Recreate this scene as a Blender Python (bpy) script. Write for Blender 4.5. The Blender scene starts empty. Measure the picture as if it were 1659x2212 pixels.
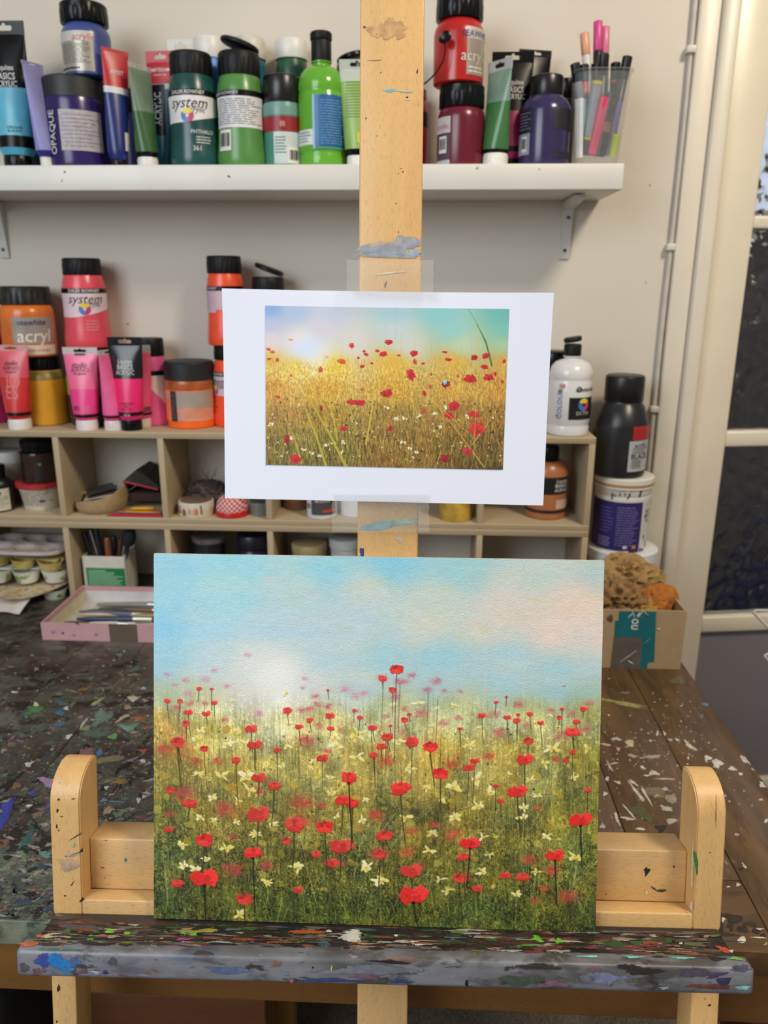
import bpy, bmesh, math, random
import numpy as np
from mathutils import Vector, Matrix

random.seed(7); np.random.seed(7)
D = bpy.data
SC = bpy.context.scene
COL = SC.collection
rad = math.radians

# ------------------------------------------------------------------ camera
CAMZ = 1.335
F_PX, CX, CY = 1681.0, 829.5, 1106.0
PITCH, YAW, ROLL = rad(16.3056), rad(2.714), rad(0.2033)
_f = np.array([-math.sin(YAW)*math.cos(PITCH), math.cos(YAW)*math.cos(PITCH), -math.sin(PITCH)])
_r = np.array([math.cos(YAW), math.sin(YAW), 0.0])
_u = np.cross(_r, _f)
RT = math.cos(ROLL)*_r + math.sin(ROLL)*_u
UP = -math.sin(ROLL)*_r + math.cos(ROLL)*_u
FW = _f
CAMP = np.array([0, 0, CAMZ])
cam_d = D.cameras.new('camera')
cam_d.sensor_fit = 'VERTICAL'
cam_d.sensor_height = 36.0
cam_d.lens = F_PX/2212*36.0
cam_d.clip_start = 0.02
cam_d.dof.use_dof = True
cam_d.dof.focus_distance = 0.675
cam_d.dof.aperture_fstop = 7.2
cam = D.objects.new('camera', cam_d)
COL.objects.link(cam)
cam.matrix_world = Matrix(((RT[0], UP[0], -FW[0], 0), (RT[1], UP[1], -FW[1], 0), (RT[2], UP[2], -FW[2], CAMZ), (0, 0, 0, 1)))
SC.camera = cam

# ------------------------------------------------------------------ world, lights, exposure
SC.view_settings.view_transform = 'Standard'
SC.view_settings.look = 'None'
SC.view_settings.gamma = 1.0
SC.view_settings.exposure = 0.0
SC.view_settings.use_curve_mapping = False
world = D.worlds.new('world'); SC.world = world
world.use_nodes = True
bg = world.node_tree.nodes['Background']
bg.inputs[0].default_value = (1.0, 0.965, 0.92, 1)
bg.inputs[1].default_value = 0.24
def area(name, loc, target, sx, sy, power, color):
    l = D.lights.new(name, 'AREA'); l.shape = 'RECTANGLE'; l.size = sx; l.size_y = sy
    l.energy = power; l.color = color
    o = D.objects.new(name, l); COL.objects.link(o)
    o.location = loc
    o.rotation_euler = (Vector(target)-Vector(loc)).to_track_quat('-Z', 'Y').to_euler()
    return o
area('window_daylight', (-1.15, -0.75, 2.0), (-0.05, 0.7, 1.0), 1.2, 1.2, 31, (0.86, 0.93, 1.0))
area('ceiling_lamp', (1.0, 0.15, 2.7), (0.35, 1.2, 1.0), 0.35, 0.35, 27, (1.0, 0.86, 0.66))

# ------------------------------------------------------------------ pixel helpers (frame 1659 x 2212)
def ray(u, v):
    return (u-CX)/F_PX*RT - (v-CY)/F_PX*UP + FW
def atY(u, v, Y):
    d = ray(u, v); return CAMP + d*(Y/d[1])
def atZ(u, v, Z):
    d = ray(u, v); return CAMP + d*((Z-CAMZ)/d[2])
def on_plane(u, v, P, n):
    d = ray(u, v); t = np.dot(np.asarray(P)-CAMP, n)/np.dot(d, n); return CAMP + d*t

# ------------------------------------------------------------------ object helpers
def tag(o, label=None, cat=None, group=None, kind=None):
    if label: o['label'] = label
    if cat: o['category'] = cat
    if group: o['group'] = group
    if kind: o['kind'] = kind
    return o
def empty(name, loc=(0, 0, 0), label=None, cat=None, group=None, kind=None, rot=(0, 0, 0)):
    o = D.objects.new(name, None); COL.objects.link(o)
    o.location = loc; o.rotation_euler = rot; o.empty_display_size = 0.02
    return tag(o, label, cat, group, kind)
def obj(name, verts, faces, mat, parent=None, smooth=True, ang=35):
    me = D.meshes.new(name)
    me.from_pydata([tuple(map(float, v)) for v in verts], [], [tuple(f) for f in faces])
    if smooth:
        me.polygons.foreach_set('use_smooth', [True]*len(me.polygons))
        me.set_sharp_from_angle(angle=rad(ang))
    me.materials.append(mat)
    me.update()
    o = D.objects.new(name, me); COL.objects.link(o)
    if parent: o.parent = parent
    return o
def bm_obj(name, bm, mat, parent=None, smooth=False, ang=35):
    bmesh.ops.recalc_face_normals(bm, faces=bm.faces)
    me = D.meshes.new(name); bm.to_mesh(me); bm.free()
    if smooth:
        me.polygons.foreach_set('use_smooth', [True]*len(me.polygons))
        me.set_sharp_from_angle(angle=rad(ang))
    me.materials.append(mat)
    o = D.objects.new(name, me); COL.objects.link(o)
    if parent: o.parent = parent
    return o
def box_bm(x0, x1, y0, y1, z0, z1, bev=0.0, seg=2):
    bm = bmesh.new()
    bmesh.ops.create_cube(bm, size=1.0)
    for v in bm.verts:
        v.co = Vector((x0+(v.co.x+.5)*(x1-x0), y0+(v.co.y+.5)*(y1-y0), z0+(v.co.z+.5)*(z1-z0)))
    if bev > 0:
        bmesh.ops.bevel(bm, geom=list(bm.edges), offset=bev, segments=seg, affect='EDGES', profile=.5)
    return bm
def box(name, x0, x1, y0, y1, z0, z1, mat, parent=None, bev=0.0, seg=2):
    return bm_obj(name, box_bm(x0, x1, y0, y1, z0, z1, bev, seg), mat, parent, smooth=bev > 0, ang=50)
def lathe_data(prof, n=36, ribs=0, rib_d=0.0, sx=1.0, sy=1.0, z_off=0.0):
    V, Fc = [], []
    m = n if not ribs else ribs*4
    for (r, z, *w) in prof:
        k = w[0] if w else 0
        for i in range(m):
            a = 2*math.pi*i/m
            rr = r
            if ribs and k and (i % 4) < 2: rr = r-rib_d
            V.append((rr*math.cos(a)*sx, rr*math.sin(a)*sy, z+z_off))
    for j in range(len(prof)-1):
        for i in range(m):
            a, b = j*m+i, j*m+(i+1) % m
            Fc.append((a, b, b+m, a+m))
    Fc.append(tuple(range(m-1, -1, -1)))
    Fc.append(tuple((len(prof)-1)*m+i for i in range(m)))
    return V, Fc
def lathe(name, prof, mat, parent=None, n=36, ribs=0, rib_d=0.0, sx=1.0, sy=1.0, z_off=0.0, ang=35):
    V, Fc = lathe_data(prof, n, ribs, rib_d, sx, sy, z_off)
    return obj(name, V, Fc, mat, parent, True, ang)
def tube_path(pts, r, n=8, closed=False):
    pts = [Vector(p) for p in pts]
    V, Fc = [], []
    up = Vector((0, 0, 1)); prev = None
    for i, p in enumerate(pts):
        t = (pts[min(i+1, len(pts)-1)]-pts[max(i-1, 0)]).normalized()
        ref = prev if prev is not None else (up if abs(t.z) < .9 else Vector((1, 0, 0)))
        a = (ref - t*ref.dot(t)); a = a.normalized() if a.length > 1e-6 else t.orthogonal().normalized()
        prev = a; b = t.cross(a)
        rr = r[i] if isinstance(r, (list, tuple)) else r
        for k in range(n):
            g = 2*math.pi*k/n
            V.append(p + a*rr*math.cos(g) + b*rr*math.sin(g))
    for i in range(len(pts)-1):
        for k in range(n):
            a0, b0 = i*n+k, i*n+(k+1) % n
            Fc.append((a0, b0, b0+n, a0+n))
    Fc.append(tuple(range(n-1, -1, -1))); Fc.append(tuple((len(pts)-1)*n+k for k in range(n)))
    return V, Fc
def rod(name, pts, r, mat, parent=None, n=8):
    V, Fc = tube_path(pts, r, n); return obj(name, V, Fc, mat, parent, True, 50)

# ------------------------------------------------------------------ materials
def lin(c):
    return tuple((x/12.92 if x <= .04045 else ((x+.055)/1.055)**2.4) for x in (v/255. for v in c))
MC = {}
def mat(rgb, rough=.45, var=.08, scale=40, metal=0.0, bump=0.0, spec=.5, coat=0.0, name=None, emit=0.0, sub=0.0):
    key = (tuple(rgb), rough, var, scale, metal, bump, spec, coat, emit, sub)
    if key in MC: return MC[key]
    m = D.materials.new(name or 'plain_%02x%02x%02x' % tuple(int(min(255, x)) for x in rgb)); m.use_nodes = True
    nt = m.node_tree; N = nt.nodes; L = nt.links
    p = N['Principled BSDF']
    c = lin(rgb)
    tc = N.new('ShaderNodeTexCoord'); nz = N.new('ShaderNodeTexNoise')
    nz.inputs['Scale'].default_value = scale; nz.inputs['Detail'].default_value = 4
    L.new(tc.outputs['Object'], nz.inputs['Vector'])
    rp = N.new('ShaderNodeValToRGB')
    rp.color_ramp.elements[0].position = .3; rp.color_ramp.elements[1].position = .7
    rp.color_ramp.elements[0].color = (*[x*(1-var) for x in c], 1)
    rp.color_ramp.elements[1].color = (*[min(1, x*(1+var)) for x in c], 1)
    L.new(nz.outputs['Fac'], rp.inputs['Fac']); L.new(rp.outputs['Color'], p.inputs['Base Color'])
    p.inputs['Roughness'].default_value = rough; p.inputs['Metallic'].default_value = metal
    p.inputs['Specular IOR Level'].default_value = spec
    p.inputs['Coat Weight'].default_value = coat
    if sub: p.inputs['Subsurface Weight'].default_value = sub; p.inputs['Subsurface Radius'].default_value = (.01, .01, .01)
    if emit:
        p.inputs['Emission Color'].default_value = (*c, 1); p.inputs['Emission Strength'].default_value = emit
    if bump:
        b = N.new('ShaderNodeBump'); b.inputs['Strength'].default_value = bump; b.inputs['Distance'].default_value = .002
        L.new(nz.outputs['Fac'], b.inputs['Height']); L.new(b.outputs['Normal'], p.inputs['Normal'])
    MC[key] = m
    return m
def glossy(rgb, **k):
    k.setdefault('rough', .28); return mat(rgb, **k)
def clear_mat(name, rgb, fac=.75, rough=.15, bump=0.0, scale=120):
    """thin clear plastic or glass: part see-through, part tinted and shiny"""
    m = D.materials.new(name); m.use_nodes = True
    nt = m.node_tree; N = nt.nodes; L = nt.links
    out = N['Material Output']; p = N['Principled BSDF']
    p.inputs['Base Color'].default_value = (*lin(rgb), 1); p.inputs['Roughness'].default_value = rough
    tr = N.new('ShaderNodeBsdfTransparent'); mx = N.new('ShaderNodeMixShader')
    tc = N.new('ShaderNodeTexCoord'); nz = N.new('ShaderNodeTexNoise'); nz.inputs['Scale'].default_value = scale
    L.new(tc.outputs['Object'], nz.inputs['Vector'])
    mr = N.new('ShaderNodeMapRange'); mr.inputs['To Min'].default_value = fac-.07; mr.inputs['To Max'].default_value = fac+.07
    L.new(nz.outputs['Fac'], mr.inputs['Value']); L.new(mr.outputs['Result'], mx.inputs['Fac'])
    L.new(p.outputs[0], mx.inputs[1]); L.new(tr.outputs[0], mx.inputs[2]); L.new(mx.outputs[0], out.inputs['Surface'])
    if bump:
        b = N.new('ShaderNodeBump'); b.inputs['Strength'].default_value = bump
        L.new(nz.outputs['Fac'], b.inputs['Height']); L.new(b.outputs['Normal'], p.inputs['Normal'])
    return m
def wood_mat(name, light, dark, axis, scale=1.0, rough=.42, fleck=.55, grime=None):
    """pale beech: long grain along axis with short darker flecks"""
    m = D.materials.new(name); m.use_nodes = True
    nt = m.node_tree; N = nt.nodes; L = nt.links; p = N['Principled BSDF']
    tc = N.new('ShaderNodeTexCoord')
    def mapped(s_long, s_cross):
        mp = N.new('ShaderNodeMapping')
        s = [s_cross*scale]*3; s[axis] = s_long*scale
        mp.inputs['Scale'].default_value = s
        L.new(tc.outputs['Object'], mp.inputs['Vector']); return mp
    n1 = N.new('ShaderNodeTexNoise'); n1.inputs['Scale'].default_value = 1; n1.inputs['Detail'].default_value = 6
    n1.inputs['Distortion'].default_value = .6
    L.new(mapped(5, 60).outputs[0], n1.inputs['Vector'])
    n2 = N.new('ShaderNodeTexNoise'); n2.inputs['Scale'].default_value = 1; n2.inputs['Detail'].default_value = 2
    L.new(mapped(170, 1300).outputs[0], n2.inputs['Vector'])
    r1 = N.new('ShaderNodeValToRGB')
    r1.color_ramp.elements[0].position = .25; r1.color_ramp.elements[1].position = .75
    a, b = lin(light), lin(dark)
    r1.color_ramp.elements[0].color = (*[x*.72+y*.28 for x, y in zip(a, b)], 1); r1.color_ramp.elements[1].color = (*a, 1)
    L.new(n1.outputs['Fac'], r1.inputs['Fac'])
    r2 = N.new('ShaderNodeValToRGB'); r2.color_ramp.elements[0].position = .28; r2.color_ramp.elements[1].position = .46
    r2.color_ramp.elements[0].color = (fleck, fleck, fleck, 1); r2.color_ramp.elements[1].color = (0, 0, 0, 1)
    L.new(n2.outputs['Fac'], r2.inputs['Fac'])
    mx = N.new('ShaderNodeMix'); mx.data_type = 'RGBA'
    L.new(r2.outputs['Color'], mx.inputs['Factor']); L.new(r1.outputs['Color'], mx.inputs['A'])
    mx.inputs['B'].default_value = (*b, 1)
    last = mx.outputs['Result']
    if grime:
        n3 = N.new('ShaderNodeTexNoise'); n3.inputs['Scale'].default_value = 9; n3.inputs['Detail'].default_value = 5
        L.new(tc.outputs['Object'], n3.inputs['Vector'])
        r3 = N.new('ShaderNodeValToRGB'); r3.color_ramp.elements[0].position = .55; r3.color_ramp.elements[1].position = .75
        r3.color_ramp.elements[0].color = (0, 0, 0, 1); r3.color_ramp.elements[1].color = (.5, .5, .5, 1)
        L.new(n3.outputs['Fac'], r3.inputs['Fac'])
        m3 = N.new('ShaderNodeMix'); m3.data_type = 'RGBA'; L.new(r3.outputs['Color'], m3.inputs['Factor'])
        L.new(last, m3.inputs['A']); m3.inputs['B'].default_value = (*lin(grime), 1); last = m3.outputs['Result']
    L.new(last, p.inputs['Base Color'])
    p.inputs['Roughness'].default_value = rough
    bp = N.new('ShaderNodeBump'); bp.inputs['Strength'].default_value = .12; bp.inputs['Distance'].default_value = .001
    L.new(n2.outputs['Fac'], bp.inputs['Height']); L.new(bp.outputs['Normal'], p.inputs['Normal'])
    return m
def layered_paint(name, base, layers, rough=.5, stretch=(1, 1, 1), bump=.3):
    """a surface crusted with old paint: layers = [(rgb, noise scale, threshold, softness)]"""
    m = D.materials.new(name); m.use_nodes = True
    nt = m.node_tree; N = nt.nodes; L = nt.links; p = N['Principled BSDF']
    tc = N.new('ShaderNodeTexCoord'); mp = N.new('ShaderNodeMapping'); mp.inputs['Scale'].default_value = stretch
    L.new(tc.outputs['Object'], mp.inputs['Vector'])
    nb = N.new('ShaderNodeTexNoise'); nb.inputs['Scale'].default_value = 14; nb.inputs['Detail'].default_value = 8
    L.new(mp.outputs[0], nb.inputs['Vector'])
    rb = N.new('ShaderNodeValToRGB'); c = lin(base)
    rb.color_ramp.elements[0].position = .3; rb.color_ramp.elements[1].position = .7
    rb.color_ramp.elements[0].color = (*[x*.6 for x in c], 1); rb.color_ramp.elements[1].color = (*[x*1.35 for x in c], 1)
    L.new(nb.outputs['Fac'], rb.inputs['Fac'])
    last = rb.outputs['Color']; hs = nb.outputs['Fac']
    for i, (rgb, sc, th, so) in enumerate(layers):
        nz = N.new('ShaderNodeTexNoise'); nz.noise_dimensions = '4D'; nz.inputs['W'].default_value = 3.7*i+1
        nz.inputs['Scale'].default_value = sc; nz.inputs['Detail'].default_value = 5; nz.inputs['Distortion'].default_value = .4
        nz.inputs['Roughness'].default_value = .62
        L.new(mp.outputs[0], nz.inputs['Vector'])
        rp = N.new('ShaderNodeMapRange'); rp.inputs['From Min'].default_value = th; rp.inputs['From Max'].default_value = th+so
        L.new(nz.outputs['Fac'], rp.inputs['Value'])
        mx = N.new('ShaderNodeMix'); mx.data_type = 'RGBA'
        L.new(rp.outputs['Result'], mx.inputs['Factor']); L.new(last, mx.inputs['A'])
        mx.inputs['B'].default_value = (*lin(rgb), 1); last = mx.outputs['Result']
    L.new(last, p.inputs['Base Color']); p.inputs['Roughness'].default_value = rough
    bp = N.new('ShaderNodeBump'); bp.inputs['Strength'].default_value = bump; bp.inputs['Distance'].default_value = .0015
    L.new(hs, bp.inputs['Height']); L.new(bp.outputs['Normal'], p.inputs['Normal'])
    return m
def attr_mat(name, rough=.5, bump=.0, scale=600, spec=.4):
    m = D.materials.new(name); m.use_nodes = True
    nt = m.node_tree; N = nt.nodes; L = nt.links; p = N['Principled BSDF']
    at = N.new('ShaderNodeAttribute'); at.attribute_name = 'Col'
    L.new(at.outputs['Color'], p.inputs['Base Color']); p.inputs['Roughness'].default_value = rough
    p.inputs['Specular IOR Level'].default_value = spec
    if bump:
        tc = N.new('ShaderNodeTexCoord'); nz = N.new('ShaderNodeTexNoise'); nz.inputs['Scale'].default_value = scale
        nz.inputs['Detail'].default_value = 4
        L.new(tc.outputs['Object'], nz.inputs['Vector'])
        b = N.new('ShaderNodeBump'); b.inputs['Strength'].default_value = bump; b.inputs['Distance'].default_value = .0008
        L.new(nz.outputs['Fac'], b.inputs['Height']); L.new(b.outputs['Normal'], p.inputs['Normal'])
    return m
BLACK = mat((13, 13, 14), rough=.27, spec=.25)
BLACKM = mat((17, 17, 18), rough=.5, spec=.3)
WHITEP = mat((226, 224, 218), rough=.4)
INK = mat((30, 28, 30), rough=.6)
INKW = mat((225, 225, 225), rough=.5)
def splat_mat():
    """dried paint with ragged, broken edges: the daub thins out towards its rim"""
    m = D.materials.new('dried_paint'); m.use_nodes = True
    nt = m.node_tree; N = nt.nodes; L = nt.links; p = N['Principled BSDF']; out = N['Material Output']
    at = N.new('ShaderNodeAttribute'); at.attribute_name = 'Col'
    tc = N.new('ShaderNodeTexCoord')
    n1 = N.new('ShaderNodeTexNoise'); n1.inputs['Scale'].default_value = 330; n1.inputs['Detail'].default_value = 7; n1.inputs['Roughness'].default_value = .68; n1.inputs['Distortion'].default_value = .5
    n2 = N.new('ShaderNodeTexNoise'); n2.inputs['Scale'].default_value = 150; n2.inputs['Detail'].default_value = 6
    L.new(tc.outputs['Object'], n1.inputs['Vector']); L.new(tc.outputs['Object'], n2.inputs['Vector'])
    a = N.new('ShaderNodeMath'); a.operation = 'MULTIPLY_ADD'; a.inputs[1].default_value = 1.5; L.new(at.outputs['Alpha'], a.inputs[0])
    b = N.new('ShaderNodeMath'); b.operation = 'MULTIPLY_ADD'; b.inputs[1].default_value = 2.2; b.inputs[2].default_value = -1.1
    L.new(n1.outputs['Fac'], b.inputs[0]); L.new(b.outputs[0], a.inputs[2])
    mr = N.new('ShaderNodeMapRange'); mr.interpolation_type = 'SMOOTHSTEP'; mr.inputs['From Min'].default_value = .36; mr.inputs['From Max'].default_value = .52
    L.new(a.outputs[0], mr.inputs['Value'])
    r2 = N.new('ShaderNodeMapRange'); r2.inputs['From Min'].default_value = .3; r2.inputs['From Max'].default_value = .7; r2.inputs['To Min'].default_value = .72; r2.inputs['To Max'].default_value = 1.18
    L.new(n2.outputs['Fac'], r2.inputs['Value'])
    mu = N.new('ShaderNodeVectorMath'); mu.operation = 'SCALE'; L.new(at.outputs['Color'], mu.inputs[0]); L.new(r2.outputs['Result'], mu.inputs['Scale'])
    L.new(mu.outputs[0], p.inputs['Base Color']); p.inputs['Roughness'].default_value = .42
    bp = N.new('ShaderNodeBump'); bp.inputs['Strength'].default_value = .35; bp.inputs['Distance'].default_value = .001
    L.new(n1.outputs['Fac'], bp.inputs['Height']); L.new(bp.outputs['Normal'], p.inputs['Normal'])
    tr = N.new('ShaderNodeBsdfTransparent'); mx = N.new('ShaderNodeMixShader')
    L.new(mr.outputs['Result'], mx.inputs['Fac']); L.new(tr.outputs[0], mx.inputs[1]); L.new(p.outputs[0], mx.inputs[2]); L.new(mx.outputs[0], out.inputs['Surface'])
    return m
SPLAT = splat_mat()
CLEAR = clear_mat('clear_plastic', (205, 215, 215), .72, .12)
TAPE = clear_mat('clear_tape', (200, 200, 196), .78, .25, .4, 500)

# ------------------------------------------------------------------ lettering
TXT = {}
def text_mesh(s, size, shear=0.0, bold=0.0):
    k = (s, shear, bold)
    if k not in TXT:
        cu = D.curves.new('lettering', 'FONT'); cu.body = s; cu.size = 1.0; cu.align_x = 'CENTER'; cu.align_y = 'CENTER'
        cu.shear = shear; cu.offset = bold; cu.resolution_u = 2; cu.fill_mode = 'FRONT'
        o = D.objects.new('lettering', cu)
        me = o.to_mesh()
        V = np.array([v.co[:2] for v in me.vertices]) if len(me.vertices) else np.zeros((0, 2))
        Fc = [tuple(p.vertices) for p in me.polygons]
        o.to_mesh_clear(); D.objects.remove(o); D.curves.remove(cu)
        TXT[k] = (V, Fc)
    V, Fc = TXT[k]
    return V*size, Fc

# ------------------------------------------------------------------ bottles, jars and tubs
PROF = {
 'sys': [(.88, 0), (.97, .012), (1, .05), (1, .12), (.955, .26), (.91, .45), (.9, .6), (.92, .74), (.915, .82), (.86, .92), (.78, 1.0)],
 'round': [(.9, 0), (.98, .015), (1, .05), (1, .8), (.985, .87), (.93, .94), (.84, 1.0)],
 'jar': [(.93, 0), (.99, .02), (1, .06), (1, .93), (.97, 1.0)],
 'squeezy': [(.9, 0), (.97, .015), (.98, .03), (.99, .1), (.955, .125), (.955, .145), (1, .165), (1, .68), (.97, .7), (.97, .715), (1, .74),
             (.985, .8), (.9, .875), (.72, .925), (.5, .95), (.36, .962), (.36, .985), (.42, .99), (.42, 1.0)],
 'bigblack': [(.9, 0), (.98, .02), (1, .06), (1, .66), (.97, .72), (.78, .93), (.7, .96), (.68, 1.0)],
 'tub': [(.78, 0), (.8, .03), (.93, .8), (.96, .86), (.93, .88), (.97, .9), (.97, 1.0)],
 'wide': [(.92, 0), (.99, .02), (1, .06), (1, .76), (.97, .84), (.84, .95), (.72, 1.0)],
 'neck': [(.9, 0), (.98, .02), (1, .06), (1, .78), (.95, .87), (.8, .95), (.66, 1.0)],
}
def prof_r(prof, z, H, R):
    t = z/H
    for (r0, t0), (r1, t1) in zip(prof[:-1], prof[1:]):
        if t <= t1: return R*(r0+(r1-r0)*max(0, (t-t0))/max(1e-9, t1-t0))
    return R*prof[-1][0]
class Vessel:
    def __init__(s, root, prof, R, H, body):
        s.root, s.prof, s.R, s.H, s.body = root, prof, R, H, body
    def r(s, z): return prof_r(s.prof, z, s.H, s.R)
    def patch(s, a0, a1, z0, z1, m, name='paper_label', off=.0005, rows=8, cols=None, top=None, bot=None):
        """label wrapped on the body: angles in degrees from the camera side, heights as fractions"""
        V, Fc = [], []
        cols = cols or max(4, int(abs(a1-a0)/5)); off = max(off, .0005)
        for j in range(rows+1):
            for i in range(cols+1):
                a = a0+(a1-a0)*i/cols
                zb = z0 if bot is None else bot(i/cols); zt = z1 if top is None else top(i/cols)
                z = (zb+(zt-zb)*j/rows)*s.H; r = s.r(z)+off
                V.append((r*math.sin(rad(a)), -r*math.cos(rad(a)), z))
        for j in range(rows):
            for i in range(cols):
                k = j*(cols+1)+i; Fc.append((k, k+1, k+cols+2, k+cols+1))
        return obj(name, V, Fc, m, s.root, True, 60)
    def text(s, t, a, z, size, m=None, rot=0, shear=0, bold=0.0, off=.0011):
        P, Fc = text_mesh(t, size, shear, bold)
        c, sn = math.cos(rad(rot)), math.sin(rad(rot))
        V = []
        for x, y in P:
            x, y = x*c-y*sn, x*sn+y*c
            zz = z*s.H+y; r = s.r(zz)+off; g = rad(a)+x/r
            V.append((r*math.sin(g), -r*math.cos(g), zz))
        return obj('lettering', V, Fc, m or INK, s.root, False)
    def lines(s, a0, a1, z0, z1, n, m=None, w=.25, seed=0):
        """rows of small print, too fine to read"""
        rnd = random.Random(seed); V, Fc = [], []
        for q in range(n):
            zc = z0+(z1-z0)*(q+.5)/n; h = (z1-z0)/n*w
            a = a0; end = a0+(a1-a0)*rnd.uniform(.7, 1)
            while a < end-1:
                b = min(end, a+rnd.uniform(.08, .3)*(a1-a0)); st = 4
                for i in range(st+1):
                    g = rad(a+(b-a)*i/st)
                    for zz in (zc-h/2, zc+h/2):
                        r = s.r(zz*s.H)+.0011; V.append((r*math.sin(g), -r*math.cos(g), zz*s.H))
                k = len(V)-2*(st+1)
                for i in range(st): Fc.append((k+2*i, k+2*i+2, k+2*i+3, k+2*i+1))
                a = b+.03*(a1-a0)
        return obj('small_print', V, Fc, m or INK, s.root, False)
    def barcode(s, a0, a1, z0, z1, tilt=0):
        s.patch(a0, a1, z0, z1, WHITEP, 'barcode_sticker', .0008, 4, 6)
        V, Fc = [], []; rnd = random.Random(int(a0*7+z0*100)); a = a0+.12*(a1-a0)
        while a < a1-.12*(a1-a0):
            w = rnd.choice((.03, .05, .08))*(a1-a0)
            for g, zz in ((a, z0+.2*(z1-z0)), (a+w, z0+.2*(z1-z0)), (a+w, z1-.15*(z1-z0)), (a, z1-.15*(z1-z0))):
                r = s.r(zz*s.H)+.0014; V.append((r*math.sin(rad(g)), -r*math.cos(rad(g)), zz*s.H))
            k = len(V)-4; Fc.append((k, k+1, k+2, k+3)); a += w+rnd.choice((.03, .06))*(a1-a0)
        return obj('barcode', V, Fc, INK, s.root, False)
def geo(u0, u1, vt, Y, zb):
    """centre X, radius and height of an upright round thing from its sides and top in the photograph"""
    zt = atY((u0+u1)/2, vt, Y)[2]
    zm = (zb+zt)/2
    k = F_PX*np.dot(np.array([0, Y, zm-CAMZ]), UP)  # noqa
    vm = CY - F_PX*np.dot(np.array([0, Y, zm-CAMZ]), UP)/np.dot(np.array([0, Y, zm-CAMZ]), FW)
    # the sides were read near the middle of the body
    a, b = atY(u0, vm, Y), atY(u1, vm, Y)
    return (a[0]+b[0])/2, abs(b[0]-a[0])/2, zt-zb
def cap_ribbed(root, z, R, h, m, ribs=22, name='cap', lip=True):
    pr = [(R*.97, z, 0), (R, z+.001, 1), (R, z+h*.62, 1), (R*.985, z+h*.66, 0), (R*.985, z+h*.92, 0), (R*.93, z+h, 0)]
    return lathe(name, pr, m, root, ribs=ribs, rib_d=R*.025)
def cap_plain(root, z, R, h, m, name='cap'):
    pr = [(R*.98, z), (R, z+.001), (R, z+h*.88), (R*.95, z+h*.97), (R*.88, z+h)]
    return lathe(name, pr, m, root, n=40)
def flip_lid(root, z, R, m, tilt=25, side=1):
    """open flip-top lid: a thin disc hinged at one side of the cap"""
    V, Fc = lathe_data([(R*.9, 0), (R*.98, .002), (R*.98, .006), (R*.9, .008)], 28)
    t = rad(tilt)
    W = []
    for x, y, zz in V:
        xx = x-R
        W.append((side*(R+xx*math.cos(t)+zz*math.sin(t)), y, z-xx*math.sin(t)+zz*math.cos(t)))
    return obj('flip_lid', W, Fc, m, root, True, 40)
def vessel(name, label, cat, group, px, Y, zb, prof, body, cap=None, capf=.8, caph=.2, capkind='ribbed', turn=0, R=None):
    """px = (left, right, top) in the photograph; cap radius = capf * R; cap height = caph * total"""
    X, r, H = geo(px[0], px[1], px[2], Y, zb)
    if R: r = R
    root = empty(name, (X, Y, zb), label, cat, group, rot=(0, 0, rad(turn)))
    hb = H*(1-caph) if cap else H
    pr = PROF[prof]
    b = lathe('body', [(q*r, t*hb) for q, t in pr], body, root, n=44)
    v = Vessel(root, pr, r, hb, b); v.top = zb+H; v.X = X; v.Y = Y
    if cap:
        (cap_ribbed if capkind == 'ribbed' else cap_plain)(root, hb-.001, r*capf, H*caph+.001, cap)
    v.Ht = H; v.caph = H*caph; v.capr = r*capf
    return v

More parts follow.
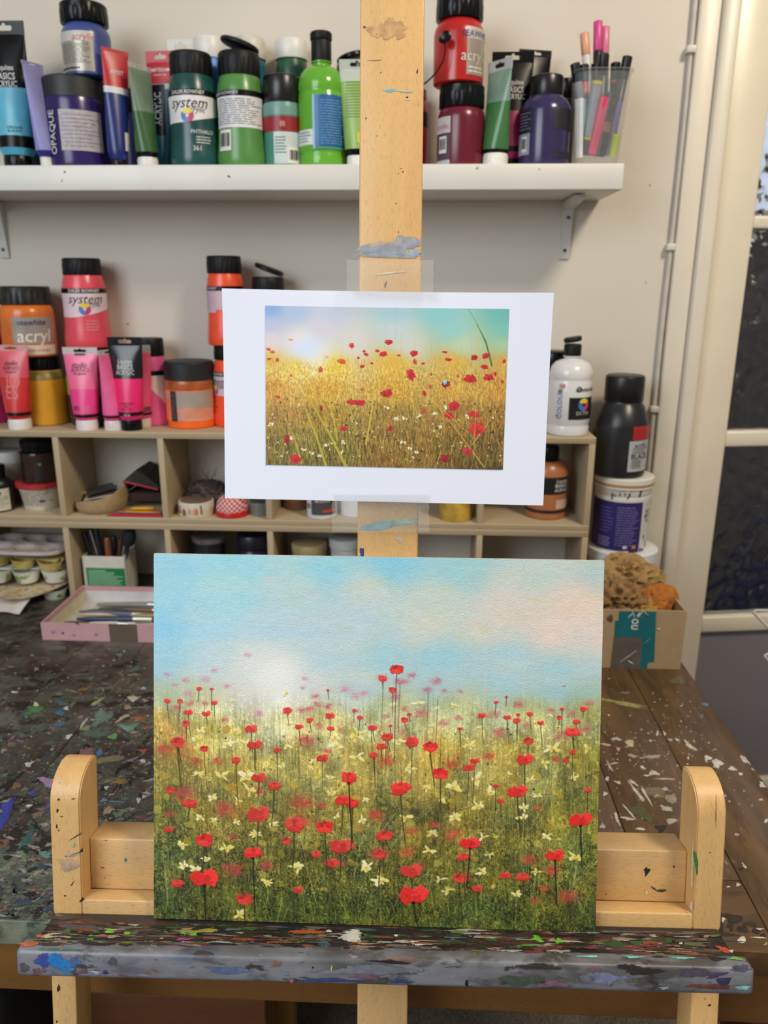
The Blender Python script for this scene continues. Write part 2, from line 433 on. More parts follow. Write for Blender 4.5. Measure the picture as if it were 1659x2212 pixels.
# ------------------------------------------------------------------ paint tubes standing on their caps
class Tube:
    pass
def paint_tube(label, group, px, Y, zb, bands, cap, crimp, capf=.9, caph=.11, rotz=0, lean=0, hole=True, w=None, r=None, side=0, crimp_h=.055):
    """px = (left, right, top) at the widest; bands = [(from, to, material)] over the body height"""
    X, hw, H = geo(px[0], px[1], px[2], Y, zb)
    hw = w/2 if w else hw
    r = r or hw*.62
    root = empty('paint_tube', (X, Y, zb), label, 'paint tube', group, rot=(rad(lean), rad(side), rad(rotz)))
    hc = H*caph; hk = H*crimp_h; hb = H-hc-hk
    def ab(t):
        a = r+(hw-r)*min(1, t)**.8; b = r*max(0, 1-t)**.75+.0016
        if t < .06: k = .82+.18*(t/.06); a, b = a*k, b*k
        return a, b
    n = 40
    for (t0, t1, m) in bands:
        V, Fc = [], []; rows = max(3, int((t1-t0)*22))
        for j in range(rows+1):
            t = t0+(t1-t0)*j/rows; a, b = ab(t)
            for i in range(n):
                g = 2*math.pi*i/n; V.append((a*math.cos(g), b*math.sin(g), hc+t*hb))
        for j in range(rows):
            for i in range(n):
                q, s = j*n+i, j*n+(i+1) % n; Fc.append((q, s, s+n, q+n))
        if t0 == 0: Fc.append(tuple(range(n-1, -1, -1)))
        if t1 == 1: Fc.append(tuple(rows*n+i for i in range(n)))
        obj('tube_body' if t0 == 0 else 'printed_band', V, Fc, m, root, True, 50)
    # cap with fine ribs
    lathe('cap', [(r*capf*.97, 0, 0), (r*capf, .001, 1), (r*capf, hc*.8, 1), (r*capf*.93, hc+.0005, 0)], cap, root, ribs=20, rib_d=r*.02)
    # crimped hanger end with a slot
    bm = bmesh.new()
    z0, z1 = H-hk-.001, H
    outer = [(-hw, z0), (hw, z0), (hw*1.01, z1), (-hw*1.01, z1)]
    ov = [bm.verts.new((x, -.0009, z)) for x, z in outer]
    ed = [bm.edges.new((ov[i], ov[(i+1) % 4])) for i in range(4)]
    if hole:
        zc = (z0+z1)/2; hh = hk*.2; hx = hw*.3; pts = []
        for i in range(6): g = math.pi/2+math.pi*i/5; pts.append((-hx+hh*math.cos(g), zc+hh*math.sin(g)))
        for i in range(6): g = -math.pi/2+math.pi*i/5; pts.append((hx+hh*math.cos(g), zc+hh*math.sin(g)))
        pts += [(hh*.9, zc+hh), (hh*.5, zc+hh*1.9), (-hh*.5, zc+hh*1.9), (-hh*.9, zc+hh)]
        iv = [bm.verts.new((x, -.0009, z)) for x, z in pts]
        ed += [bm.edges.new((iv[i], iv[(i+1) % len(iv)])) for i in range(len(iv))]
    bmesh.ops.triangle_fill(bm, use_beauty=True, use_dissolve=False, edges=ed)
    ret = bmesh.ops.extrude_face_region(bm, geom=list(bm.faces))
    for v in ret['geom']:
        if isinstance(v, bmesh.types.BMVert): v.co.y += .0018
    bm_obj('crimp', bm, crimp, root)
    T = Tube(); T.root = root; T.hc, T.hb, T.H, T.hw, T.r = hc, hb, H, hw, r
    def text(t, x, z, size, m=INKW, rot=0, shear=0, bold=0.0, sq=.74):
        P, Fc = text_mesh(t, size, shear, bold); c, sn = math.cos(rad(rot)), math.sin(rad(rot)); V = []
        for px_, py_ in P:
            a_, b_ = px_*sq*c-py_*sn+x*hw, px_*sq*sn+py_*c+z*H
            aa, bb = ab((b_-hc)/hb); q = max(0, 1-(a_/aa)**2)
            V.append((a_, -bb*math.sqrt(q)-.0007, b_))
        return obj('lettering', V, Fc, m, root, False)
    def patch(x0, x1, z0, z1, m, name='printed_panel', off=.0004, n1=10, n2=12):
        V, Fc = [], []
        for j in range(n2+1):
            for i in range(n1+1):
                zz = (z0+(z1-z0)*j/n2)*H; aa, bb = ab((zz-hc)/hb); xx = min(.985*aa, max(-.985*aa, (x0+(x1-x0)*i/n1)*hw))
                V.append((xx, -bb*math.sqrt(max(0, 1-(xx/aa)**2))-off, zz))
        for j in range(n2):
            for i in range(n1):
                k = j*(n1+1)+i; Fc.append((k, k+1, k+n1+2, k+n1+1))
        return obj(name, V, Fc, m, root, True, 60)
    T.text, T.patch, T.ab = text, patch, ab
    return T

# ------------------------------------------------------------------ dried paint: thin proud daubs on a surface
class Daubs:
    def __init__(s): s.V, s.F, s.C = [], [], []
    def add(s, pts3, col, n, h=.0005, hc=.0009, dens=1.0):
        k = len(s.V); n = np.asarray(n, float); c3 = np.mean(pts3, axis=0)
        c = lin(col)
        s.k = getattr(s, 'k', 0)+1; e = (s.k % 97)*1.5e-6
        for p in pts3: s.V.append(c3+(p-c3)*1.22+n*(.00012+e)); s.C.append((*c, 0.0))
        for p in pts3: s.V.append(c3+(p-c3)*.72+n*(h+e)); s.C.append((*c, .66*dens))
        s.V.append(c3+n*(hc+e)); s.C.append((*c, dens))
        m = len(pts3)
        for i in range(m):
            j = (i+1) % m
            s.F.append((k+i, k+j, k+m+j, k+m+i)); s.F.append((k+m+i, k+m+j, k+2*m))
    def spot(s, hit, u, v, ru, rv, rot, col, n, rnd, rough=.3, m=11, h=.0005, dens=1.0):
        pts = []; ph = rnd.uniform(0, 6.28)
        for i in range(m):
            g = 2*math.pi*i/m
            k = 1+rough*(rnd.random()-.5)*1.3+rough*.5*math.sin(3*g+ph)
            x, y = ru*k*math.cos(g), rv*k*math.sin(g)
            c, sn = math.cos(rad(rot)), math.sin(rad(rot))
            pts.append(hit(u+x*c-y*sn, v+x*sn+y*c))
        s.add(pts, col, n, h, h*1.25, dens)
    def build(s, name, parent, inv=None):
        if not s.V: return
        V = np.array(s.V)
        if inv is not None: V = (np.c_[V, np.ones(len(V))] @ np.array(inv).T)[:, :3]
        o = obj(name, V, s.F, SPLAT, parent, True, 60)
        a = o.data.color_attributes.new('Col', 'FLOAT_COLOR', 'POINT')
        a.data.foreach_set('color', np.array(s.C).astype('f').ravel())
        o['kind'] = 'stuff'
        return o
# ================================================================== THE SETTING
YW = 1.51                                # wall face
TZ = CAMZ-.585                           # table top
wall_m = mat((213, 206, 193), rough=.75, var=.02, scale=6, bump=.05)
trim_m = mat((220, 212, 196), rough=.35, var=.03, scale=10)
XD = atY(1530, 600, YW)[0]               # wall ends where the door casing begins
w = box('wall_back', -2.6, XD-.04, YW, YW+.12, 0, 2.7, wall_m); tag(w, kind='structure')
w = box('wall_above_door', XD-.04, 2.2, YW, YW+.12, 2.12, 2.7, wall_m); tag(w, kind='structure')
carpet = layered_paint('carpet', (92, 82, 70), [((120, 108, 92), 220, .5, .1), ((60, 52, 44), 160, .56, .08)], rough=.95, bump=.8)
w = box('floor', -2.6, 3.2, -1.2, YW+1.6, -.05, 0, carpet); tag(w, kind='structure')
w = box('baseboard_back', -2.6, XD-.05, YW-.016, YW, 0, .12, trim_m, bev=.004); tag(w, kind='structure')
# marks on the wall are small chips of missing paint
wd = Daubs(); rnd = random.Random(3)
for (u, v, a, b, c) in [(455, 640, 3, 3, (150, 140, 125)), (430, 172, 3, 2, (160, 150, 130)), (1395, 610, 2, 2, (170, 160, 140)), (1172, 1136, 5, 3, (40, 38, 36)),
                        (276, 700, 2, 2, (130, 120, 110)), (1404, 400, 2, 3, (175, 160, 130))]:
    wd.spot(lambda x, y: atY(x, y, YW), u, v, a, b, 30, c, (0, -1, 0), rnd)
wd.build('wall_marks', D.objects['wall_back'])
# door casing: flat architrave and a rounded stop
tr = empty('trim_1', (0, 0, 0), kind='structure')
xa0, xa1, xa2 = atY(1432, 600, YW)[0]+.012, atY(1490, 600, YW)[0], atY(1524, 600, YW)[0]
box('architrave', xa0, xa1, YW-.018, YW+.02, 0, 2.14, trim_m, tr, bev=.003)
box('door_stop', xa1, xa2, YW-.03, YW+.1, 0, 2.10, trim_m, tr, bev=.006)
box('architrave_head', xa0, 2.2, YW-.018, YW+.02, 2.10, 2.19, trim_m, tr, bev=.003)
# the glazed door, standing slightly open away from the room
DA = rad(8.0)
HX = xa2+.002
door = empty('door_1', (HX, YW-.012, 0), kind='structure', rot=(0, 0, DA))
dX = np.array([math.cos(DA), math.sin(DA), 0]); dN = np.array([math.sin(DA), -math.cos(DA), 0])
dO = np.array([HX, YW-.012, 0])
def dl(u, v):
    P = on_plane(u, v, dO, dN)-dO; return P@dX, P[2]
door_m = mat((223, 213, 192), rough=.3, var=.04, scale=8)
sw = (dl(1614, 600)[0]+dl(1502, 1466)[0])/2
z_bot = dl(1655, 1683)[1]; z_r0, z_r1 = dl(1560, 1367)[1], dl(1560, 1333)[1]
z_b0, z_b1 = dl(1600, 966)[1], dl(1600, 932)[1]; z_c0, z_c1 = dl(1640, 494)[1], dl(1640, 465)[1]
DW = .78
box('stile', 0, sw, 0, .04, .01, 2.06, door_m, door, bev=.003)
box('stile', DW-sw, DW, 0, .04, .01, 2.06, door_m, door, bev=.003)
for z0, z1, nm in ((.01, z_bot, 'bottom_rail'), (z_r0, z_r1, 'lock_rail'), (z_b0, z_b1, 'glazing_bar'), (z_c0, z_c1, 'glazing_bar'), (1.9, 2.06, 'top_rail')):
    box(nm, sw, DW-sw, .002, .038, z0, z1, door_m, door, bev=.004)
box('solid_panel', sw, DW-sw, .014, .026, z_bot, z_r0, mat((128, 124, 131), rough=.55, var=.04, scale=300), door)
# rippled obscure glass
def obscure_glass():
    m = D.materials.new('rippled_glass'); m.use_nodes = True
    nt = m.node_tree; N = nt.nodes; L = nt.links; p = N['Principled BSDF']
    p.inputs['Base Color'].default_value = (.75, .78, .82, 1); p.inputs['Roughness'].default_value = .08
    p.inputs['Transmission Weight'].default_value = 1.0; p.inputs['IOR'].default_value = 1.3
    tc = N.new('ShaderNodeTexCoord'); vo = N.new('ShaderNodeTexVoronoi'); vo.feature = 'SMOOTH_F1'; vo.inputs['Scale'].default_value = 42
    L.new(tc.outputs['Object'], vo.inputs['Vector'])
    b = N.new('ShaderNodeBump'); b.inputs['Strength'].default_value = 1.0; b.inputs['Distance'].default_value = .012
    L.new(vo.outputs['Distance'], b.inputs['Height']); L.new(b.outputs['Normal'], p.inputs['Normal'])
    return m
OG = obscure_glass()
for z0, z1 in ((z_r1, z_b0), (z_b1, z_c0), (z_c1, 1.9)):
    box('pane', sw, DW-sw, .017, .022, z0, z1, OG, door)
# beyond the glass: a dim passage
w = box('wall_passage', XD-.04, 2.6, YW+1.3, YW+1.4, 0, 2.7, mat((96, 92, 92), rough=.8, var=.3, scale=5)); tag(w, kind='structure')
win = empty('added_glow_1', (1.33, YW+1.285, 1.88), kind='structure')  # added glowing panel with a surround, put in to brighten the top door pane
box('glow_frame', -.34, .34, 0, .012, -.36, .42, trim_m, win)
box('glow_panel', -.29, .29, -.004, -.001, -.31, .37, mat((206, 216, 236), .4, emit=.75), win)
pl_ = area('passage_fill', (1.5, YW+.75, 2.5), (1.3, YW+.9, 0), .3, .3, 7, (1.0, .93, .84))  # added fill light, gives the rippled glass some variation
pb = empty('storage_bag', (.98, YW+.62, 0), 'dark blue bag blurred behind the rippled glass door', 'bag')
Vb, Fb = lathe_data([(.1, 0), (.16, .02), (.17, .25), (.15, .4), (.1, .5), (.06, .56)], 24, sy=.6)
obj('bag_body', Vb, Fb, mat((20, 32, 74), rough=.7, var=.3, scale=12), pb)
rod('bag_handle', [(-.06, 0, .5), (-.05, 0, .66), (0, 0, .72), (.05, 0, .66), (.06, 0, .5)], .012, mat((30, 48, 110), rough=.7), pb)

# ------------------------------------------------------------------ cable trunking on the wall
cab = empty('cable_run', (0, 0, 0), 'thin grey cables clipped to the wall beside the door casing', 'cable')
cm = mat((196, 190, 180), rough=.4)
p0, p1, p2, p3 = (atY(1496, -60, YW-.006), atY(1448, 535, YW-.006), atY(1415, 880, YW-.006), atY(1378, 1330, YW-.006))
Xc = np.mean([p1[0], p2[0]])
for dx in (0, .011):
    pts = [(Xc+dx+.0015*math.sin(9*z), YW-.006, z) for z in np.linspace(.3, p0[2]+.2, 40)]
    rod('cable', pts, .0048, cm, cab, 8)
for v, u in ((107, 1493), (534, 1451), (884, 1416)):
    z = atY(u, v, YW-.01)[2]
    box('cable_clip', Xc-.009, Xc+.02, YW-.016, YW, z-.006, z+.006, mat((214, 208, 194), rough=.4), cab, bev=.002)

# ================================================================== THE WALL SHELF
SY = 1.342
ST = atY(600, 355, SY)[2]; SB = atY(600, 411, SY)[2]; SXR = atY(1348, 370, SY)[0]
shelf = empty('wall_shelf', (-.3, YW, ST), 'white painted wall shelf holding the upper row of paint bottles', 'shelf')
shm = mat((218, 217, 211), rough=.4, var=.025, scale=15)
box('shelf_board', -1.3, SXR+.3, SY-YW, 0, SB-ST, 0, shm, shelf, bev=.0015)
for ub in (1222, 3):
    xb = atY(ub, 500, YW-.004)[0]+.3
    bm = bmesh.new()
    zt = SB-ST
    for poly in ([(-.12, zt-.002), (0, zt-.002), (0, zt-.10), (-.004, zt-.10), (-.018, zt-.016), (-.12, zt-.008)],):
        a = [bm.verts.new((xb-.009, y, z)) for y, z in poly]; f = bm.faces.new(a)
        r = bmesh.ops.extrude_face_region(bm, geom=[f])
        for v in r['geom']:
            if isinstance(v, bmesh.types.BMVert): v.co.x += .018
    br = bm_obj('shelf_bracket', bm, mat((205, 205, 200), rough=.4), shelf)
    for zz in (zt-.03, zt-.085):
        V, Fc = lathe_data([(.003, 0), (.003, .002), (.0015, .003)], 10)
        obj('screw', [(xb+x, -.02-.0+(.014 if zz < zt-.05 else 0)-z, zz+y) for x, y, z in V], Fc, mat((90, 90, 88), rough=.3, metal=.8), br)
sd = Daubs()
for (u, v, a, b, c) in [(494, 381, 3, 2, (60, 58, 56)), (1031, 363, 3, 4, (196, 160, 130)), (140, 372, 2, 3, (120, 118, 112)), (1165, 365, 2, 2, (180, 175, 165)), (134, 390, 1.5, 4, (180, 178, 170))]:
    sd.spot(lambda x, y: atY(x, y, SY), u, v, a, b, 30, c, (0, -1, 0), rnd)
sd.build('shelf_marks', shelf, Matrix.Translation((-(-.3), -YW, -ST)))

# ================================================================== THE PLYWOOD PIGEONHOLES (two stacked units)
PY = 1.36                                # front of the units
PT = atY(100, 931, PY)[2]; PM = atY(650, 1137, PY)[2]
ply = wood_mat('birch_ply', (189, 170, 138), (150, 128, 98), 0, 1.0, .6, .25)
plyv = wood_mat('birch_ply_upright', (186, 167, 136), (150, 128, 98), 2, 1.0, .6, .25)
plyside = mat((172, 150, 112), rough=.65, var=.12, scale=14)
PXR = atY(1287, 962, PY)[0]
xs_u = [atY((117+131)/2, 1000, PY)[0], atY(1280, 1000, PY)[0]]
step = (xs_u[1]-xs_u[0])/5.0
TK = .011
PXL = xs_u[0]-1.25*step
def unit(name, label, z0, z1, bottom):
    root = empty(name, (0, PY, z0), label, 'shelf unit')
    h = z1-z0
    box('top_board', PXL, PXR, 0, YW-PY, h-TK, h, ply, root, bev=.0006)
    if bottom: box('bottom_board', PXL, PXR, 0, YW-PY, 0, TK, ply, root, bev=.0006)
    zb = TK if bottom else 0
    for i in range(-1, 5):
        x = xs_u[0]+i*step
        if i == 5: continue
        box('divider', x-TK/2, x+TK/2, .0005, YW-PY-.001, zb, h-TK, plyv, root, bev=.0006)
    box('side_panel', PXR-TK, PXR, .0005, YW-PY-.001, zb, h-TK, plyv, root, bev=.0006)
    # darker glue lines of the ply on the front edges
    V, Fc = [], []
    for zl in ([h-TK*.35, h-TK*.68] + ([TK*.35, TK*.68] if bottom else [])):
        k = len(V); V += [(PXL, -.0003, zl-.0005), (PXR, -.0003, zl-.0005), (PXR, -.0003, zl+.0005), (PXL, -.0003, zl+.0005)]; Fc.append((k, k+1, k+2, k+3))
    obj('glue_line', V, Fc, mat((140, 118, 88), rough=.7), root, False)
    return root
unit('pigeonhole_unit', 'lower plywood pigeonhole unit standing on the table', TZ, PM, False)
unit('pigeonhole_unit', 'upper plywood pigeonhole unit with paint bottles along its top', PM, PT, True)
CELL_U = PM+TK       # floor of the upper row of cells

# ================================================================== THE TABLE
TF, TRX, TLX = .586, .4283, -1.15
tab = empty('work_table', (0, .9, 0), 'old dark wooden plank table crusted with dried paint', 'table')
dark_layers = [((74, 86, 70), 16, .5, .12), ((96, 90, 78), 26, .56, .08), ((40, 36, 32), 22, .52, .05), ((88, 104, 100), 34, .62, .05), ((120, 112, 96), 70, .63, .04), ((58, 44, 34), 9, .56, .1), ((150, 148, 138), 120, .66, .03), ((104, 100, 92), 12, .55, .12)]
tm_dark = layered_paint('painted_table_left', (74, 67, 58), dark_layers, rough=.42, stretch=(.8, 1.3, 1))
tm_mid = layered_paint('painted_table_middle', (66, 52, 36), [((52, 40, 27), 26, .5, .1), ((96, 84, 62), 45, .6, .08), ((130, 122, 104), 110, .67, .03)], rough=.42, stretch=(1.6, .8, 1))
tm_right = layered_paint('bare_table_right', (98, 73, 44), [((78, 56, 32), 30, .5, .12), ((124, 98, 64), 50, .6, .1), ((150, 132, 100), 160, .68, .04)], rough=.4, stretch=(2.6, .5, 1))
tm_front = layered_paint('painted_table_front', (112, 118, 102), [((140, 146, 126), 20, .5, .1), ((70, 84, 74), 30, .55, .06), ((140, 126, 100), 40, .6, .06), ((60, 62, 56), 70, .63, .04)], rough=.45, stretch=(.7, 1.6, 1))
tm_fright = layered_paint('bare_table_front', (100, 74, 44), [((80, 58, 32), 22, .5, .12), ((126, 98, 62), 40, .6, .1)], rough=.4, stretch=(.5, 2.6, 1))
oak = wood_mat('apron_wood', (134, 92, 46), (84, 52, 24), 0, .8, .45, .4)
YB = .676        # the front cross board ends here
seams = [TLX, -.962, -.862, -.762, -.662, -.561, -.461, -.361, -.16, .02, .13, .235, .3355]
z0, z1 = TZ-.9*0-.028-0, TZ
def plank(x0, x1, y0, y1, m):
    o = box('plank', x0+.0004, x1-.0004, y0-.9, y1-.9, TZ-.028, TZ, m, tab, bev=.0008)
    return o
for a, b in zip(seams[:-1], seams[1:]):
    plank(a, b, YB+.001, YW-.002, tm_dark if b < .0 else (tm_mid if b < .2 else tm_right))
plank(seams[-1], TRX, TF, YW-.002, tm_right)
plank(TLX, .02, TF, YB, tm_front); plank(.02, seams[-1], TF, YB, tm_fright)
box('apron', TLX+.03, TRX-.03, TF+.014-.9, TF+.036-.9, TZ-.10, TZ-.028, oak, tab, bev=.002)
box('apron', TRX-.05, TRX-.03, TF+.05-.9, YW-.06-.9, TZ-.10, TZ-.028, oak, tab, bev=.002)
for lx in (TRX-.095, TLX+.05):
    for ly in (TF+.02, YW-.1):
        box('leg', lx, lx+.065, ly-.9, ly+.065-.9, 0, TZ-.028, mat((84, 48, 24), rough=.45, var=.25, scale=14), tab, bev=.003)
tbl_inv = Matrix.Translation((0, -.9, 0))
def tt(u, v):
    p = atZ(u, v, TZ); p[0] = min(p[0], TRX-.002); p[1] = max(p[1], TF+.002); return p
td = Daubs(); rnd = random.Random(11); UPN = (0, 0, 1)
def tl(spots, ox, oy, sc):
    for (x, y, a, b, r, c) in spots:
        g = sum(c)/3; c = tuple((g+(k-g)*.72)*.95 for k in c) if max(c)-min(c) > 40 else c
        td.spot(tt, ox+x/sc, oy+y/sc, a/sc*1.1, b/sc*1.15, r, c, UPN, rnd, .45, 13, .0005, .95 if max(a, b) < 34 else .8)
W_, CR, PK = (214, 210, 202), (222, 214, 160), (226, 150, 176)
tl([(970, 1745, 62, 16, 38, W_), (800, 1695, 20, 9, 10, W_), (865, 1697, 20, 8, 20, W_), (690, 1640, 10, 20, 10, W_), (750, 1640, 9, 22, -30, W_), (1210, 1905, 46, 32, 20, W_),
    (1130, 1855, 30, 22, 0, W_), (1350, 1950, 36, 14, 15, W_), (1450, 1865, 44, 20, 30, (190, 188, 184)), (650, 1845, 92, 16, -6, (170, 162, 150)), (480, 1840, 42, 14, 10, (178, 170, 160)),
    (325, 1690, 36, 12, 5, (206, 190, 196)), (450, 1725, 32, 24, 20, CR), (350, 1778, 16, 13, 0, PK), (425, 1758, 13, 9, 0, PK), (450, 1875, 8, 6, 0, PK), (655, 1985, 46, 16, 12, W_),
    (560, 1940, 20, 12, 20, W_), (265, 1482, 9, 7, 0, W_), (630, 1705, 14, 7, 10, W_), (1140, 1725, 8, 6, 0, W_), (405, 1381, 172, 15, 10.5, (176, 172, 92)), (1110, 1385, 32, 12, 10, (92, 140, 180)),
    (1080, 1490, 14, 16, 20, (96, 120, 150)), (900, 1635, 9, 14, 0, (100, 120, 160)), (410, 1285, 44, 8, 0, (150, 130, 104)), (870, 1180, 60, 36, 10, (120, 104, 76)), (610, 1640, 12, 6, 0, W_),
    (270, 1930, 50, 9, 60, (190, 184, 174)), (300, 1905, 44, 7, -10, (190, 184, 174)), (240, 1740, 46, 9, 8, (196, 190, 180)), (600, 2010, 30, 8, 0, W_), (760, 2040, 90, 8, 2, (186, 178, 166)),
    (480, 2075, 44, 10, 30, W_), (250, 2040, 14, 16, 0, W_), (340, 2070, 30, 9, 20, W_), (960, 1855, 8, 12, 0, W_), (955, 1910, 9, 6, 0, W_), (1190, 2057, 9, 7, 0, PK), (1620, 2090, 50, 22, 20, W_),
    (1500, 1900, 30, 9, 30, W_), (1540, 1960, 34, 10, 25, (180, 178, 172)), (1420, 1995, 20, 8, 10, W_), (650, 1290, 7, 9, 0, (170, 150, 120)), (900, 1400, 7, 6, 0, W_), (770, 1400, 18, 8, 0, (130, 112, 90))], 1250, 1180, 4.056)
tl([(525, 280, 110, 12, 52, W_), (600, 300, 90, 9, 60, W_), (460, 440, 70, 9, 48, W_), (360, 500, 60, 9, 70, W_), (440, 495, 60, 9, 10, W_), (690, 305, 28, 16, 0, CR), (680, 280, 76, 40, 10, (128, 112, 88)),
    (810, 330, 56, 34, 20, (160, 146, 130)), (545, 440, 110, 55, 30, (96, 98, 44)), (730, 580, 42, 28, 10, (34, 40, 48)), (770, 415, 50, 20, 20, (186, 178, 168)), (550, 585, 44, 10, 5, W_),
    (260, 290, 18, 14, 0, W_), (235, 560, 20, 18, 0, (170, 176, 186)), (815, 520, 50, 20, 0, (176, 170, 160)), (760, 250, 24, 14, 0, (196, 190, 186)), (1360, 632, 20, 10, 0, PK), (1262, 305, 10, 9, 0, (214, 180, 168)),
    (1295, 355, 10, 8, 0, (214, 180, 168)), (1170, 182, 9, 8, 0, PK), (1560, 340, 16, 7, 0, W_), (1610, 515, 26, 12, -20, W_), (1420, 890, 28, 8, 50, W_), (1400, 915, 24, 8, -20, (50, 46, 42)),
    (1370, 1050, 18, 14, 0, W_), (1290, 1068, 14, 5, 0, W_), (1325, 1330, 70, 28, 10, (44, 38, 32)), (1310, 1390, 26, 44, 0, (44, 38, 32)), (1410, 1420, 42, 24, 0, (40, 36, 32)), (1480, 1378, 48, 18, 10, (46, 40, 34)),
    (1520, 1432, 30, 22, 20, (44, 38, 32)), (1225, 1390, 22, 70, 0, (36, 32, 28)), (1398, 1515, 32, 28, 0, W_), (1550, 1492, 70, 5, 3, W_), (1600, 1545, 18, 7, -30, (200, 196, 120)), (1540, 1420, 34, 6, 0, W_),
    (1260, 860, 34, 5, 45, (180, 160, 130)), (1580, 1475, 22, 14, 40, (44, 38, 32)), (1240, 1340, 16, 22, 0, W_)], 1240, 1640, 3.866)
G1, G2, BL, TE = (76, 150, 70), (110, 160, 64), (56, 120, 168), (62, 116, 118)
tl([(130, 555, 26, 8, 0, W_), (300, 710, 80, 34, -28, G1), (320, 665, 26, 16, 40, (214, 216, 180)), (535, 740, 34, 26, 10, BL), (545, 650, 60, 20, 20, (70, 110, 130)), (585, 700, 22, 14, 10, W_), (540, 838, 46, 16, -15, (66, 120, 146)),
    (760, 525, 70, 14, -14, (150, 106, 48)), (640, 545, 60, 10, 18, (130, 130, 70)), (900, 780, 90, 46, -30, (104, 130, 116)), (755, 875, 52, 22, -10, (150, 150, 100)), (610, 945, 36, 16, -30, (200, 214, 206)),
    (740, 830, 60, 9, -55, (190, 206, 206)), (1120, 870, 70, 18, 20, (120, 150, 140)), (1090, 780, 80, 14, -28, (170, 156, 130)), (1180, 610, 44, 22, 0, (186, 178, 160)), (1240, 790, 60, 20, 10, (168, 94, 48)),
    (1300, 870, 60, 12, -8, (176, 96, 74)), (1000, 950, 40, 20, 5, (86, 190, 90)), (1260, 1070, 44, 12, 0, (196, 80, 76)), (885, 1080, 24, 30, 0, (66, 122, 190)), (1265, 1165, 26, 14, 15, W_), (1270, 520, 22, 12, 0, (150, 170, 190)),
    (760, 1100, 90, 50, -20, (136, 104, 102)), (650, 1130, 60, 30, -30, (50, 28, 36)), (765, 1030, 34, 16, 0, (26, 24, 26)), (580, 1165, 38, 12, 0, (200, 200, 204)), (1080, 1230, 100, 18, -40, (30, 28, 30)),
    (1170, 1150, 60, 10, -20, (130, 124, 140)), (255, 1195, 30, 20, -20, W_), (440, 1350, 90, 40, 10, (190, 140, 190)), (285, 1445, 36, 24, -20, (76, 70, 180)), (60, 1600, 50, 90, 15, (48, 60, 186)), (20, 1680, 44, 60, 0, (46, 58, 184)),
    (455, 1560, 40, 26, 0, (110, 72, 170)), (260, 1560, 26, 10, -10, W_), (90, 1360, 130, 24, -35, (22, 20, 22)), (140, 1380, 40, 30, 0, (150, 100, 66)), (230, 1690, 110, 24, -40, (70, 52, 44)), (330, 1640, 60, 22, -20, (140, 110, 96)),
    (320, 1740, 36, 20, 50, (28, 32, 38)), (230, 1870, 90, 26, -50, (50, 120, 118)), (150, 1800, 44, 44, 0, (42, 36, 34)), (70, 2020, 34, 20, 0, (34, 32, 30)), (200, 1990, 26, 14, 0, G2), (400, 1990, 60, 24, 0, (110, 150, 132)),
    (940, 1400, 20, 14, 0, W_), (1060, 1345, 64, 20, 20, (166, 130, 40)), (1065, 1390, 12, 30, 0, (30, 28, 26)), (1150, 1360, 14, 22, 0, (40, 36, 34)), (1225, 1510, 16, 24, 0, (196, 196, 192)), (1275, 1480, 20, 12, -20, W_),
    (1030, 1525, 80, 6, 3, (86, 140, 160)), (960, 1600, 54, 26, -20, (160, 146, 120)), (1040, 1640, 40, 20, 0, (106, 140, 88)), (1250, 1660, 60, 16, 0, (140, 84, 74)), (920, 1510, 30, 14, 0, (104, 150, 160)), (1100, 1270, 70, 24, 0, (84, 88, 84)),
    (700, 400, 120, 5, -5, (110, 104, 100)), (500, 590, 50, 10, -10, (56, 30, 26)), (860, 640, 60, 12, -30, (170, 178, 110)), (1190, 400, 46, 10, 0, (120, 124, 104)), (1060, 225, 26, 14, 0, (90, 130, 136)), (1130, 690, 36, 22, 0, (150, 130, 116)),
    (1240, 690, 80, 8, 0, (110, 104, 104)), (520, 575, 40, 14, 0, (110, 116, 110)), (350, 880, 90, 26, -25, (84, 96, 88)), (1180, 850, 40, 18, 0, (100, 140, 100)), (860, 920, 110, 40, -10, (86, 104, 90)), (960, 1150, 130, 26, -8, (128, 122, 92)),
    (440, 780, 90, 20, -10, (84, 70, 56)), (100, 330, 30, 8, 0, (120, 110, 104)), (320, 350, 18, 14, 0, (150, 146, 140)), (490, 860, 30, 10, 10, (56, 104, 124))], 0, 1360, 4.097)
cols = [(110, 120, 104), (84, 96, 90), (50, 44, 42), (130, 118, 96), (70, 62, 80), (92, 72, 56), (150, 146, 138), (76, 98, 70), (60, 80, 96), (120, 84, 70), (40, 38, 36), (160, 152, 140), (96, 110, 84), (140, 100, 120)]
for i in range(220):   # broad muted smears
    u = rnd.uniform(-10, 345); v = rnd.uniform(1450, 1985); k = .5+.9*(v-1400)/600
    td.spot(tt, u, v, rnd.uniform(14, 40)*k, rnd.uniform(5, 11)*k, rnd.uniform(-40, 5), rnd.choice([(96, 104, 92), (84, 86, 80), (70, 74, 66), (110, 104, 90), (92, 80, 76), (78, 92, 88), (58, 52, 48)]), UPN, rnd, .5, 13, .0002, rnd.uniform(.28, .5))
for i in range(1500):   # the rest of the crust, left part of the table
    u = rnd.uniform(-10, 345); v = 1400+600*rnd.random()**.8; k = (.35+1.0*(v-1400)/600)*rnd.uniform(.4, 1.3)
    td.spot(tt, u, v, rnd.uniform(3, 16)*k, rnd.uniform(1.4, 5.5)*k, rnd.uniform(-45, 20), rnd.choice(cols), UPN, rnd, .5, 9, .0003, rnd.uniform(.3, .75))
for i in range(240):
    u = rnd.uniform(-10, 330); v = rnd.uniform(1400, 1990); td.spot(tt, u, v, rnd.uniform(.7, 2.2), rnd.uniform(.6, 1.5), 0, rnd.choice([(190, 188, 180), (150, 160, 110), (160, 150, 140), (200, 196, 190)]), UPN, rnd, .3, 7, .0004)
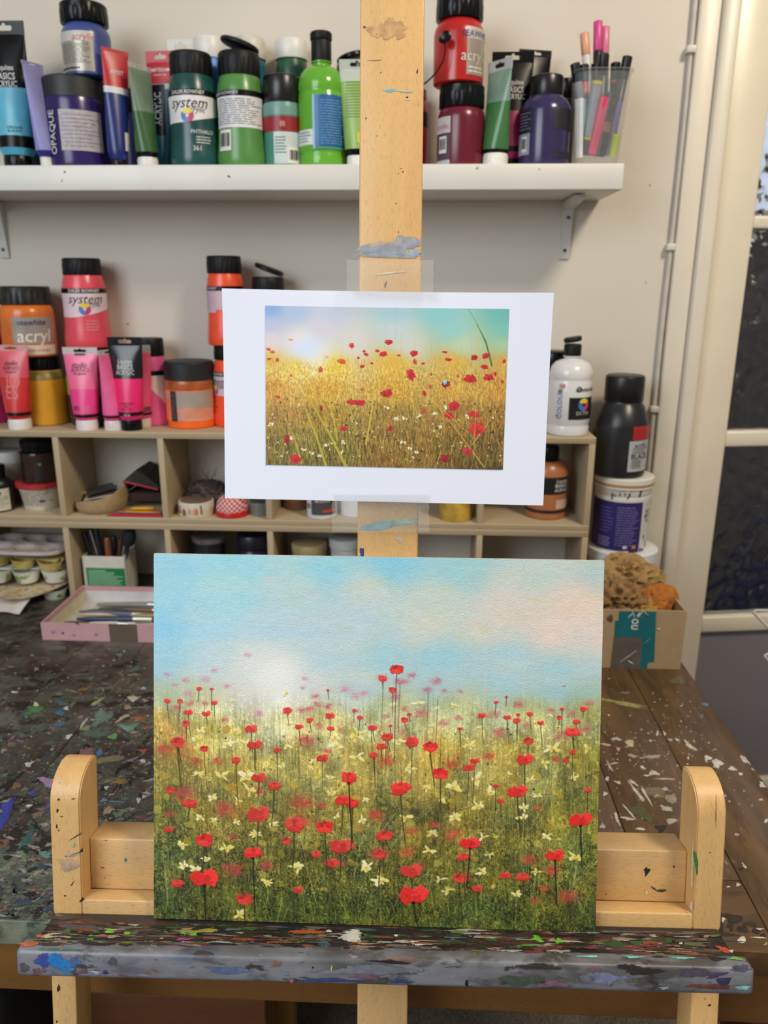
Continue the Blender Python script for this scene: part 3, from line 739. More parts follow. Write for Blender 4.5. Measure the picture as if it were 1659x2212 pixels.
for i in range(230):   # fine white flecks, right part
    v = rnd.gauss(1640, 90); u = rnd.uniform(1290, 1300+.62*(v-1300)+60)
    if v < 1460 or v > 2040: continue
    td.spot(tt, u, v, rnd.uniform(.6, 3.2), rnd.uniform(.5, 1.4), rnd.uniform(-30, 60), rnd.choice([W_, (180, 172, 160), (160, 146, 124)]), UPN, rnd, .4, 7, .0004)
flat = lambda x, y: np.array([min(max(x, TLX+.01), TRX-.003), min(max(y, TF+.003), YW-.01), TZ])
for i in range(900):   # the part of the table behind the easel and beyond
    x = rnd.uniform(-.98, .33); y = .6+.6*rnd.random()**1.3; q = rnd.uniform(.4, 1.3)
    if (-.62 < x < -.33 and y > .68) or x > .2: continue
    td.spot(flat, x, y, rnd.uniform(.002, .012)*q, rnd.uniform(.0015, .006)*q, rnd.uniform(-30, 30), rnd.choice(cols if x < .05 else [W_, (150, 140, 120), (110, 90, 66), (60, 48, 36)]), UPN, rnd, .5, 9, .0003, rnd.uniform(.35, .95))
o = td.build('paint_daubs', tab, tbl_inv)
# ================================================================== THE EASEL
EY, EL = rad(1.2), rad(10.8)
eX = np.array([math.cos(EY), math.sin(EY), 0]); n0 = np.array([math.sin(EY), -math.cos(EY), 0])
eU = math.cos(EL)*np.array([0, 0, 1.])-math.sin(EL)*n0; eN = math.cos(EL)*n0+math.sin(EL)*np.array([0, 0, 1.])
eO = np.array([-.03, .556, CAMZ-.527])
easel = empty('easel', (0, 0, 0), 'tall beech wood studio easel with paint-caked ledge', 'easel')
easel.matrix_world = Matrix(((eX[0], -eN[0], eU[0], eO[0]), (eX[1], -eN[1], eU[1], eO[1]), (eX[2], -eN[2], eU[2], eO[2]), (0, 0, 0, 1)))
E_INV = np.linalg.inv(np.array(easel.matrix_world))
def ehit_y(yl): return lambda u, v: on_plane(u, v, eO-eN*yl, eN)
def ehit_z(zl): return lambda u, v: on_plane(u, v, eO+eU*zl, eU)
beech_v = wood_mat('beech_upright', (224, 182, 120), (160, 112, 62), 2, 1.0, .42, .42)
beech_h = wood_mat('beech_cross', (222, 182, 122), (160, 112, 62), 0, 1.0, .42, .45, (150, 130, 110))
# mast
box('mast', -.0207, .0306, .0084, .032, .056, 1.25, beech_v, easel, bev=.0016)
box('mast_foot', -.0186, .0268, .009, .031, -.55, -.030, beech_v, easel, bev=.0016)
# short side posts with rounded tops
def post(x0, x1):
    prof = [(-.006, -.006), (-.006, .094)]
    for i in range(1, 10):
        g = math.pi*i/20*1.1; prof.append((-.006+.034*(1-math.cos(g)), .094+.030*math.sin(g)))
    prof += [(.034, .122), (.034, -.006)]
    bm = bmesh.new()
    f = bm.faces.new([bm.verts.new((x0, y, z)) for y, z in prof])
    r = bmesh.ops.extrude_face_region(bm, geom=[f])
    for v in r['geom']:
        if isinstance(v, bmesh.types.BMVert): v.co.x = x1
    bmesh.ops.bevel(bm, geom=[e for e in bm.edges if abs(e.verts[0].co.x-e.verts[1].co.x) < 1e-6], offset=.0012, segments=2, affect='EDGES')
    return bm_obj('side_post', bm, beech_v, easel, True, 40)
post(-.2858, -.2596); post(.2705, .2948)
box('side_leg', -.2915, -.2695, -.002, .030, -.70, -.030, beech_v, easel, bev=.0012)
box('side_leg', .2745, .2985, -.002, .030, -.70, -.030, beech_v, easel, bev=.0012)
box('cross_rail', -.2596, .2705, .0121, .044, .0060, .054, beech_h, easel, bev=.0015)
box('ledge_backboard', -.2606, .2712, -.0055, .012, -.030, .0072, beech_h, easel, bev=.0015)
# ledge: a tray board and a thicker nosing along its front, both crusted with paint
crust = layered_paint('ledge_crust', (52, 42, 38), [((84, 60, 48), 10, .5, .1), ((36, 34, 40), 14, .52, .05), ((120, 112, 104), 30, .6, .05), ((30, 52, 38), 12, .58, .06), ((160, 120, 90), 34, .66, .04), ((176, 178, 176), 46, .68, .03)], rough=.42, stretch=(.9, 3.2, 3.2), bump=.6)
nose = layered_paint('ledge_nosing', (104, 104, 107), [((124, 126, 134), 8, .46, .12), ((78, 75, 76), 16, .52, .08), ((86, 94, 116), 9, .57, .08), ((60, 54, 54), 26, .58, .05), ((140, 130, 134), 30, .63, .05), ((110, 70, 70), 11, .63, .05)], rough=.42, stretch=(1.2, 2.4, 3.4), bump=.35)
LT = -.005
box('ledge_tray', -.2835, .2915, -.0455, -.0058, -.028, LT, crust, easel, bev=.0015)
o = box('ledge_nosing', -.2905, .2985, -.0645, -.047, -.0232, .0005, nose, easel, bev=.0045, seg=4)
# --- dried paint on the ledge
ed = Daubs(); rnd = random.Random(21)
hz, hy = ehit_z(LT), ehit_y(-.0645)
htop = ehit_z(.0005)
def el(spots, ox, oy, sc, hit, n, rough=.35, h=.0006):
    for (x, y, a, b, r, c) in spots: ed.spot(hit, ox+x/sc, oy+y/sc, a/sc, b/sc, r, c, n, rnd, rough, 13, h, .95 if max(a, b)/sc < 12 else .8)
LG = (110, 196, 60); GR = (40, 110, 66); OR = (176, 84, 44); CRM = (206, 186, 160)
el([(470, 1480, 130, 26, 2, CRM), (570, 1430, 36, 16, 5, GR), (800, 1445, 34, 20, 0, GR), (915, 1440, 44, 18, -5, LG), (1065, 1452, 28, 18, 0, LG), (1125, 1450, 40, 20, 0, (60, 110, 90)), (750, 1490, 30, 22, -10, LG),
    (620, 1480, 50, 16, 5, (42, 38, 56)), (700, 1425, 120, 14, 2, (120, 62, 38)), (850, 1480, 60, 14, 0, OR), (620, 1400, 200, 26, 2, (84, 72, 86)), (1240, 1525, 46, 14, 0, (130, 140, 60)), (1530, 1462, 30, 20, 0, LG), (1610, 1470, 24, 24, 0, LG),
    (1540, 1505, 80, 14, 0, (176, 80, 130)), (1380, 1530, 60, 10, 0, (150, 140, 70)), (480, 1505, 30, 10, 0, W_), (1560, 1420, 60, 10, -5, (150, 150, 60)), (1350, 1500, 16, 6, 0, W_), (340, 1480, 40, 14, 0, (196, 120, 80)), (520, 1330, 180, 12, 0, (70, 66, 62))], 0, 1640, 3.867, hz, eN*0+eU)
el([(230, 250, 70, 8, 2, (60, 44, 40)), (110, 205, 60, 10, -8, (160, 150, 60)), (25, 216, 15, 9, 0, LG), (73, 218, 13, 11, 0, LG), (520, 210, 80, 8, 2, OR), (360, 250, 70, 14, 5, (30, 26, 26)), (480, 245, 40, 8, 0, (120, 170, 80)), (590, 258, 36, 10, 0, (90, 130, 146)),
    (610, 206, 12, 6, 0, W_), (877, 224, 9, 5, 0, W_), (700, 225, 44, 30, 0, (210, 208, 196)), (703, 222, 26, 18, 0, (196, 196, 196)), (715, 262, 50, 10, 0, (150, 60, 60)), (970, 256, 44, 9, 4, W_), (800, 262, 120, 8, 2, (196, 160, 130)),
    (1100, 250, 80, 10, 3, (60, 84, 50)), (1440, 238, 26, 12, 20, LG), (1525, 245, 18, 11, 15, LG), (1420, 268, 70, 8, 0, (110, 170, 60)), (1240, 235, 14, 5, 0, (150, 160, 60)), (1500, 268, 60, 7, 0, (180, 80, 50)), (900, 210, 200, 10, 2, (40, 36, 44)), (1280, 278, 40, 6, 0, (200, 150, 140)), (430, 264, 120, 6, 1, (190, 150, 120))], 380, 1900, 1.843, hz, eU)
el([(330, 1545, 120, 26, 3, (30, 84, 44)), (520, 1540, 60, 22, 3, (34, 96, 54)), (800, 1515, 50, 22, 0, (36, 84, 48)), (893, 1541, 18, 10, 5, (214, 206, 180)), (820, 1585, 110, 14, 6, (196, 150, 120)), (980, 1610, 120, 16, 5, CRM), (1250, 1590, 70, 20, 20, (206, 70, 50)), (1315, 1605, 18, 12, 0, W_),
    (420, 1588, 60, 8, 2, (206, 190, 170)), (300, 1584, 40, 8, 2, (206, 150, 110)), (140, 1580, 60, 10, 3, (180, 90, 80)), (550, 1590, 50, 7, 2, (206, 170, 140)), (1100, 1600, 40, 10, 0, (30, 26, 26))], 1240, 1640, 3.866, hz, eU)
# nosing top and front
el([(250, 1545, 90, 20, -6, (190, 100, 60)), (420, 1550, 120, 14, 0, (60, 50, 44)), (480, 1590, 200, 8, 1, (70, 120, 90))], 0, 1640, 3.867, htop, eU)
el([(700, 1652, 60, 8, 2, (40, 36, 34)), (920, 1662, 110, 9, 1, (120, 190, 180)), (500, 1655, 90, 9, 1, (120, 190, 180)), (130, 1650, 90, 10, 1, (140, 206, 196)), (1200, 1668, 70, 18, 5, (36, 34, 32)), (1360, 1668, 60, 14, 10, (120, 170, 90))], 1240, 1640, 3.866, htop, eU)
for i in range(480):
    u = rnd.uniform(90, 1580); v = 2050+(u-829)*.016-17+rnd.choice((-24, -10, 2, 14))+rnd.uniform(-5, 5)
    ed.spot(hz if v < 2032+(u-829)*.022 else htop, u, v, rnd.uniform(8, 44), rnd.uniform(1, 3.4), rnd.uniform(0, 3), rnd.choice([(50, 90, 56), (130, 74, 52), (150, 136, 120), (100, 92, 90), (80, 54, 44), (36, 32, 36), (160, 156, 148), (96, 116, 54), (116, 52, 50), (76, 96, 104), (36, 32, 36), (56, 48, 54), (46, 42, 40), (30, 28, 30), (64, 48, 40), (44, 38, 44)]), eU, rnd, .5, 9, .0005, rnd.uniform(.45, 1))
el([(480, 1690, 110, 60, 20, (40, 120, 190)), (350, 1680, 70, 60, 0, (60, 76, 150)), (200, 1740, 40, 40, 0, (84, 78, 84)), (320, 1770, 60, 24, 0, (104, 76, 82)), (560, 1760, 60, 30, 0, (56, 120, 170)), (700, 1770, 50, 24, 0, (110, 80, 96)), (620, 1690, 60, 40, 10, (70, 100, 150)), (800, 1780, 40, 12, 10, (150, 160, 180)), (880, 1780, 26, 16, 0, (44, 60, 120)), (940, 1690, 40, 34, 0, (84, 84, 92))], 0, 1640, 3.867, hy, eN, .4, .0003)
el([(560, 1760, 210, 36, 3, (52, 46, 42)), (280, 1830, 170, 50, 0, (118, 122, 152)), (110, 1830, 60, 44, 0, (104, 108, 116)), (1030, 1780, 180, 40, 0, (84, 76, 90)), (1180, 1800, 90, 20, -10, (80, 60, 100)), (1130, 1895, 200, 18, 2, (110, 62, 54)), (1400, 1905, 70, 18, 0, (130, 190, 190)), (1240, 1850, 60, 40, 0, (56, 56, 90)), (750, 1910, 40, 12, 0, (150, 158, 170)), (1400, 1740, 60, 34, 0, (96, 92, 110))], 1240, 1640, 3.866, hy, eN, .4, .0003)
el([(620, 400, 130, 9, 0, (56, 64, 110)), (760, 385, 60, 12, 0, (110, 84, 96)), (900, 405, 50, 8, 0, (60, 70, 120)), (1158, 411, 7, 14, 0, (24, 24, 28)), (1370, 400, 90, 20, 0, (70, 84, 74)), (1500, 415, 70, 14, 0, (120, 92, 112)), (900, 318, 80, 8, 2, (150, 110, 84)), (400, 335, 20, 12, 0, (140, 104, 80)), (840, 325, 90, 8, 2, (44, 40, 44)), (1440, 345, 100, 12, 3, (58, 58, 52)), (620, 352, 3, 14, 10, (200, 190, 90)), (200, 360, 90, 14, 2, (92, 108, 140)), (780, 360, 200, 20, 0, (112, 116, 124)), (460, 404, 8, 6, 0, (170, 90, 110)), (545, 350, 4, 4, 0, (30, 30, 30))], 380, 1900, 1.843, hy, eN, .4, .0003)
ed.build('ledge_paint', easel, E_INV)
# --- specks, smears and drips on the bare wood
ew = Daubs(); DK = (40, 30, 24)
def ewl(spots, ox, oy, sc, yl, h=.0004, rough=.35):
    for (x, y, a, b, r, c) in spots: ew.spot(ehit_y(yl), ox+x/sc, oy+y/sc, a/sc, b/sc, r, c, eN, rnd, rough, 10, h)
ewl([(275, 195, 3, 4, 0, DK), (168, 236, 4, 4, 0, (90, 66, 44)), (85, 185, 12, 9, 20, (120, 92, 66)), (447, 489, 6, 13, 8, (24, 22, 22)), (197, 496, 4, 4, 0, DK), (265, 617, 38, 11, -6, (136, 196, 206)), (360, 625, 60, 6, 5, (176, 190, 176)), (378, 664, 7, 6, 0, DK),
     (382, 680, 16, 7, 0, (196, 190, 166)), (97, 807, 4, 6, 0, DK), (170, 928, 3, 3, 0, DK), (349, 1173, 5, 4, 0, DK), (336, 1150, 4, 3, 0, DK), (318, 1183, 3, 3, 0, DK), (302, 1388, 3, 4, 0, DK), (318, 1584, 4, 4, 0, DK), (160, 411, 52, 5, -2, (196, 156, 116))], 760, 0, 3.16, .0084)
ewl([(230, 1940, 6, 26, 15, (120, 88, 58))], 760, 0, 3.16, .0084)
ewl([(490, 335, 9, 10, 0, DK), (610, 330, 16, 5, -20, (84, 92, 40)), (480, 430, 8, 16, 10, DK), (515, 477, 14, 5, 0, (84, 92, 40)), (475, 560, 6, 20, 0, DK), (492, 595, 6, 8, 0, DK), (555, 490, 5, 5, 0, W_), (620, 710, 9, 30, 5, (140, 170, 150)), (570, 880, 90, 60, 0, (186, 156, 128)), (600, 905, 4, 4, 0, DK), (605, 1040, 4, 26, 30, DK), (545, 1138, 9, 6, 0, DK),
     (640, 640, 70, 5, -32, (90, 70, 44)), (620, 790, 70, 6, -18, (80, 70, 50)), (685, 760, 12, 20, 20, (50, 50, 36)), (685, 1170, 26, 10, -50, (30, 26, 22)), (600, 800, 60, 16, -8, (176, 160, 150)), (500, 190, 12, 16, 30, W_)], 0, 1640, 3.867, -.006)
ewl([(1050, 840, 11, 15, 0, (70, 130, 170)), (855, 905, 18, 4, 10, DK), (875, 990, 4, 4, 0, DK), (845, 717, 4, 3, 0, DK), (885, 675, 12, 3, 0, DK), (766, 990, 5, 4, 0, DK)], 0, 1640, 3.867, .012)
ewl([(610, 935, 22, 38, 30, (44, 36, 32)), (730, 1097, 36, 12, 0, (60, 56, 30)), (665, 1078, 34, 5, 35, (60, 56, 30)), (605, 1110, 12, 22, 5, (206, 190, 150)), (833, 895, 7, 10, 10, DK), (268, 1125, 5, 4, 0, DK)], 1240, 1640, 3.866, .012)
ewl([(1015, 850, 16, 110, -8, (60, 120, 50)), (985, 930, 7, 200, 2, (190, 186, 160)), (980, 1230, 10, 40, 0, (206, 204, 196)), (1135, 778, 5, 4, 0, DK), (1183, 440, 3, 150, 0, (110, 76, 44))], 1240, 1640, 3.866, -.006)
ewl([(1130, 2052, 12, 8, 0, DK), (1093, 1999, 6, 5, 0, DK)], 1240, 1640, 3.866, -.002)
ewl([(490, 1910, 12, 34, 5, (60, 46, 34)), (800, 1910, 7, 30, 15, (110, 84, 50)), (475, 2190, 8, 8, 0, DK)], 0, 1640, 3.867, -.002)
# lilac-blue and turquoise smears on the mast
for (u, v, a, b, r, c) in [(842, 535, 64, 14, -5, (150, 152, 160)), (800, 540, 30, 9, 0, (146, 156, 170)), (880, 525, 30, 13, 0, (150, 150, 158)), (870, 520, 14, 12, 10, (160, 156, 160)), (895, 548, 14, 9, 0, (150, 164, 176)), (835, 552, 60, 6, 2, (158, 156, 156)), (850, 548, 54, 5, 2, (140, 156, 172)), (820, 528, 40, 6, -8, (176, 160, 140)),
                           (845, 1132, 52, 5, -4, (130, 176, 178)), (815, 1138, 34, 7, -4, (120, 172, 180)), (800, 1140, 22, 5, -10, (120, 172, 186)), (880, 1128, 22, 4, 0, (160, 186, 170)), (850, 1124, 46, 3, -3, (170, 180, 150)), (864, 1165, 7, 7, 0, (190, 170, 140)), (782, 1192, 5, 10, 0, (50, 56, 110)), (845, 590, 40, 2.2, -6, (214, 196, 160)), (850, 60, 26, 22, 0, (200, 156, 106)), (815, 65, 20, 14, 0, (204, 160, 108)), (865, 75, 10, 10, 0, (198, 154, 104))]:
    ew.spot(ehit_y(.0084), u, v, a, b, r, c, eN, rnd, .3, 16, .0002 if c[0] > 190 and v < 100 else .0003)
ew.build('wood_paint_specks', easel, E_INV)

# ================================================================== RASTER OF BRUSH STROKES (painted picture and printed photograph)
class Ras:
    def __init__(s, W, H, corners):
        s.W, s.H = W, H; s.a = np.zeros((H, W, 3)); s.h = np.zeros((H, W)); s.c = corners
        A = []; B = []
        for (x, y), (q, t) in zip(corners, ((0, 0), (1, 0), (1, 1), (0, 1))):
            A += [[x, y, 1, 0, 0, 0, -q*x, -q*y], [0, 0, 0, x, y, 1, -t*x, -t*y]]; B += [q, t]
        m = np.linalg.solve(np.array(A, float), np.array(B, float)); s.M = np.append(m, 1).reshape(3, 3)
        s.k = W/abs(corners[1][0]-corners[0][0])
    def P(s, x, y):
        q = s.M@np.array([x, y, 1.0]); return q[0]/q[2]*(s.W-1), q[1]/q[2]*(s.H-1)
    def win(s, x, y, R):
        x0, x1 = int(max(0, x-R-2)), int(min(s.W, x+R+3)); y0, y1 = int(max(0, y-R-2)), int(min(s.H, y+R+3))
        if x1 <= x0 or y1 <= y0: return None
        yy, xx = np.mgrid[y0:y1, x0:x1]; return slice(y0, y1), slice(x0, x1), xx-x, yy-y
    def mix(s, sl, m, col, h=0):
        c = np.array(col)/255.; s.a[sl] += (c-s.a[sl])*m[..., None]
        if h: s.h[sl] = np.maximum(s.h[sl], m*h)
    rag = 0.0
    def blob(s, x, y, rx, ry, rot, col, al=1, soft=.0, h=0, raw=False):
        if not raw: x, y = s.P(x, y); rx *= s.k; ry *= s.k
        w = s.win(x, y, max(rx, ry)*(1.6 if soft else 1.05)+1)
        if w is None: return
        sy, sx, X, Y = w; c, n = math.cos(rad(rot)), math.sin(rad(rot))
        d = np.sqrt(((X*c+Y*n)/max(rx, .4))**2+((-X*n+Y*c)/max(ry, .4))**2)
        if s.rag and not soft:
            th = np.arctan2(Y, X); q = random.random()*6.28; d = d*(1+s.rag*(.5*np.sin(2*th+q)+.4*np.sin(5*th+2*q)+.3*np.sin(9*th+3*q)))
        if soft: m = np.exp(-d*d*(1.6))
        else: m = np.clip((1-d)*max(1, min(rx, ry))+.5, 0, 1)
        s.mix((sy, sx), m*al, col, h)
    def line(s, pts, w0, w1, col, al=1, h=0):
        pts = [s.P(*p) for p in pts]; n = len(pts)-1
        for i in range(n):
            (ax, ay), (bx, by) = pts[i], pts[i+1]; R = math.hypot(bx-ax, by-ay)/2+max(w0, w1)*s.k+1
            w = s.win((ax+bx)/2, (ay+by)/2, R)
            if w is None: continue
            sy, sx, X, Y = w; X = X+(ax+bx)/2-ax; Y = Y+(ay+by)/2-ay
            L2 = (bx-ax)**2+(by-ay)**2+1e-9; t = np.clip((X*(bx-ax)+Y*(by-ay))/L2, 0, 1)
            d = np.hypot(X-t*(bx-ax), Y-t*(by-ay)); g = (i+t)/n; ww = (w0+(w1-w0)*g)*s.k*.5
            s.mix((sy, sx), np.clip(ww-d+.5, 0, 1)*np.minimum(1, ww*2+.35)*al, col, h)
    def field(s, pts, sig, power=1.0):
        """soft blend between colour notes [(x, y, rgb)]"""
        yy, xx = np.mgrid[0:s.H, 0:s.W]; num = np.zeros((s.H, s.W, 3)); den = np.full((s.H, s.W), 1e-9)
        for x, y, c in pts:
            px, py = s.P(x, y); d2 = ((xx-px)**2+((yy-py)*1.25)**2)/(sig*s.k)**2
            w = 1/(d2+.12)**1.7; num += w[..., None]*np.array(c)/255.; den += w
        s.a[:] = num/den[..., None]
    def noise(s, sx, sy, seed):
        r = np.random.RandomState(seed); gx, gy = int(s.W/sx)+3, int(s.H/sy)+3; g = r.rand(gy, gx)
        x = np.arange(s.W)/sx; y = np.arange(s.H)/sy; xi, yi = x.astype(int), y.astype(int); fx, fy = x-xi, y-yi
        fx = fx*fx*(3-2*fx); fy = fy*fy*(3-2*fy)
        A = g[np.ix_(yi, xi)]; B = g[np.ix_(yi, xi+1)]; Cc = g[np.ix_(yi+1, xi)]; Dd = g[np.ix_(yi+1, xi+1)]
        return (A*(1-fx)+B*fx)*(1-fy)[:, None]+(Cc*(1-fx)+Dd*fx)*fy[:, None]
    def mesh(s, name, parent, wid, hei, material, rel=0.0, warp=None):
        xs = np.linspace(-wid/2, wid/2, s.W); zs = np.linspace(hei, 0, s.H); X, Z = np.meshgrid(xs, zs)
        Yv = -s.h*rel
        if warp is not None: Yv = Yv+warp(X, Z)
        me = D.meshes.new(name); n = s.W*s.H
        me.vertices.add(n); me.vertices.foreach_set('co', np.stack([X, Yv, Z], -1).astype('f').ravel())
        i = (np.arange(s.H-1)[:, None]*s.W+np.arange(s.W-1)[None]).ravel()
        q = np.stack([i, i+s.W, i+s.W+1, i+1], -1).astype('i'); nf = len(q)
        me.loops.add(nf*4); me.loops.foreach_set('vertex_index', q.ravel())
        me.polygons.add(nf); me.polygons.foreach_set('loop_start', np.arange(nf, dtype='i')*4)
        me.update(calc_edges=True); me.polygons.foreach_set('use_smooth', np.ones(nf, bool))
        a = me.color_attributes.new('Col', 'FLOAT_COLOR', 'POINT'); c = np.clip(s.a, 0, 1)
        L = np.where(c <= .04045, c/12.92, ((c+.055)/1.055)**2.4).reshape(-1, 3)
        a.data.foreach_set('color', np.c_[L, np.ones(n)].astype('f').ravel())
        me.materials.append(material); o = D.objects.new(name, me); COL.objects.link(o); o.parent = parent
        return o
# ------------------------------------------------------------------ the painting of a poppy meadow
CW, CH = .380, .3175
pa = empty('painting', (-.0343, .5412, CAMZ-.5287), 'unframed painting of a red poppy meadow under a pale blue sky', 'painting', rot=(rad(-13.96), 0, rad(.66)))
box('panel', -CW/2, CW/2, .0004, .0045, 0, CH, mat((214, 206, 190), rough=.7), pa)
pr = Ras(760, 636, [(331, 1195.7), (1305.3, 1213), (1287.5, 2011), (332, 1981)])
pr.field([(340, 1210, (128, 198, 220)), (500, 1215, (132, 204, 220)), (700, 1220, (124, 200, 220)), (850, 1225, (112, 192, 216)), (1000, 1230, (134, 196, 200)), (1150, 1235, (180, 200, 190)), (1290, 1235, (170, 194, 186)),
          (350, 1300, (124, 200, 228)), (500, 1290, (146, 208, 220)), (650, 1275, (170, 204, 200)), (800, 1290, (190, 204, 196)), (950, 1300, (190, 204, 186)), (1100, 1310, (214, 200, 184)), (1250, 1300, (226, 200, 178)),
          (350, 1370, (124, 198, 230)), (450, 1370, (160, 208, 226)), (600, 1350, (172, 206, 218)), (750, 1350, (180, 204, 210)), (900, 1350, (196, 206, 196)), (1050, 1350, (206, 204, 190)), (1200, 1370, (226, 204, 190)), (1290, 1370, (222, 202, 190)),
          (350, 1430, (140, 200, 220)), (450, 1440, (186, 212, 216)), (560, 1430, (206, 220, 222)), (700, 1420, (166, 206, 218)), (830, 1420, (150, 202, 212)), (950, 1420, (140, 200, 216)), (1100, 1430, (160, 204, 212)), (1200, 1450, (150, 198, 210)), (1280, 1440, (180, 204, 206)),
          (595, 1465, (240, 240, 236)), (600, 1500, (232, 232, 222)), (520, 1490, (214, 216, 210)), (680, 1480, (206, 214, 210)), (780, 1480, (178, 206, 208)), (960, 1470, (170, 200, 196)), (1100, 1475, (160, 200, 204)), (1190, 1480, (146, 194, 206)), (1280, 1480, (150, 186, 176)),
          (345, 1500, (170, 190, 160)), (430, 1510, (196, 200, 160)), (345, 1560, (176, 150, 84)), (450, 1580, (186, 172, 96)), (600, 1560, (196, 194, 150)), (700, 1560, (190, 186, 130)), (850, 1540, (184, 188, 140)), (1000, 1530, (186, 190, 140)), (1150, 1540, (180, 182, 124)), (1280, 1540, (160, 160, 96)),
          (350, 1650, (140, 120, 56)), (500, 1660, (150, 132, 60)), (650, 1640, (160, 150, 84)), (800, 1650, (164, 146, 74)), (950, 1640, (166, 148, 76)), (1100, 1640, (156, 144, 74)), (1270, 1650, (134, 124, 54)),
          (345, 1760, (98, 100, 48)), (500, 1770, (120, 110, 48)), (650, 1760, (130, 118, 52)), (800, 1770, (124, 114, 50)), (950, 1760, (122, 112, 50)), (1100, 1770, (116, 110, 48)), (1270, 1760, (122, 118, 46)),
          (345, 1870, (84, 96, 48)), (500, 1880, (88, 92, 38)), (650, 1880, (92, 96, 40)), (800, 1880, (88, 92, 38)), (950, 1880, (90, 94, 40)), (1100, 1880, (92, 98, 40)), (1270, 1870, (98, 104, 44)),
          (345, 1970, (72, 84, 40)), (500, 1975, (72, 82, 30)), (700, 1980, (72, 84, 30)), (900, 1990, (76, 88, 32)), (1100, 1990, (72, 84, 34)), (1275, 1995, (58, 70, 36))], 70)
# scumbled weave, peach clouds, worn texture
Yg = np.linspace(1200, 2000, pr.H)[:, None]
sky = np.clip((1520-Yg)/60, 0, 1); fld = np.clip((Yg-1480)/90, 0, 1); low = np.clip((Yg-1640)/260, 0, 1)
n1 = pr.noise(3, 1.6, 1)-.5; n2 = pr.noise(14, 5, 2)-.5; n3 = pr.noise(60, 26, 3)-.5
pr.a += (n1*.035+n2*.03)[..., None]*sky[..., None]
pr.a += (n3*.10)[..., None]*np.array([.9, .15, -.6])*sky[..., None]
v1 = pr.noise(1.5, 34, 4)-.5; v2 = pr.noise(3, 90, 5)-.5; v3 = pr.noise(1.3, 5, 6)-.5; v4 = pr.noise(22, 30, 8)-.5
pr.a += (1-pr.a)*(.24*sky)[..., None]
pr.a *= 1+.10*fld[..., None]*np.array([1.2, 1.0, .6])
pr.a *= 1+(v1*.2+v2*.16+v3*.25+v4*.4)[..., None]*fld[..., None]*np.array([1, 1, 1.15])
sp_ = pr.noise(1.5, 2.0, 41)*.6+pr.noise(5, 8, 42)*.4; cl__ = pr.noise(34, 30, 43)
pr.a *= 1-(np.clip((sp_-.56+.25*(cl__-.5))/.1, 0, 1)*.5*low)[..., None]
pr.a += (np.clip((pr.noise(1.6, 2.4, 44)*.6+pr.noise(6, 6, 45)*.4-.6)/.1, 0, 1)*.16*fld)[..., None]*np.array([1.1, 1.0, .4])
pr.a += (pr.noise(40, 40, 9)-.5)[..., None]*.16*fld[..., None]*np.array([1, .5, -.2])
pr.h += (.25+n1*.5)*1.0
R_ = random.Random(5)
pr.blob(597, 1462, 70, 55, 0, (244, 244, 240), .75, 1); pr.blob(600, 1500, 60, 40, 0, (236, 236, 226), .5, 1)
for i in range(46):   # yellow and peach dry-brush touches in the sky
    pr.blob(R_.uniform(560, 1290), R_.uniform(1225, 1390), R_.uniform(8, 34), R_.uniform(4, 11), 0, R_.choice([(226, 206, 180), (230, 200, 190), (206, 210, 150), (232, 206, 186)]), R_.uniform(.1, .3), 1)
for i in range(26): pr.line([(x := R_.uniform(340, 1280), R_.uniform(1330, 1420)), (x+R_.uniform(-6, 6), 1530)], 1.2, 1.6, (214, 222, 206), .25)
pr.rag = .22
def soft(x, y, r, col, al=.55):
    pr.blob(x, y, r, r*.62, R_.uniform(-15, 15), col, al, 1)
    for k in range(5):
        g = R_.uniform(0, 360); pr.blob(x+R_.uniform(-.6, .6)*r, y+R_.uniform(-.35, .35)*r, r*.35, r*.12, g, tuple(min(255, c+R_.randint(-26, 30)) for c in col), .5, h=.8)
def poppy(x, y, w, col=(228, 44, 40), stem=0, dk=False, tall=.72):
    hh = w*tall; d = tuple(int(c*.78) for c in col); lt = tuple(min(255, int(c*1.06+14)) for c in col); k = R_.random()
    if stem:
        bx = x+R_.uniform(-.25, .35)*w
        pr.line([(x, y+hh*.4), (x+(bx-x)*.3, y+hh*.4+stem*.4), (bx, y+hh*.4+stem)], 3.2 if w > 22 else 1.8, 2.4 if w > 22 else 1.2, (30, 26, 18) if dk else (64, 60, 30), .9, .8)
    if k < .34:
        pr.blob(x-w*.28, y, w*.36, hh*.5, 12, col, 1, h=1.4); pr.blob(x+w*.28, y-hh*.08, w*.36, hh*.52, -22, lt, 1, h=1.5); pr.blob(x, y+hh*.12, w*.34, hh*.4, 0, col, 1, h=1.3)
        pr.blob(x+w*.1, y+hh*.02, w*.12, hh*.3, 20, d, .5, 1)
    elif k < .7:
        pr.blob(x, y, w*.52, hh*.5, R_.uniform(-12, 12), col, 1, h=1.4); pr.blob(x-w*.25, y-hh*.2, w*.25, hh*.3, 20, lt, .9, h=1.5); pr.blob(x+w*.27, y-hh*.16, w*.24, hh*.3, -20, lt, .8, h=1.5)
        pr.blob(x, y-hh*.3, w*.16, hh*.12, 0, d, .55)
    else:
        for g in (-38, 0, 38): pr.blob(x+w*.34*math.sin(rad(g)), y+hh*.1-hh*.2*math.cos(rad(g)), w*.26, hh*.46, g*.8, col if g else d, 1, h=1.4)
        pr.blob(x, y+hh*.2, w*.4, hh*.26, 0, lt, .9, h=1.5)
    for q in range(4):
        pr.blob(x+R_.uniform(-.4, .4)*w, y+R_.uniform(-.3, .3)*hh, w*.14, hh*.06, R_.uniform(-70, 70), R_.choice([d, lt, (250, 90, 70)]), .6, h=1.7)
    if dk: pr.blob(x, y+hh*.45, w*.08, w*.08, 0, (24, 18, 16), 1, h=1.6)
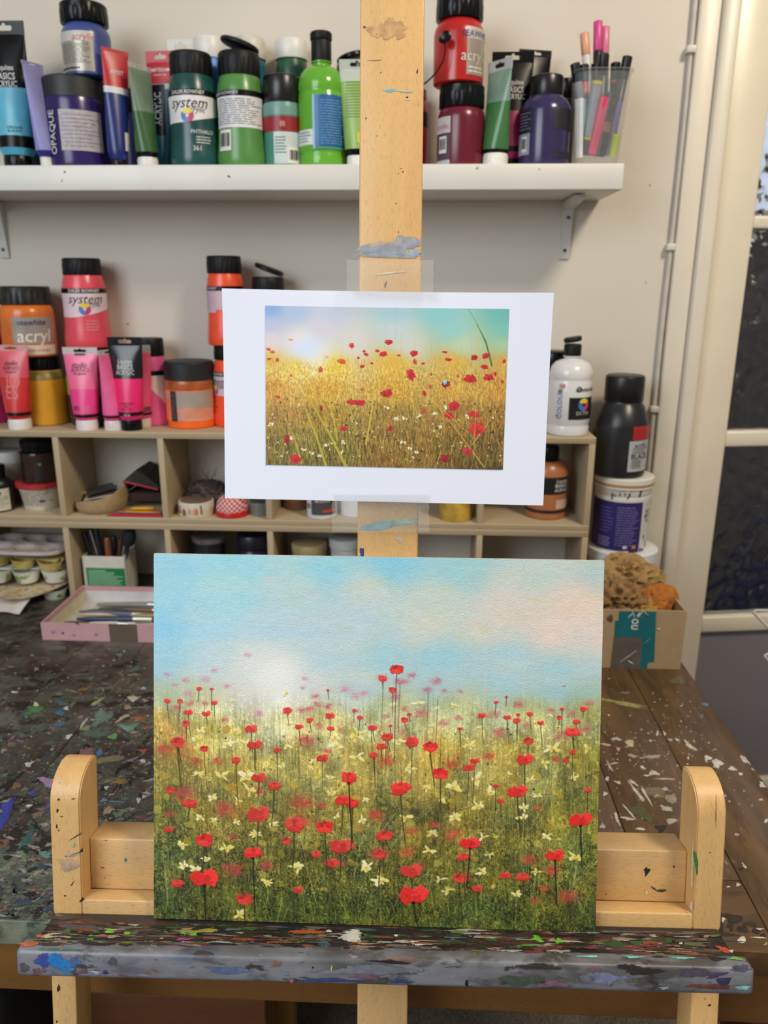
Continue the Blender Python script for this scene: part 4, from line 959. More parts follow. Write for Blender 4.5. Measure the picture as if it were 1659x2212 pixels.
def daisy(x, y, r, col=(240, 230, 150), al=1.0):
    n = R_.randint(3, 7); a0 = R_.uniform(-60, 60); r *= R_.uniform(.65, 1.12)
    for i in range(n):
        g = a0-80+320*i/n+R_.uniform(-25, 25); L = r*R_.uniform(.35, 1.1)
        pr.blob(x+L*.62*math.cos(rad(g)), y+L*.34*math.sin(rad(g)), L*.42, r*R_.uniform(.10, .24), R_.uniform(-14, 14)+math.degrees(math.atan2(.55*math.sin(rad(g)), math.cos(rad(g)))), R_.choice([col, (246, 240, 190), (236, 222, 120)]), al, h=1.6)
    pr.blob(x, y+r*.08, r*.22, r*.15, 0, (226, 190, 70), al, h=1.8)
# undergrowth: grass, stems, specks
for i in range(520):
    x = R_.uniform(325, 1300); y = R_.uniform(1600, 2000); L = R_.uniform(40, 150)*(.6+.6*(y-1500)/500); k = (y-1600)/400
    c = R_.choice([(150, 146, 70), (176, 168, 90), (110, 116, 44), (196, 190, 120), (70, 78, 34), (54, 58, 26), (90, 100, 36), (130, 130, 50)])
    lean_ = R_.uniform(-6, 6) if y < 1850 else R_.uniform(-34, 34)
    pr.line([(x, y), (x+lean_*.5, y-L*.5), (x+lean_, y-L)], R_.uniform(1, 2), .7, c, R_.uniform(.25, .6))
for i in range(1500):
    x = R_.uniform(325, 1300); y = 1560+440*R_.random()**.75
    c = R_.choice([(36, 38, 22), (48, 48, 26), (60, 62, 30), (176, 150, 50), (190, 170, 70), (140, 140, 60), (160, 120, 46), (40, 40, 28)])
    pr.blob(x, y, R_.uniform(.8, 3.6), R_.uniform(.6, 2.4), R_.uniform(0, 180), c, R_.uniform(.3, .8), h=.5)
for i in range(70):    # clumps of dark
    pr.blob(R_.uniform(340, 1290), R_.uniform(1680, 1990), R_.uniform(8, 26), R_.uniform(8, 34), 0, (34, 38, 20), R_.uniform(.12, .35), 1)
for i in range(150):   # ochre and yellow patches
    x = R_.uniform(335, 1290); y = max(1575, R_.gauss(1740, 100)); pr.blob(x, y, R_.uniform(4, 13), R_.uniform(3, 9), R_.uniform(0, 90), R_.choice([(196, 166, 50), (206, 180, 60), (190, 140, 44), (176, 176, 70), (214, 196, 90)]), R_.uniform(.25, .7), h=.6)
for i in range(40):
    x = R_.choice([R_.uniform(340, 420), R_.uniform(700, 1000), R_.uniform(800, 900)]); pr.blob(x, R_.uniform(1550, 1640), R_.uniform(5, 12), R_.uniform(12, 30), 0, R_.choice([(206, 130, 50), (214, 160, 50), (200, 90, 56)]), .28, 1)
for i in range(90):    # bright lower blades and seed heads
    x = R_.uniform(335, 1285); y = R_.uniform(1930, 1998); L = R_.uniform(16, 60); q = R_.uniform(-20, 20)
    pr.line([(x, y), (x+q*.4, y-L*.6), (x+q, y-L)], R_.uniform(2, 4), .8, R_.choice([(130, 150, 50), (150, 166, 60), (110, 130, 40), (90, 110, 36), (40, 46, 24)]), .6)
for i in range(34):
    x = R_.uniform(340, 1280); y = R_.uniform(1780, 1960); L = R_.uniform(90, 260); g = R_.uniform(-.6, .9)
    pr.line([(x, y), (x+g*L*.5, y-L*.42), (x+g*L, y-L*.75)], 1.1, .8, (196, 200, 150), .55)
def many(lst, ox, oy, sc, fn):
    for t in lst: fn(ox+t[0]/sc, oy+t[1]/sc, t[2]/sc, *t[3:])
PNK, PRD, RED, SRD, ORG = (214, 150, 170), (206, 96, 106), (226, 52, 48), (196, 74, 66), (226, 96, 56)
def sfn(c, al=.55): return lambda x, y, r, *k: soft(x, y, r*1.15, c, al)
many([(130, 880, 30), (180, 950, 25), (260, 920, 32), (390, 915, 36), (275, 1010, 35), (455, 855, 28), (685, 745, 26), (760, 1150, 40), (1065, 975, 20), (1430, 1030, 45), (1360, 980, 42), (1490, 1010, 36), (1320, 1085, 20), (1240, 990, 18), (1080, 910, 24), (545, 960, 30)], 320, 1180, 3.19, sfn(PNK))
many([(85, 910, 42), (200, 930, 38), (285, 888, 32), (395, 990, 38), (455, 930, 42), (620, 1000, 20), (175, 1035, 40), (240, 930, 30), (510, 995, 24), (1335, 965, 14)], 800, 1180, 3.19, sfn((200, 110, 134), .6))
many([(195, 1110, 36), (390, 1080, 26), (290, 1080, 30), (1150, 1030, 30), (1240, 1100, 36), (1060, 1130, 36), (1120, 1120, 30), (1180, 1230, 30), (1330, 1260, 24), (1430, 1130, 26), (530, 1190, 30), (1170, 1085, 30)], 320, 1180, 3.19, sfn(PRD))
many([(110, 1170, 30), (240, 1120, 32), (360, 1150, 52), (505, 1220, 36), (850, 1160, 52), (1020, 1085, 50), (1250, 1130, 30), (1510, 1080, 36), (890, 1285, 62), (1320, 1300, 60), (610, 1180, 34), (1390, 1160, 40), (1480, 1260, 50), (1080, 1230, 40)], 800, 1180, 3.19, sfn((196, 110, 104), .5))
many([(1095, 55, 66), (245, 415, 78), (540, 530, 84), (1060, 480, 80), (1200, 505, 38), (1570, 570, 50), (585, 720, 34), (1590, 835, 64), (575, 945, 80), (815, 920, 56), (1320, 900, 50), (150, 560, 40), (760, 400, 40), (1050, 610, 80), (200, 1040, 50), (120, 120, 60), (480, 200, 40), (330, 200, 44), (1240, 130, 30), (1380, 780, 50)], 320, 1580, 3.19, sfn(SRD, .62))
many([(110, 200, 62), (820, 170, 44), (560, 220, 52), (1285, 190, 34), (45, 570, 48), (290, 680, 46), (575, 705, 64), (255, 825, 54), (1100, 880, 60), (1200, 1075, 40), (1365, 1135, 74), (1140, 1155, 34), (320, 930, 50), (1260, 950, 60), (650, 1000, 50), (1055, 1000, 56), (930, 985, 40), (70, 840, 60), (1150, 520, 34), (450, 640, 40)], 800, 1580, 3.19, sfn((204, 78, 54), .62))
def pfn(c, st=(20, 60), dk=False): return lambda x, y, w, *k: poppy(x, y, w*1.9, c, R_.uniform(*st), dk)
DAIS_C = [(545, 85), (640, 65), (960, 100), (1300, 95), (1445, 170), (345, 285), (505, 300), (685, 300), (925, 232), (1140, 200), (1255, 310), (440, 450), (615, 470), (705, 400), (1270, 415), (1500, 465), (360, 585), (455, 605), (610, 620), (855, 635), (745, 700), (230, 775), (540, 800), (405, 870), (250, 915), (1300, 580), (1480, 605), (1035, 925), (1505, 925), (820, 1030), (1600, 1010), (330, 30), (1290, 30), (1430, 30), (630, 1250), (330, 940)]
DAIS_D = [(195, 65), (270, 250), (680, 95), (1205, 215), (1255, 115), (1490, 110), (385, 380), (570, 375), (730, 320), (955, 290), (830, 415), (1105, 330), (1400, 315), (490, 470), (750, 510), (580, 580), (240, 590), (1060, 520), (1155, 440), (1060, 580), (1210, 720), (780, 720), (410, 815), (1420, 860), (780, 960), (1145, 960), (75, 1020), (1010, 1110)]
for x, y in DAIS_C:
    X, Y = 320+x/3.19, 1580+y/3.19; pr.line([(X, Y+3), (X+R_.uniform(-4, 4), Y+R_.uniform(30, 80))], 1.4, 1, (176, 180, 110), .5); daisy(X, Y, R_.uniform(15, 23))
for x, y in DAIS_D:
    X, Y = 800+x/3.19, 1580+y/3.19; pr.line([(X, Y+3), (X+R_.uniform(-8, 4), Y+R_.uniform(40, 110))], 1.6, 1, (180, 184, 120), .5); daisy(X, Y, R_.uniform(15, 24))
for x, y in [(360, 1270), (600, 1270), (970, 1220), (1450, 1290), (585, 1060), (955, 1005), (335, 1145), (330, 1320)]: daisy(320+x/3.19, 1180+y/3.19, 13 if y < 1200 else 20, (240, 234, 170))
for x, y in [(155, 1090), (580, 1095), (460, 1120), (440, 1235), (765, 1245), (1290, 1240), (1230, 1165), (330, 1080)]: daisy(800+x/3.19, 1180+y/3.19, 13, (236, 232, 180))
for x, y, r in [(870, 720, 40), (820, 840, 44), (430, 690, 40), (480, 1010, 46), (530, 1090, 40), (850, 1060, 26)]: daisy(800+x/3.19, 1580+y/3.19, r/2.4, (190, 196, 90), .8)
many([(350, 978, 20), (437, 980, 12), (128, 1062, 24), (218, 1065, 22), (275, 1140, 26), (400, 1150, 26), (260, 1218, 30), (960, 1130, 34), (1255, 1165, 28), (1115, 1195, 24), (1040, 1240, 24), (1260, 1252, 24), (1460, 1180, 22), (1540, 1250, 28), (1615, 910, 30), (710, 1255, 36), (205, 1335, 40), (1420, 1130, 14), (1240, 990, 10), (455, 1075, 20)], 320, 1180, 3.19, pfn((222, 66, 62), (10, 50)))
many([(155, 990, 30), (940, 1038, 12), (868, 1073, 16), (770, 1165, 24), (945, 1178, 22), (1020, 1160, 16), (1100, 1155, 22), (1010, 1200, 26), (1175, 1215, 20), (1322, 1120, 16), (1470, 1120, 22), (1305, 1180, 22), (1420, 1207, 24), (1395, 1280, 46), (270, 1158, 16), (237, 1195, 28), (620, 1255, 14), (20, 1250, 24), (120, 1310, 34), (140, 1235, 14), (290, 1335, 34)], 800, 1180, 3.19, pfn((226, 60, 56), (10, 60)))
x, y = 800+183/3.19, 1180+850/3.19; pr.line([(x, y), (x-3, y+90), (x-5, y+190)], 2, 1.6, (70, 76, 50), .9); poppy(x, y, 33, (222, 56, 44), 0, False, .56)
for sx_ in ((85, 910), (200, 930), (395, 990), (460, 1040)):
    X, Y = 800+sx_[0]/3.19, 1180+sx_[1]/3.19; pr.line([(X+2, Y+4), (X-2, Y+110)], 1.6, 1.2, (90, 96, 60), .8)
many([(200, 75, 46), (385, 115, 32), (605, 195, 34), (735, 90, 42), (890, 125, 26), (1203, 180, 34), (1610, 100, 32), (1640, 40, 28), (1555, 160, 30), (765, 315, 42), (870, 370, 44), (150, 400, 34), (285, 490, 50), (760, 565, 66), (1010, 640, 70), (140, 670, 28), (955, 750, 36), (1160, 840, 34), (1330, 785, 66), (1265, 900, 40), (1620, 720, 40), (1035, 1085, 30), (665, 1150, 62), (200, 1040, 40)], 320, 1580, 3.19, pfn((208, 58, 46), (20, 90)))
many([(1345, 470, 46), (1410, 490, 44), (1220, 655, 62), (390, 745, 64)], 320, 1580, 3.19, pfn((228, 48, 40), (60, 120)))
many([(1385, 315, 56), (725, 830, 58), (390, 1005, 80)], 320, 1580, 3.19, pfn((232, 46, 40), (110, 150), True))
many([(125, 40, 30), (80, 100, 32), (290, 80, 36), (720, 200, 26), (680, 245, 34), (1090, 65, 36), (1350, 200, 22), (1395, 140, 24), (865, 370, 20), (900, 475, 22), (1500, 400, 24), (110, 710, 50), (645, 858, 40), (285, 955, 60), (615, 1005, 46), (740, 1075, 30), (935, 985, 30), (1055, 995, 40), (70, 840, 44), (30, 160, 24)], 800, 1580, 3.19, pfn((212, 58, 46), (20, 90)))
many([(415, 105, 52), (1065, 190, 46), (485, 290, 56), (210, 390, 66), (1015, 410, 54)], 800, 1580, 3.19, pfn((228, 48, 42), (70, 120)))
many([(690, 765, 56), (1450, 605, 64), (1275, 850, 52), (300, 1120, 82)], 800, 1580, 3.19, pfn((234, 44, 40), (70, 110), True))
pr.mesh('painted_surface', pa, CW, CH, attr_mat('acrylic_painting', .5, .8, 1100, .35), rel=.0003)

# ------------------------------------------------------------------ the printed photograph taped to the mast
k_ = .9395
PW, PH = .28*k_, .1799*k_
pp = empty('photo_print', (-.0322*k_, .6583*k_, CAMZ-.1835*k_), 'white sheet with a printed photograph of a sunlit poppy field', 'print', rot=(rad(-9.24), rad(.5), rad(.4)))
warp = lambda X, Z: -.006*(Z/PH)**3*np.abs(X/(PW/2))**2.0*(Z > 0)
def sheet(x0, x1, z0, z1, n, m, off):
    xs, zs = np.linspace(x0, x1, n+1), np.linspace(z0, z1, m+1); V = []
    for s in (0, 1):
        for z in zs:
            for x in xs: V.append((x, float(warp(np.array(x), np.array(z)))-off+s*.0003, z))
    Fc = []; k = (n+1)*(m+1)
    for j in range(m):
        for i in range(n):
            a = j*(n+1)+i; Fc.append((a, a+1, a+n+2, a+n+1)); Fc.append((k+a, k+a+n+1, k+a+n+2, k+a+1))
    def strip(idx):
        for a, b in zip(idx[:-1], idx[1:]): Fc.append((a, a+k, b+k, b))
    strip(list(range(n+1))); strip([m*(n+1)+i for i in range(n, -1, -1)])
    strip([j*(n+1) for j in range(m, -1, -1)]); strip([j*(n+1)+n for j in range(m+1)])
    return V, Fc
V, Fc = sheet(-PW/2, PW/2, 0, PH, 24, 14, 0)
obj('paper_sheet', V, Fc, mat((229, 233, 247), rough=.6, var=.01, scale=400), pp, True, 60)
corn = [(576, 660), (1099.5, 669.5), (1085, 1015.5), (573, 1003)]
# where those corners fall on the sheet
pm = np.array(pp.matrix_basis) if False else None
from mathutils import Euler
Mp = Matrix.Translation(pp.location) @ Euler(pp.rotation_euler).to_matrix().to_4x4()
Mi = Mp.inverted(); nP = np.array(Mp.to_3x3() @ Vector((0, -1, 0))); oP = np.array(Mp.translation)
cl = [np.array(Mi @ Vector(on_plane(u, v, oP, nP))) for u, v in corn]
ix0, ix1 = (cl[0][0]+cl[3][0])/2, (cl[1][0]+cl[2][0])/2; iz0, iz1 = (cl[2][2]+cl[3][2])/2, (cl[0][2]+cl[1][2])/2
ir = Ras(560, 372, corn)
ir.field([(585, 668, (140, 176, 226)), (640, 670, (176, 196, 226)), (720, 680, (196, 204, 222)), (850, 680, (170, 206, 214)), (950, 680, (140, 200, 202)), (1090, 680, (112, 186, 180)), (585, 700, (190, 196, 226)), (700, 710, (214, 208, 218)), (850, 715, (196, 210, 212)), (980, 715, (150, 204, 200)), (1090, 720, (124, 196, 180)),
          (585, 735, (226, 212, 214)), (650, 735, (232, 226, 224)), (760, 740, (216, 212, 208)), (880, 745, (206, 210, 196)), (1000, 745, (190, 208, 176)), (1090, 745, (170, 200, 160)), (665, 752, (206, 222, 248)), (680, 765, (232, 232, 226)), (690, 775, (240, 228, 170)),
          (585, 780, (226, 190, 90)), (640, 790, (232, 204, 90)), (720, 790, (232, 200, 70)), (850, 785, (222, 180, 70)), (980, 785, (216, 176, 78)), (1090, 785, (206, 166, 84)),
          (585, 840, (206, 150, 66)), (700, 840, (210, 160, 56)), (850, 840, (206, 160, 62)), (980, 840, (200, 156, 70)), (1080, 840, (196, 146, 66)), (585, 900, (170, 128, 64)), (700, 900, (172, 136, 54)), (850, 900, (160, 128, 60)), (980, 900, (160, 124, 60)), (1080, 900, (150, 114, 54)),
          (585, 960, (128, 112, 56)), (700, 960, (126, 116, 52)), (850, 960, (140, 108, 52)), (980, 960, (130, 100, 48)), (1080, 960, (116, 90, 46)), (585, 1000, (116, 106, 52)), (700, 1005, (110, 100, 50)), (850, 1008, (140, 102, 46)), (1000, 1010, (104, 82, 42)), (1080, 1012, (90, 76, 40))], 40)
ir.blob(662, 752, 55, 30, 0, (216, 226, 250), .8, 1)
Yp = np.linspace(660, 1010, ir.H)[:, None]; fl = np.clip((Yp-772)/30, 0, 1); lo = np.clip((Yp-850)/120, 0, 1)
ir.a *= 1+((ir.noise(1.3, 9, 31)-.5)*.55*lo+(ir.noise(2, 4, 32)-.5)*.4*fl)[..., None]
R_ = random.Random(9)
for i in range(2600):
    x = R_.uniform(570, 1100); t = R_.random(); y = 775+238*t; L = R_.uniform(8, 26)*(.4+t); g = R_.uniform(-.35, .35)
    c = R_.choice([(236, 204, 90), (220, 176, 70), (206, 130, 60), (240, 220, 120), (190, 150, 60)] if t < .45 else [(226, 190, 90), (200, 140, 66), (176, 166, 60), (60, 50, 30), (40, 38, 26), (90, 90, 40), (214, 180, 80), (150, 90, 46), (120, 130, 50)])
    ir.line([(x, y), (x+g*L*.5, y-L*.5), (x+g*L, y-L)], R_.uniform(.8, 1.8), .7, c, R_.uniform(.35, .8))
for i in range(260):
    x = R_.uniform(575, 1098); y = R_.uniform(860, 1010); ir.blob(x, y, R_.uniform(1, 3), R_.uniform(.8, 2), R_.uniform(0, 180), R_.choice([(240, 236, 214), (226, 210, 120), (44, 40, 28), (30, 34, 24), (120, 140, 60)]), .8)
for (x, y) in [(625, 945), (655, 970), (672, 978), (690, 985), (735, 976), (835, 880), (856, 905), (874, 902), (905, 898), (940, 895), (950, 922), (870, 955), (885, 968), (720, 955), (585, 915), (740, 955), (900, 975), (700, 960), (960, 880), (1010, 900)]:
    for q in range(5): ir.blob(x+R_.uniform(-5, 5), y+R_.uniform(-3, 3), 2.6, 1.6, R_.uniform(0, 180), (240, 238, 226), .9)
    ir.blob(x, y, 2.2, 1.8, 0, (226, 190, 60), .9)
for (a, b, w, c) in [((662, 850), (748, 1010), 7, (190, 176, 56)), ((658, 880), (705, 1012), 6, (190, 180, 60)), ((812, 800), (790, 960), 3.4, (214, 196, 80)), ((705, 845), (728, 950), 4, (196, 180, 60)), ((622, 915), (650, 1000), 4, (196, 170, 70)), ((930, 860), (1045, 1010), 2, (226, 190, 90)), ((1075, 880), (1020, 960), 2, (214, 180, 90))]:
    ir.line([a, ((a[0]+b[0])/2+3, (a[1]+b[1])/2), b], w*.5, w, c, .85)
ir.line([(1012, 668), (1032, 702), (1060, 770)], .8, 1, (60, 120, 70), .7); ir.line([(1031, 702), (1050, 740), (1062, 790)], 1.5, 4.5, (90, 120, 40), .95)
for (x, y0, y1) in [(856, 664, 730), (932, 710, 775), (865, 720, 790), (1020, 700, 770), (835, 700, 735), (895, 740, 775), (1000, 745, 775)]: ir.line([(x, y1), (x+R_.uniform(-6, 6), y0)], .9, .6, (190, 170, 110), .6)
ir.rag = .28
def pp_(x, y, w, h, c=(196, 44, 50), al=1, rot=0):
    d = tuple(int(v*.62) for v in c)
    ir.blob(x, y, w, h, rot, c, al); ir.blob(x-w*.35, y-h*.25, w*.55, h*.7, 25, tuple(min(255, int(v*1.08)) for v in c), al*.8); ir.blob(x+w*.4, y+h*.1, w*.5, h*.7, -25, c, al)
    ir.blob(x+w*.05, y+h*.3, w*.3, h*.5, R_.uniform(-40, 40), d, al*.55, 1)
for (x, y, w, h, *c) in [(355, 497, 36, 18, (226, 160, 120)), (70, 620, 36, 24, (214, 84, 60)), (120, 655, 36, 26, (220, 96, 60)), (75, 745, 40, 20, (206, 80, 60)), (180, 755, 34, 30, (206, 90, 70)), (1140, 575, 48, 38, (214, 70, 44)), (1300, 650, 30, 18), (1325, 690, 42, 24), (1470, 645, 32, 24), (1545, 687, 56, 42), (1225, 735, 20, 24), (1010, 780, 66, 44, (216, 96, 56)), (815, 720, 40, 34, (232, 190, 170)), (735, 885, 36, 50, (206, 90, 60)), (1275, 845, 44, 24), (1400, 805, 24, 20), (355, 960, 24, 18, (206, 90, 60)), (185, 1235, 38, 26, (196, 70, 60)), (740, 1380, 24, 40, (150, 34, 44)), (1200, 1310, 150, 42), (1025, 1645, 56, 46), (295, 1780, 48, 64, (160, 34, 46)), (400, 2040, 108, 68), (1565, 1200, 66, 56, (180, 40, 44)), (390, 1470, 30, 60, (190, 120, 60)), (1270, 1140, 44, 26, (200, 110, 60))]:
    pp_(570+x/5.978, 650+y/5.978, w/5.978*.74, h/5.978*.78, *(c or []))
for (x, y, w, h, *c) in [(65, 530, 70, 36), (10, 675, 40, 34), (190, 698, 26, 16), (385, 675, 66, 44), (395, 780, 30, 44, (200, 70, 54)), (500, 803, 27, 20), (780, 660, 40, 18), (825, 755, 64, 24), (340, 945, 82, 80), (1155, 730, 54, 42, (176, 40, 50)), (1300, 710, 60, 44), (1285, 850, 52, 40), (1335, 985, 74, 60), (1100, 1000, 92, 70), (790, 1070, 72, 50, (176, 36, 44)), (945, 965, 22, 26, (206, 90, 60)), (605, 940, 14, 22), (515, 1185, 30, 46), (60, 1170, 64, 50), (890, 1350, 88, 76), (830, 1470, 66, 60), (1150, 1455, 86, 52), (1185, 1640, 138, 100, (200, 50, 50)), (75, 1630, 34, 50, (180, 36, 46)), (1060, 1930, 90, 66, (180, 60, 60)), (765, 2020, 74, 66, (150, 40, 50)), (500, 1410, 36, 50, (190, 80, 56)), (1535, 780, 28, 30), (590, 1100, 34, 30, (200, 90, 64)), (1420, 940, 26, 30), (1510, 1040, 24, 20)]:
    pp_(830+x/5.925, 650+y/5.925, w/5.925*.74, h/5.925*.78, *(c or []))
for i in range(40):
    x = R_.uniform(1000, 1060); y = R_.uniform(895, 945); ir.line([(x, y), (x+R_.uniform(-14, 20), y-R_.uniform(6, 18))], 1, .8, (220, 120, 70), .6)
for (a, b) in (((870, 750), (895, 895)), ((940, 870), (1010, 935)), ((1028, 880), (1022, 990)), ((1035, 700), (1030, 880))): ir.line([a, b], 1.3, 1.3, (226, 190, 90), .7)
o = ir.mesh('printed_picture', pp, ix1-ix0, iz1-iz0, attr_mat('photo_print_ink', .45, 0, 600, .4), 0,
            warp=lambda X, Z: warp(X+(ix0+ix1)/2, Z+iz0)-.0005)
o.location = ((ix0+ix1)/2, 0, iz0)
# a fleck of turquoise paint on the print
pdb = Daubs(); pdb.spot(lambda u, v: on_plane(u, v, oP+nP*.0007, nP), 961, 826, 4.6, 5.4, 0, (120, 200, 226), nP, R_, .1, 12, .0008)
pdb.build('paint_fleck', pp, np.array(Mi))
# clear tape above and below: from the sheet onto the mast
def tape_piece(label, pts, serr):
    o_ = empty('tape_strip', tuple(np.mean([p for p in pts], axis=0)), label, 'tape', 'clear tape holding the printed sheet')
    a, b, c, d = [np.array(p)-np.array(o_.location) for p in pts]; V, Fc = [], []; n, m = 22, 6
    for j in range(m+1):
        for i in range(n+1):
            s, t = i/n, j/m; p = (a*(1-s)+b*s)*(1-t)+(d*(1-s)+c*s)*t
            if i in (0, n) and j % 2: p = p+(b-a)*(.012 if i == 0 else -.012)
            V.append(p+nP*.0012+nP*.0006*math.sin(s*9)*t*(1-t))
    for j in range(m):
        for i in range(n): k = j*(n+1)+i; Fc.append((k, k+1, k+n+2, k+n+1))
    obj('tape_film', V, Fc, TAPE, o_, True, 60); return o_
def on_p(u, v, d=0.0): return on_plane(u, v, oP+nP*d, nP)
tape_piece('wrinkled clear tape strip across the top edge of the printed sheet', [on_p(748, 562, .0015), on_p(938, 562, .0015), on_p(936, 648, .0075), on_p(748, 636, .0075)], True)
tape_piece('crumpled clear tape strip across the bottom edge of the printed sheet', [on_p(716, 1067, .0012), on_p(927, 1068, .0012), on_p(929, 1149, .0012), on_p(717, 1149, .0012)], True)
# ================================================================== BOTTLES, JARS AND TUBES ON THE WALL SHELF
GS = 'paints on the wall shelf'; GP = 'paints on top of the pigeonholes'
YF, YB2 = 1.392, 1.468
def wheel(v, a, z, r):
    for i, c in enumerate([(230, 206, 50), (60, 120, 190), (190, 60, 120)]):
        V, Fc = [], []; n = 8
        for k in range(n+1):
            g = rad(30+120*i+120*k/n)
            for q in (r*.28, r):
                x, y = q*math.cos(g), q*math.sin(g); zz = z*v.H+y; rr = v.r(zz)+.0013; A = rad(a)+x/rr
                V.append((rr*math.sin(A), -rr*math.cos(A), zz))
        for k in range(n): Fc.append((2*k, 2*k+1, 2*k+3, 2*k+2))
        obj('colour_wheel', V, Fc, mat(c, rough=.4), v.root, False)
def sys_front(v, a, white=(226, 224, 222), word='system', ink=INK, name2='Acrylic', s=1.0, zb0=.47, zb1=.58):
    v.patch(-100, 100, .755, .82, BLACK, 'label_band')
    v.text('DALER ROWNEY', a, .788, .0075*s, INKW, bold=.01)
    v.patch(-100, 100, .5, .755, mat(white, rough=.5), 'paper_label', top=lambda t: .755, bot=lambda t: zb0+(zb1-zb0)*max(0, (t-.45)/.55)**1.2)
    v.text(word, a, .675, .023*s, ink, shear=.35)
    v.text(name2, a+16, .605, .012*s, ink, shear=.3)
    wheel(v, a-2, .545, .0105*s)
def sys_back(v, a0, a1, white=(222, 222, 224), zb=.42):
    v.patch(-100, 100, .755, .82, BLACK, 'label_band'); v.text('DALER ROWNEY', a0+30, .788, .007, INKW)
    v.patch(a0, a1, zb, .755, mat(white, rough=.5)); v.lines(a0+6, a1-28, zb+.03, .735, 12, mat((90, 90, 96)), .28, int(a0))
# --- left end
t = paint_tube('black and light blue paint tube cut off by the left edge, wall shelf', GS, (-40, 36, 45), YF-.01, ST, [(0, .06, mat((78, 168, 200), .3)), (.06, .16, BLACK), (.16, .56, mat((96, 178, 204), .3)), (.56, 1, BLACK)], BLACK, BLACK, .82, .085, crimp_h=.09, r=.0285, w=.066)
t.root.location.x = atY(40, 335, YF-.01)[0]
for s, z, q in (('Liquitex', .68, .012), ('BASICS', .62, .014), ('ACRYLIC', .568, .0125)): t.text(s, 0, z, q)
t.text('CERULEAN', .3, .27, .006, INK); t.text('BLUE HUE', .3, .245, .006, INK)
v = vessel('paint_bottle', 'dark bottle with a teal band half hidden behind the black and light blue tube', 'paint bottle', GS, (38, 98, 163), YB2, ST, 'round', mat((32, 66, 84), .35), BLACK, .95, .14)
v.patch(-100, 100, .68, .95, mat((62, 132, 150), .4)); v.patch(-100, 100, .35, .68, mat((34, 38, 44), .5)); v.patch(-20, 60, .3, .5, mat((140, 150, 150), .5)); v.text('35', 20, .4, .012, INK)
t = paint_tube('lilac paint tube seen edge-on, left of the purple jar', GS, (88, 130, 138), 1.361, ST, [(0, .07, mat((50, 46, 130), .35)), (.07, 1, mat((150, 150, 206), .35, var=.06))], WHITEP, mat((150, 150, 206), .35), .75, .1, rotz=76, w=.048, r=.0135, side=-4, crimp_h=.03)
t.root.location.x = atY(101, 340, 1.361)[0]
v4 = vessel('paint_jar', 'squat purple paint jar with grey paper label under the blue bottle', 'paint jar', GS, (101, 229, 173), YF+.004, ST, 'jar', mat((44, 30, 92), .22, var=.2, scale=30), mat((34, 34, 36), .5), .985, .235, 'plain')
v4.patch(-8, 72, .22, .8, mat((178, 172, 176), .55, var=.2, scale=160)); v4.text('OPAQUE', -24, .48, .0165, INKW, rot=90); v4.text('DSSZ1', -44, .5, .021, mat((196, 196, 206)), rot=90, shear=.2)
v4.patch(-31, -18, .2, .84, mat((30, 26, 44), .5), 'dark_band', .0003); v4.lines(-2, 66, .26, .76, 9, mat((150, 140, 160)), .3, 4)
v = vessel('paint_bottle', 'blue paint bottle with silver label stacked on the purple jar', 'paint bottle', GS, (136, 236, 12), YF+.004, v4.top, 'wide', mat((64, 80, 140), .25, var=.25, scale=30), BLACK, .97, .26, turn=0)
v.patch(-80, 36, .06, .78, mat((166, 160, 148), .3, metal=.25, var=.12), 'silver_label'); v.patch(-80, 36, .6, .78, mat((196, 192, 184), .4), 'label_head', .0008)
v.text('acrylic', 14, .67, .014, mat((196, 70, 84)), shear=.15); v.lines(-50, 28, .2, .56, 11, mat((110, 106, 98)), .3, 2); v.lines(-60, 20, .09, .14, 1, INK, .6, 8)
t = paint_tube('navy blue paint tube with red top beside the purple jar', GS, (219, 262, 104), 1.366, ST, [(0, .62, mat((26, 42, 110), .3)), (.62, .68, mat((206, 206, 210), .4)), (.68, 1, mat((180, 34, 42), .35))], BLACK, mat((180, 34, 42), .35), .85, .06, rotz=40, w=.043, r=.0155, side=3.2, hole=False, crimp_h=.03)
t.root.location.x = atY(254, 335, 1.366)[0]
t.text('ARTIST', .0, .8, .009); t.patch(.35, .8, .14, .3, WHITEP, 'barcode_sticker')
v = vessel('paint_bottle', 'navy bottle with black lid behind the navy tube', 'paint bottle', GS, (252, 318, 197), YB2, ST, 'round', mat((26, 30, 84), .35), BLACK, .96, .26, 'plain')
t = paint_tube('dark green paint tube seen edge-on with white cap, left of the red-topped tube', GS, (295, 342, 140), YF-.012, ST, [(0, .06, BLACK), (.06, .52, mat((58, 96, 54), .3)), (.52, 1, mat((112, 132, 112), .3))], WHITEP, CLEAR, .95, .1, rotz=66, w=.05, r=.0175, side=-1.2, crimp_h=.05)
t.root.location.x = atY(319, 340, YF-.012)[0]
t = paint_tube('teal paint tube with red hanger top and black ACRYLIC strip', GS, (322, 378, 110), 1.452, ST, [(0, .16, mat((24, 110, 130), .3)), (.16, .74, mat((22, 96, 112), .3)), (.74, .79, mat((206, 214, 218), .4)), (.79, 1, mat((184, 30, 40), .35))], mat((30, 104, 120), .35), mat((184, 30, 40), .35), .8, .07, w=.05, r=.017, crimp_h=.09, rotz=-6)
t.root.location.x = atY(360, 335, 1.452)[0]
t.patch(-.62, .3, .31, .73, BLACK); t.text('ACRYLIC', -.18, .53, .0175, INKW, rot=90, bold=.012); t.text('AMSTERDAM', 0, .845, .0078, INKW, bold=.01); t.text('STANDARD SERIES', 0, .805, .004, INKW)
v = vessel('paint_bottle', 'dark green bottle with black cap and white wave label', 'paint bottle', GS, (364, 472, 118), YF+.003, ST, 'sys', mat((30, 76, 74), .27, var=.25, scale=22), BLACKM, .82, .19)
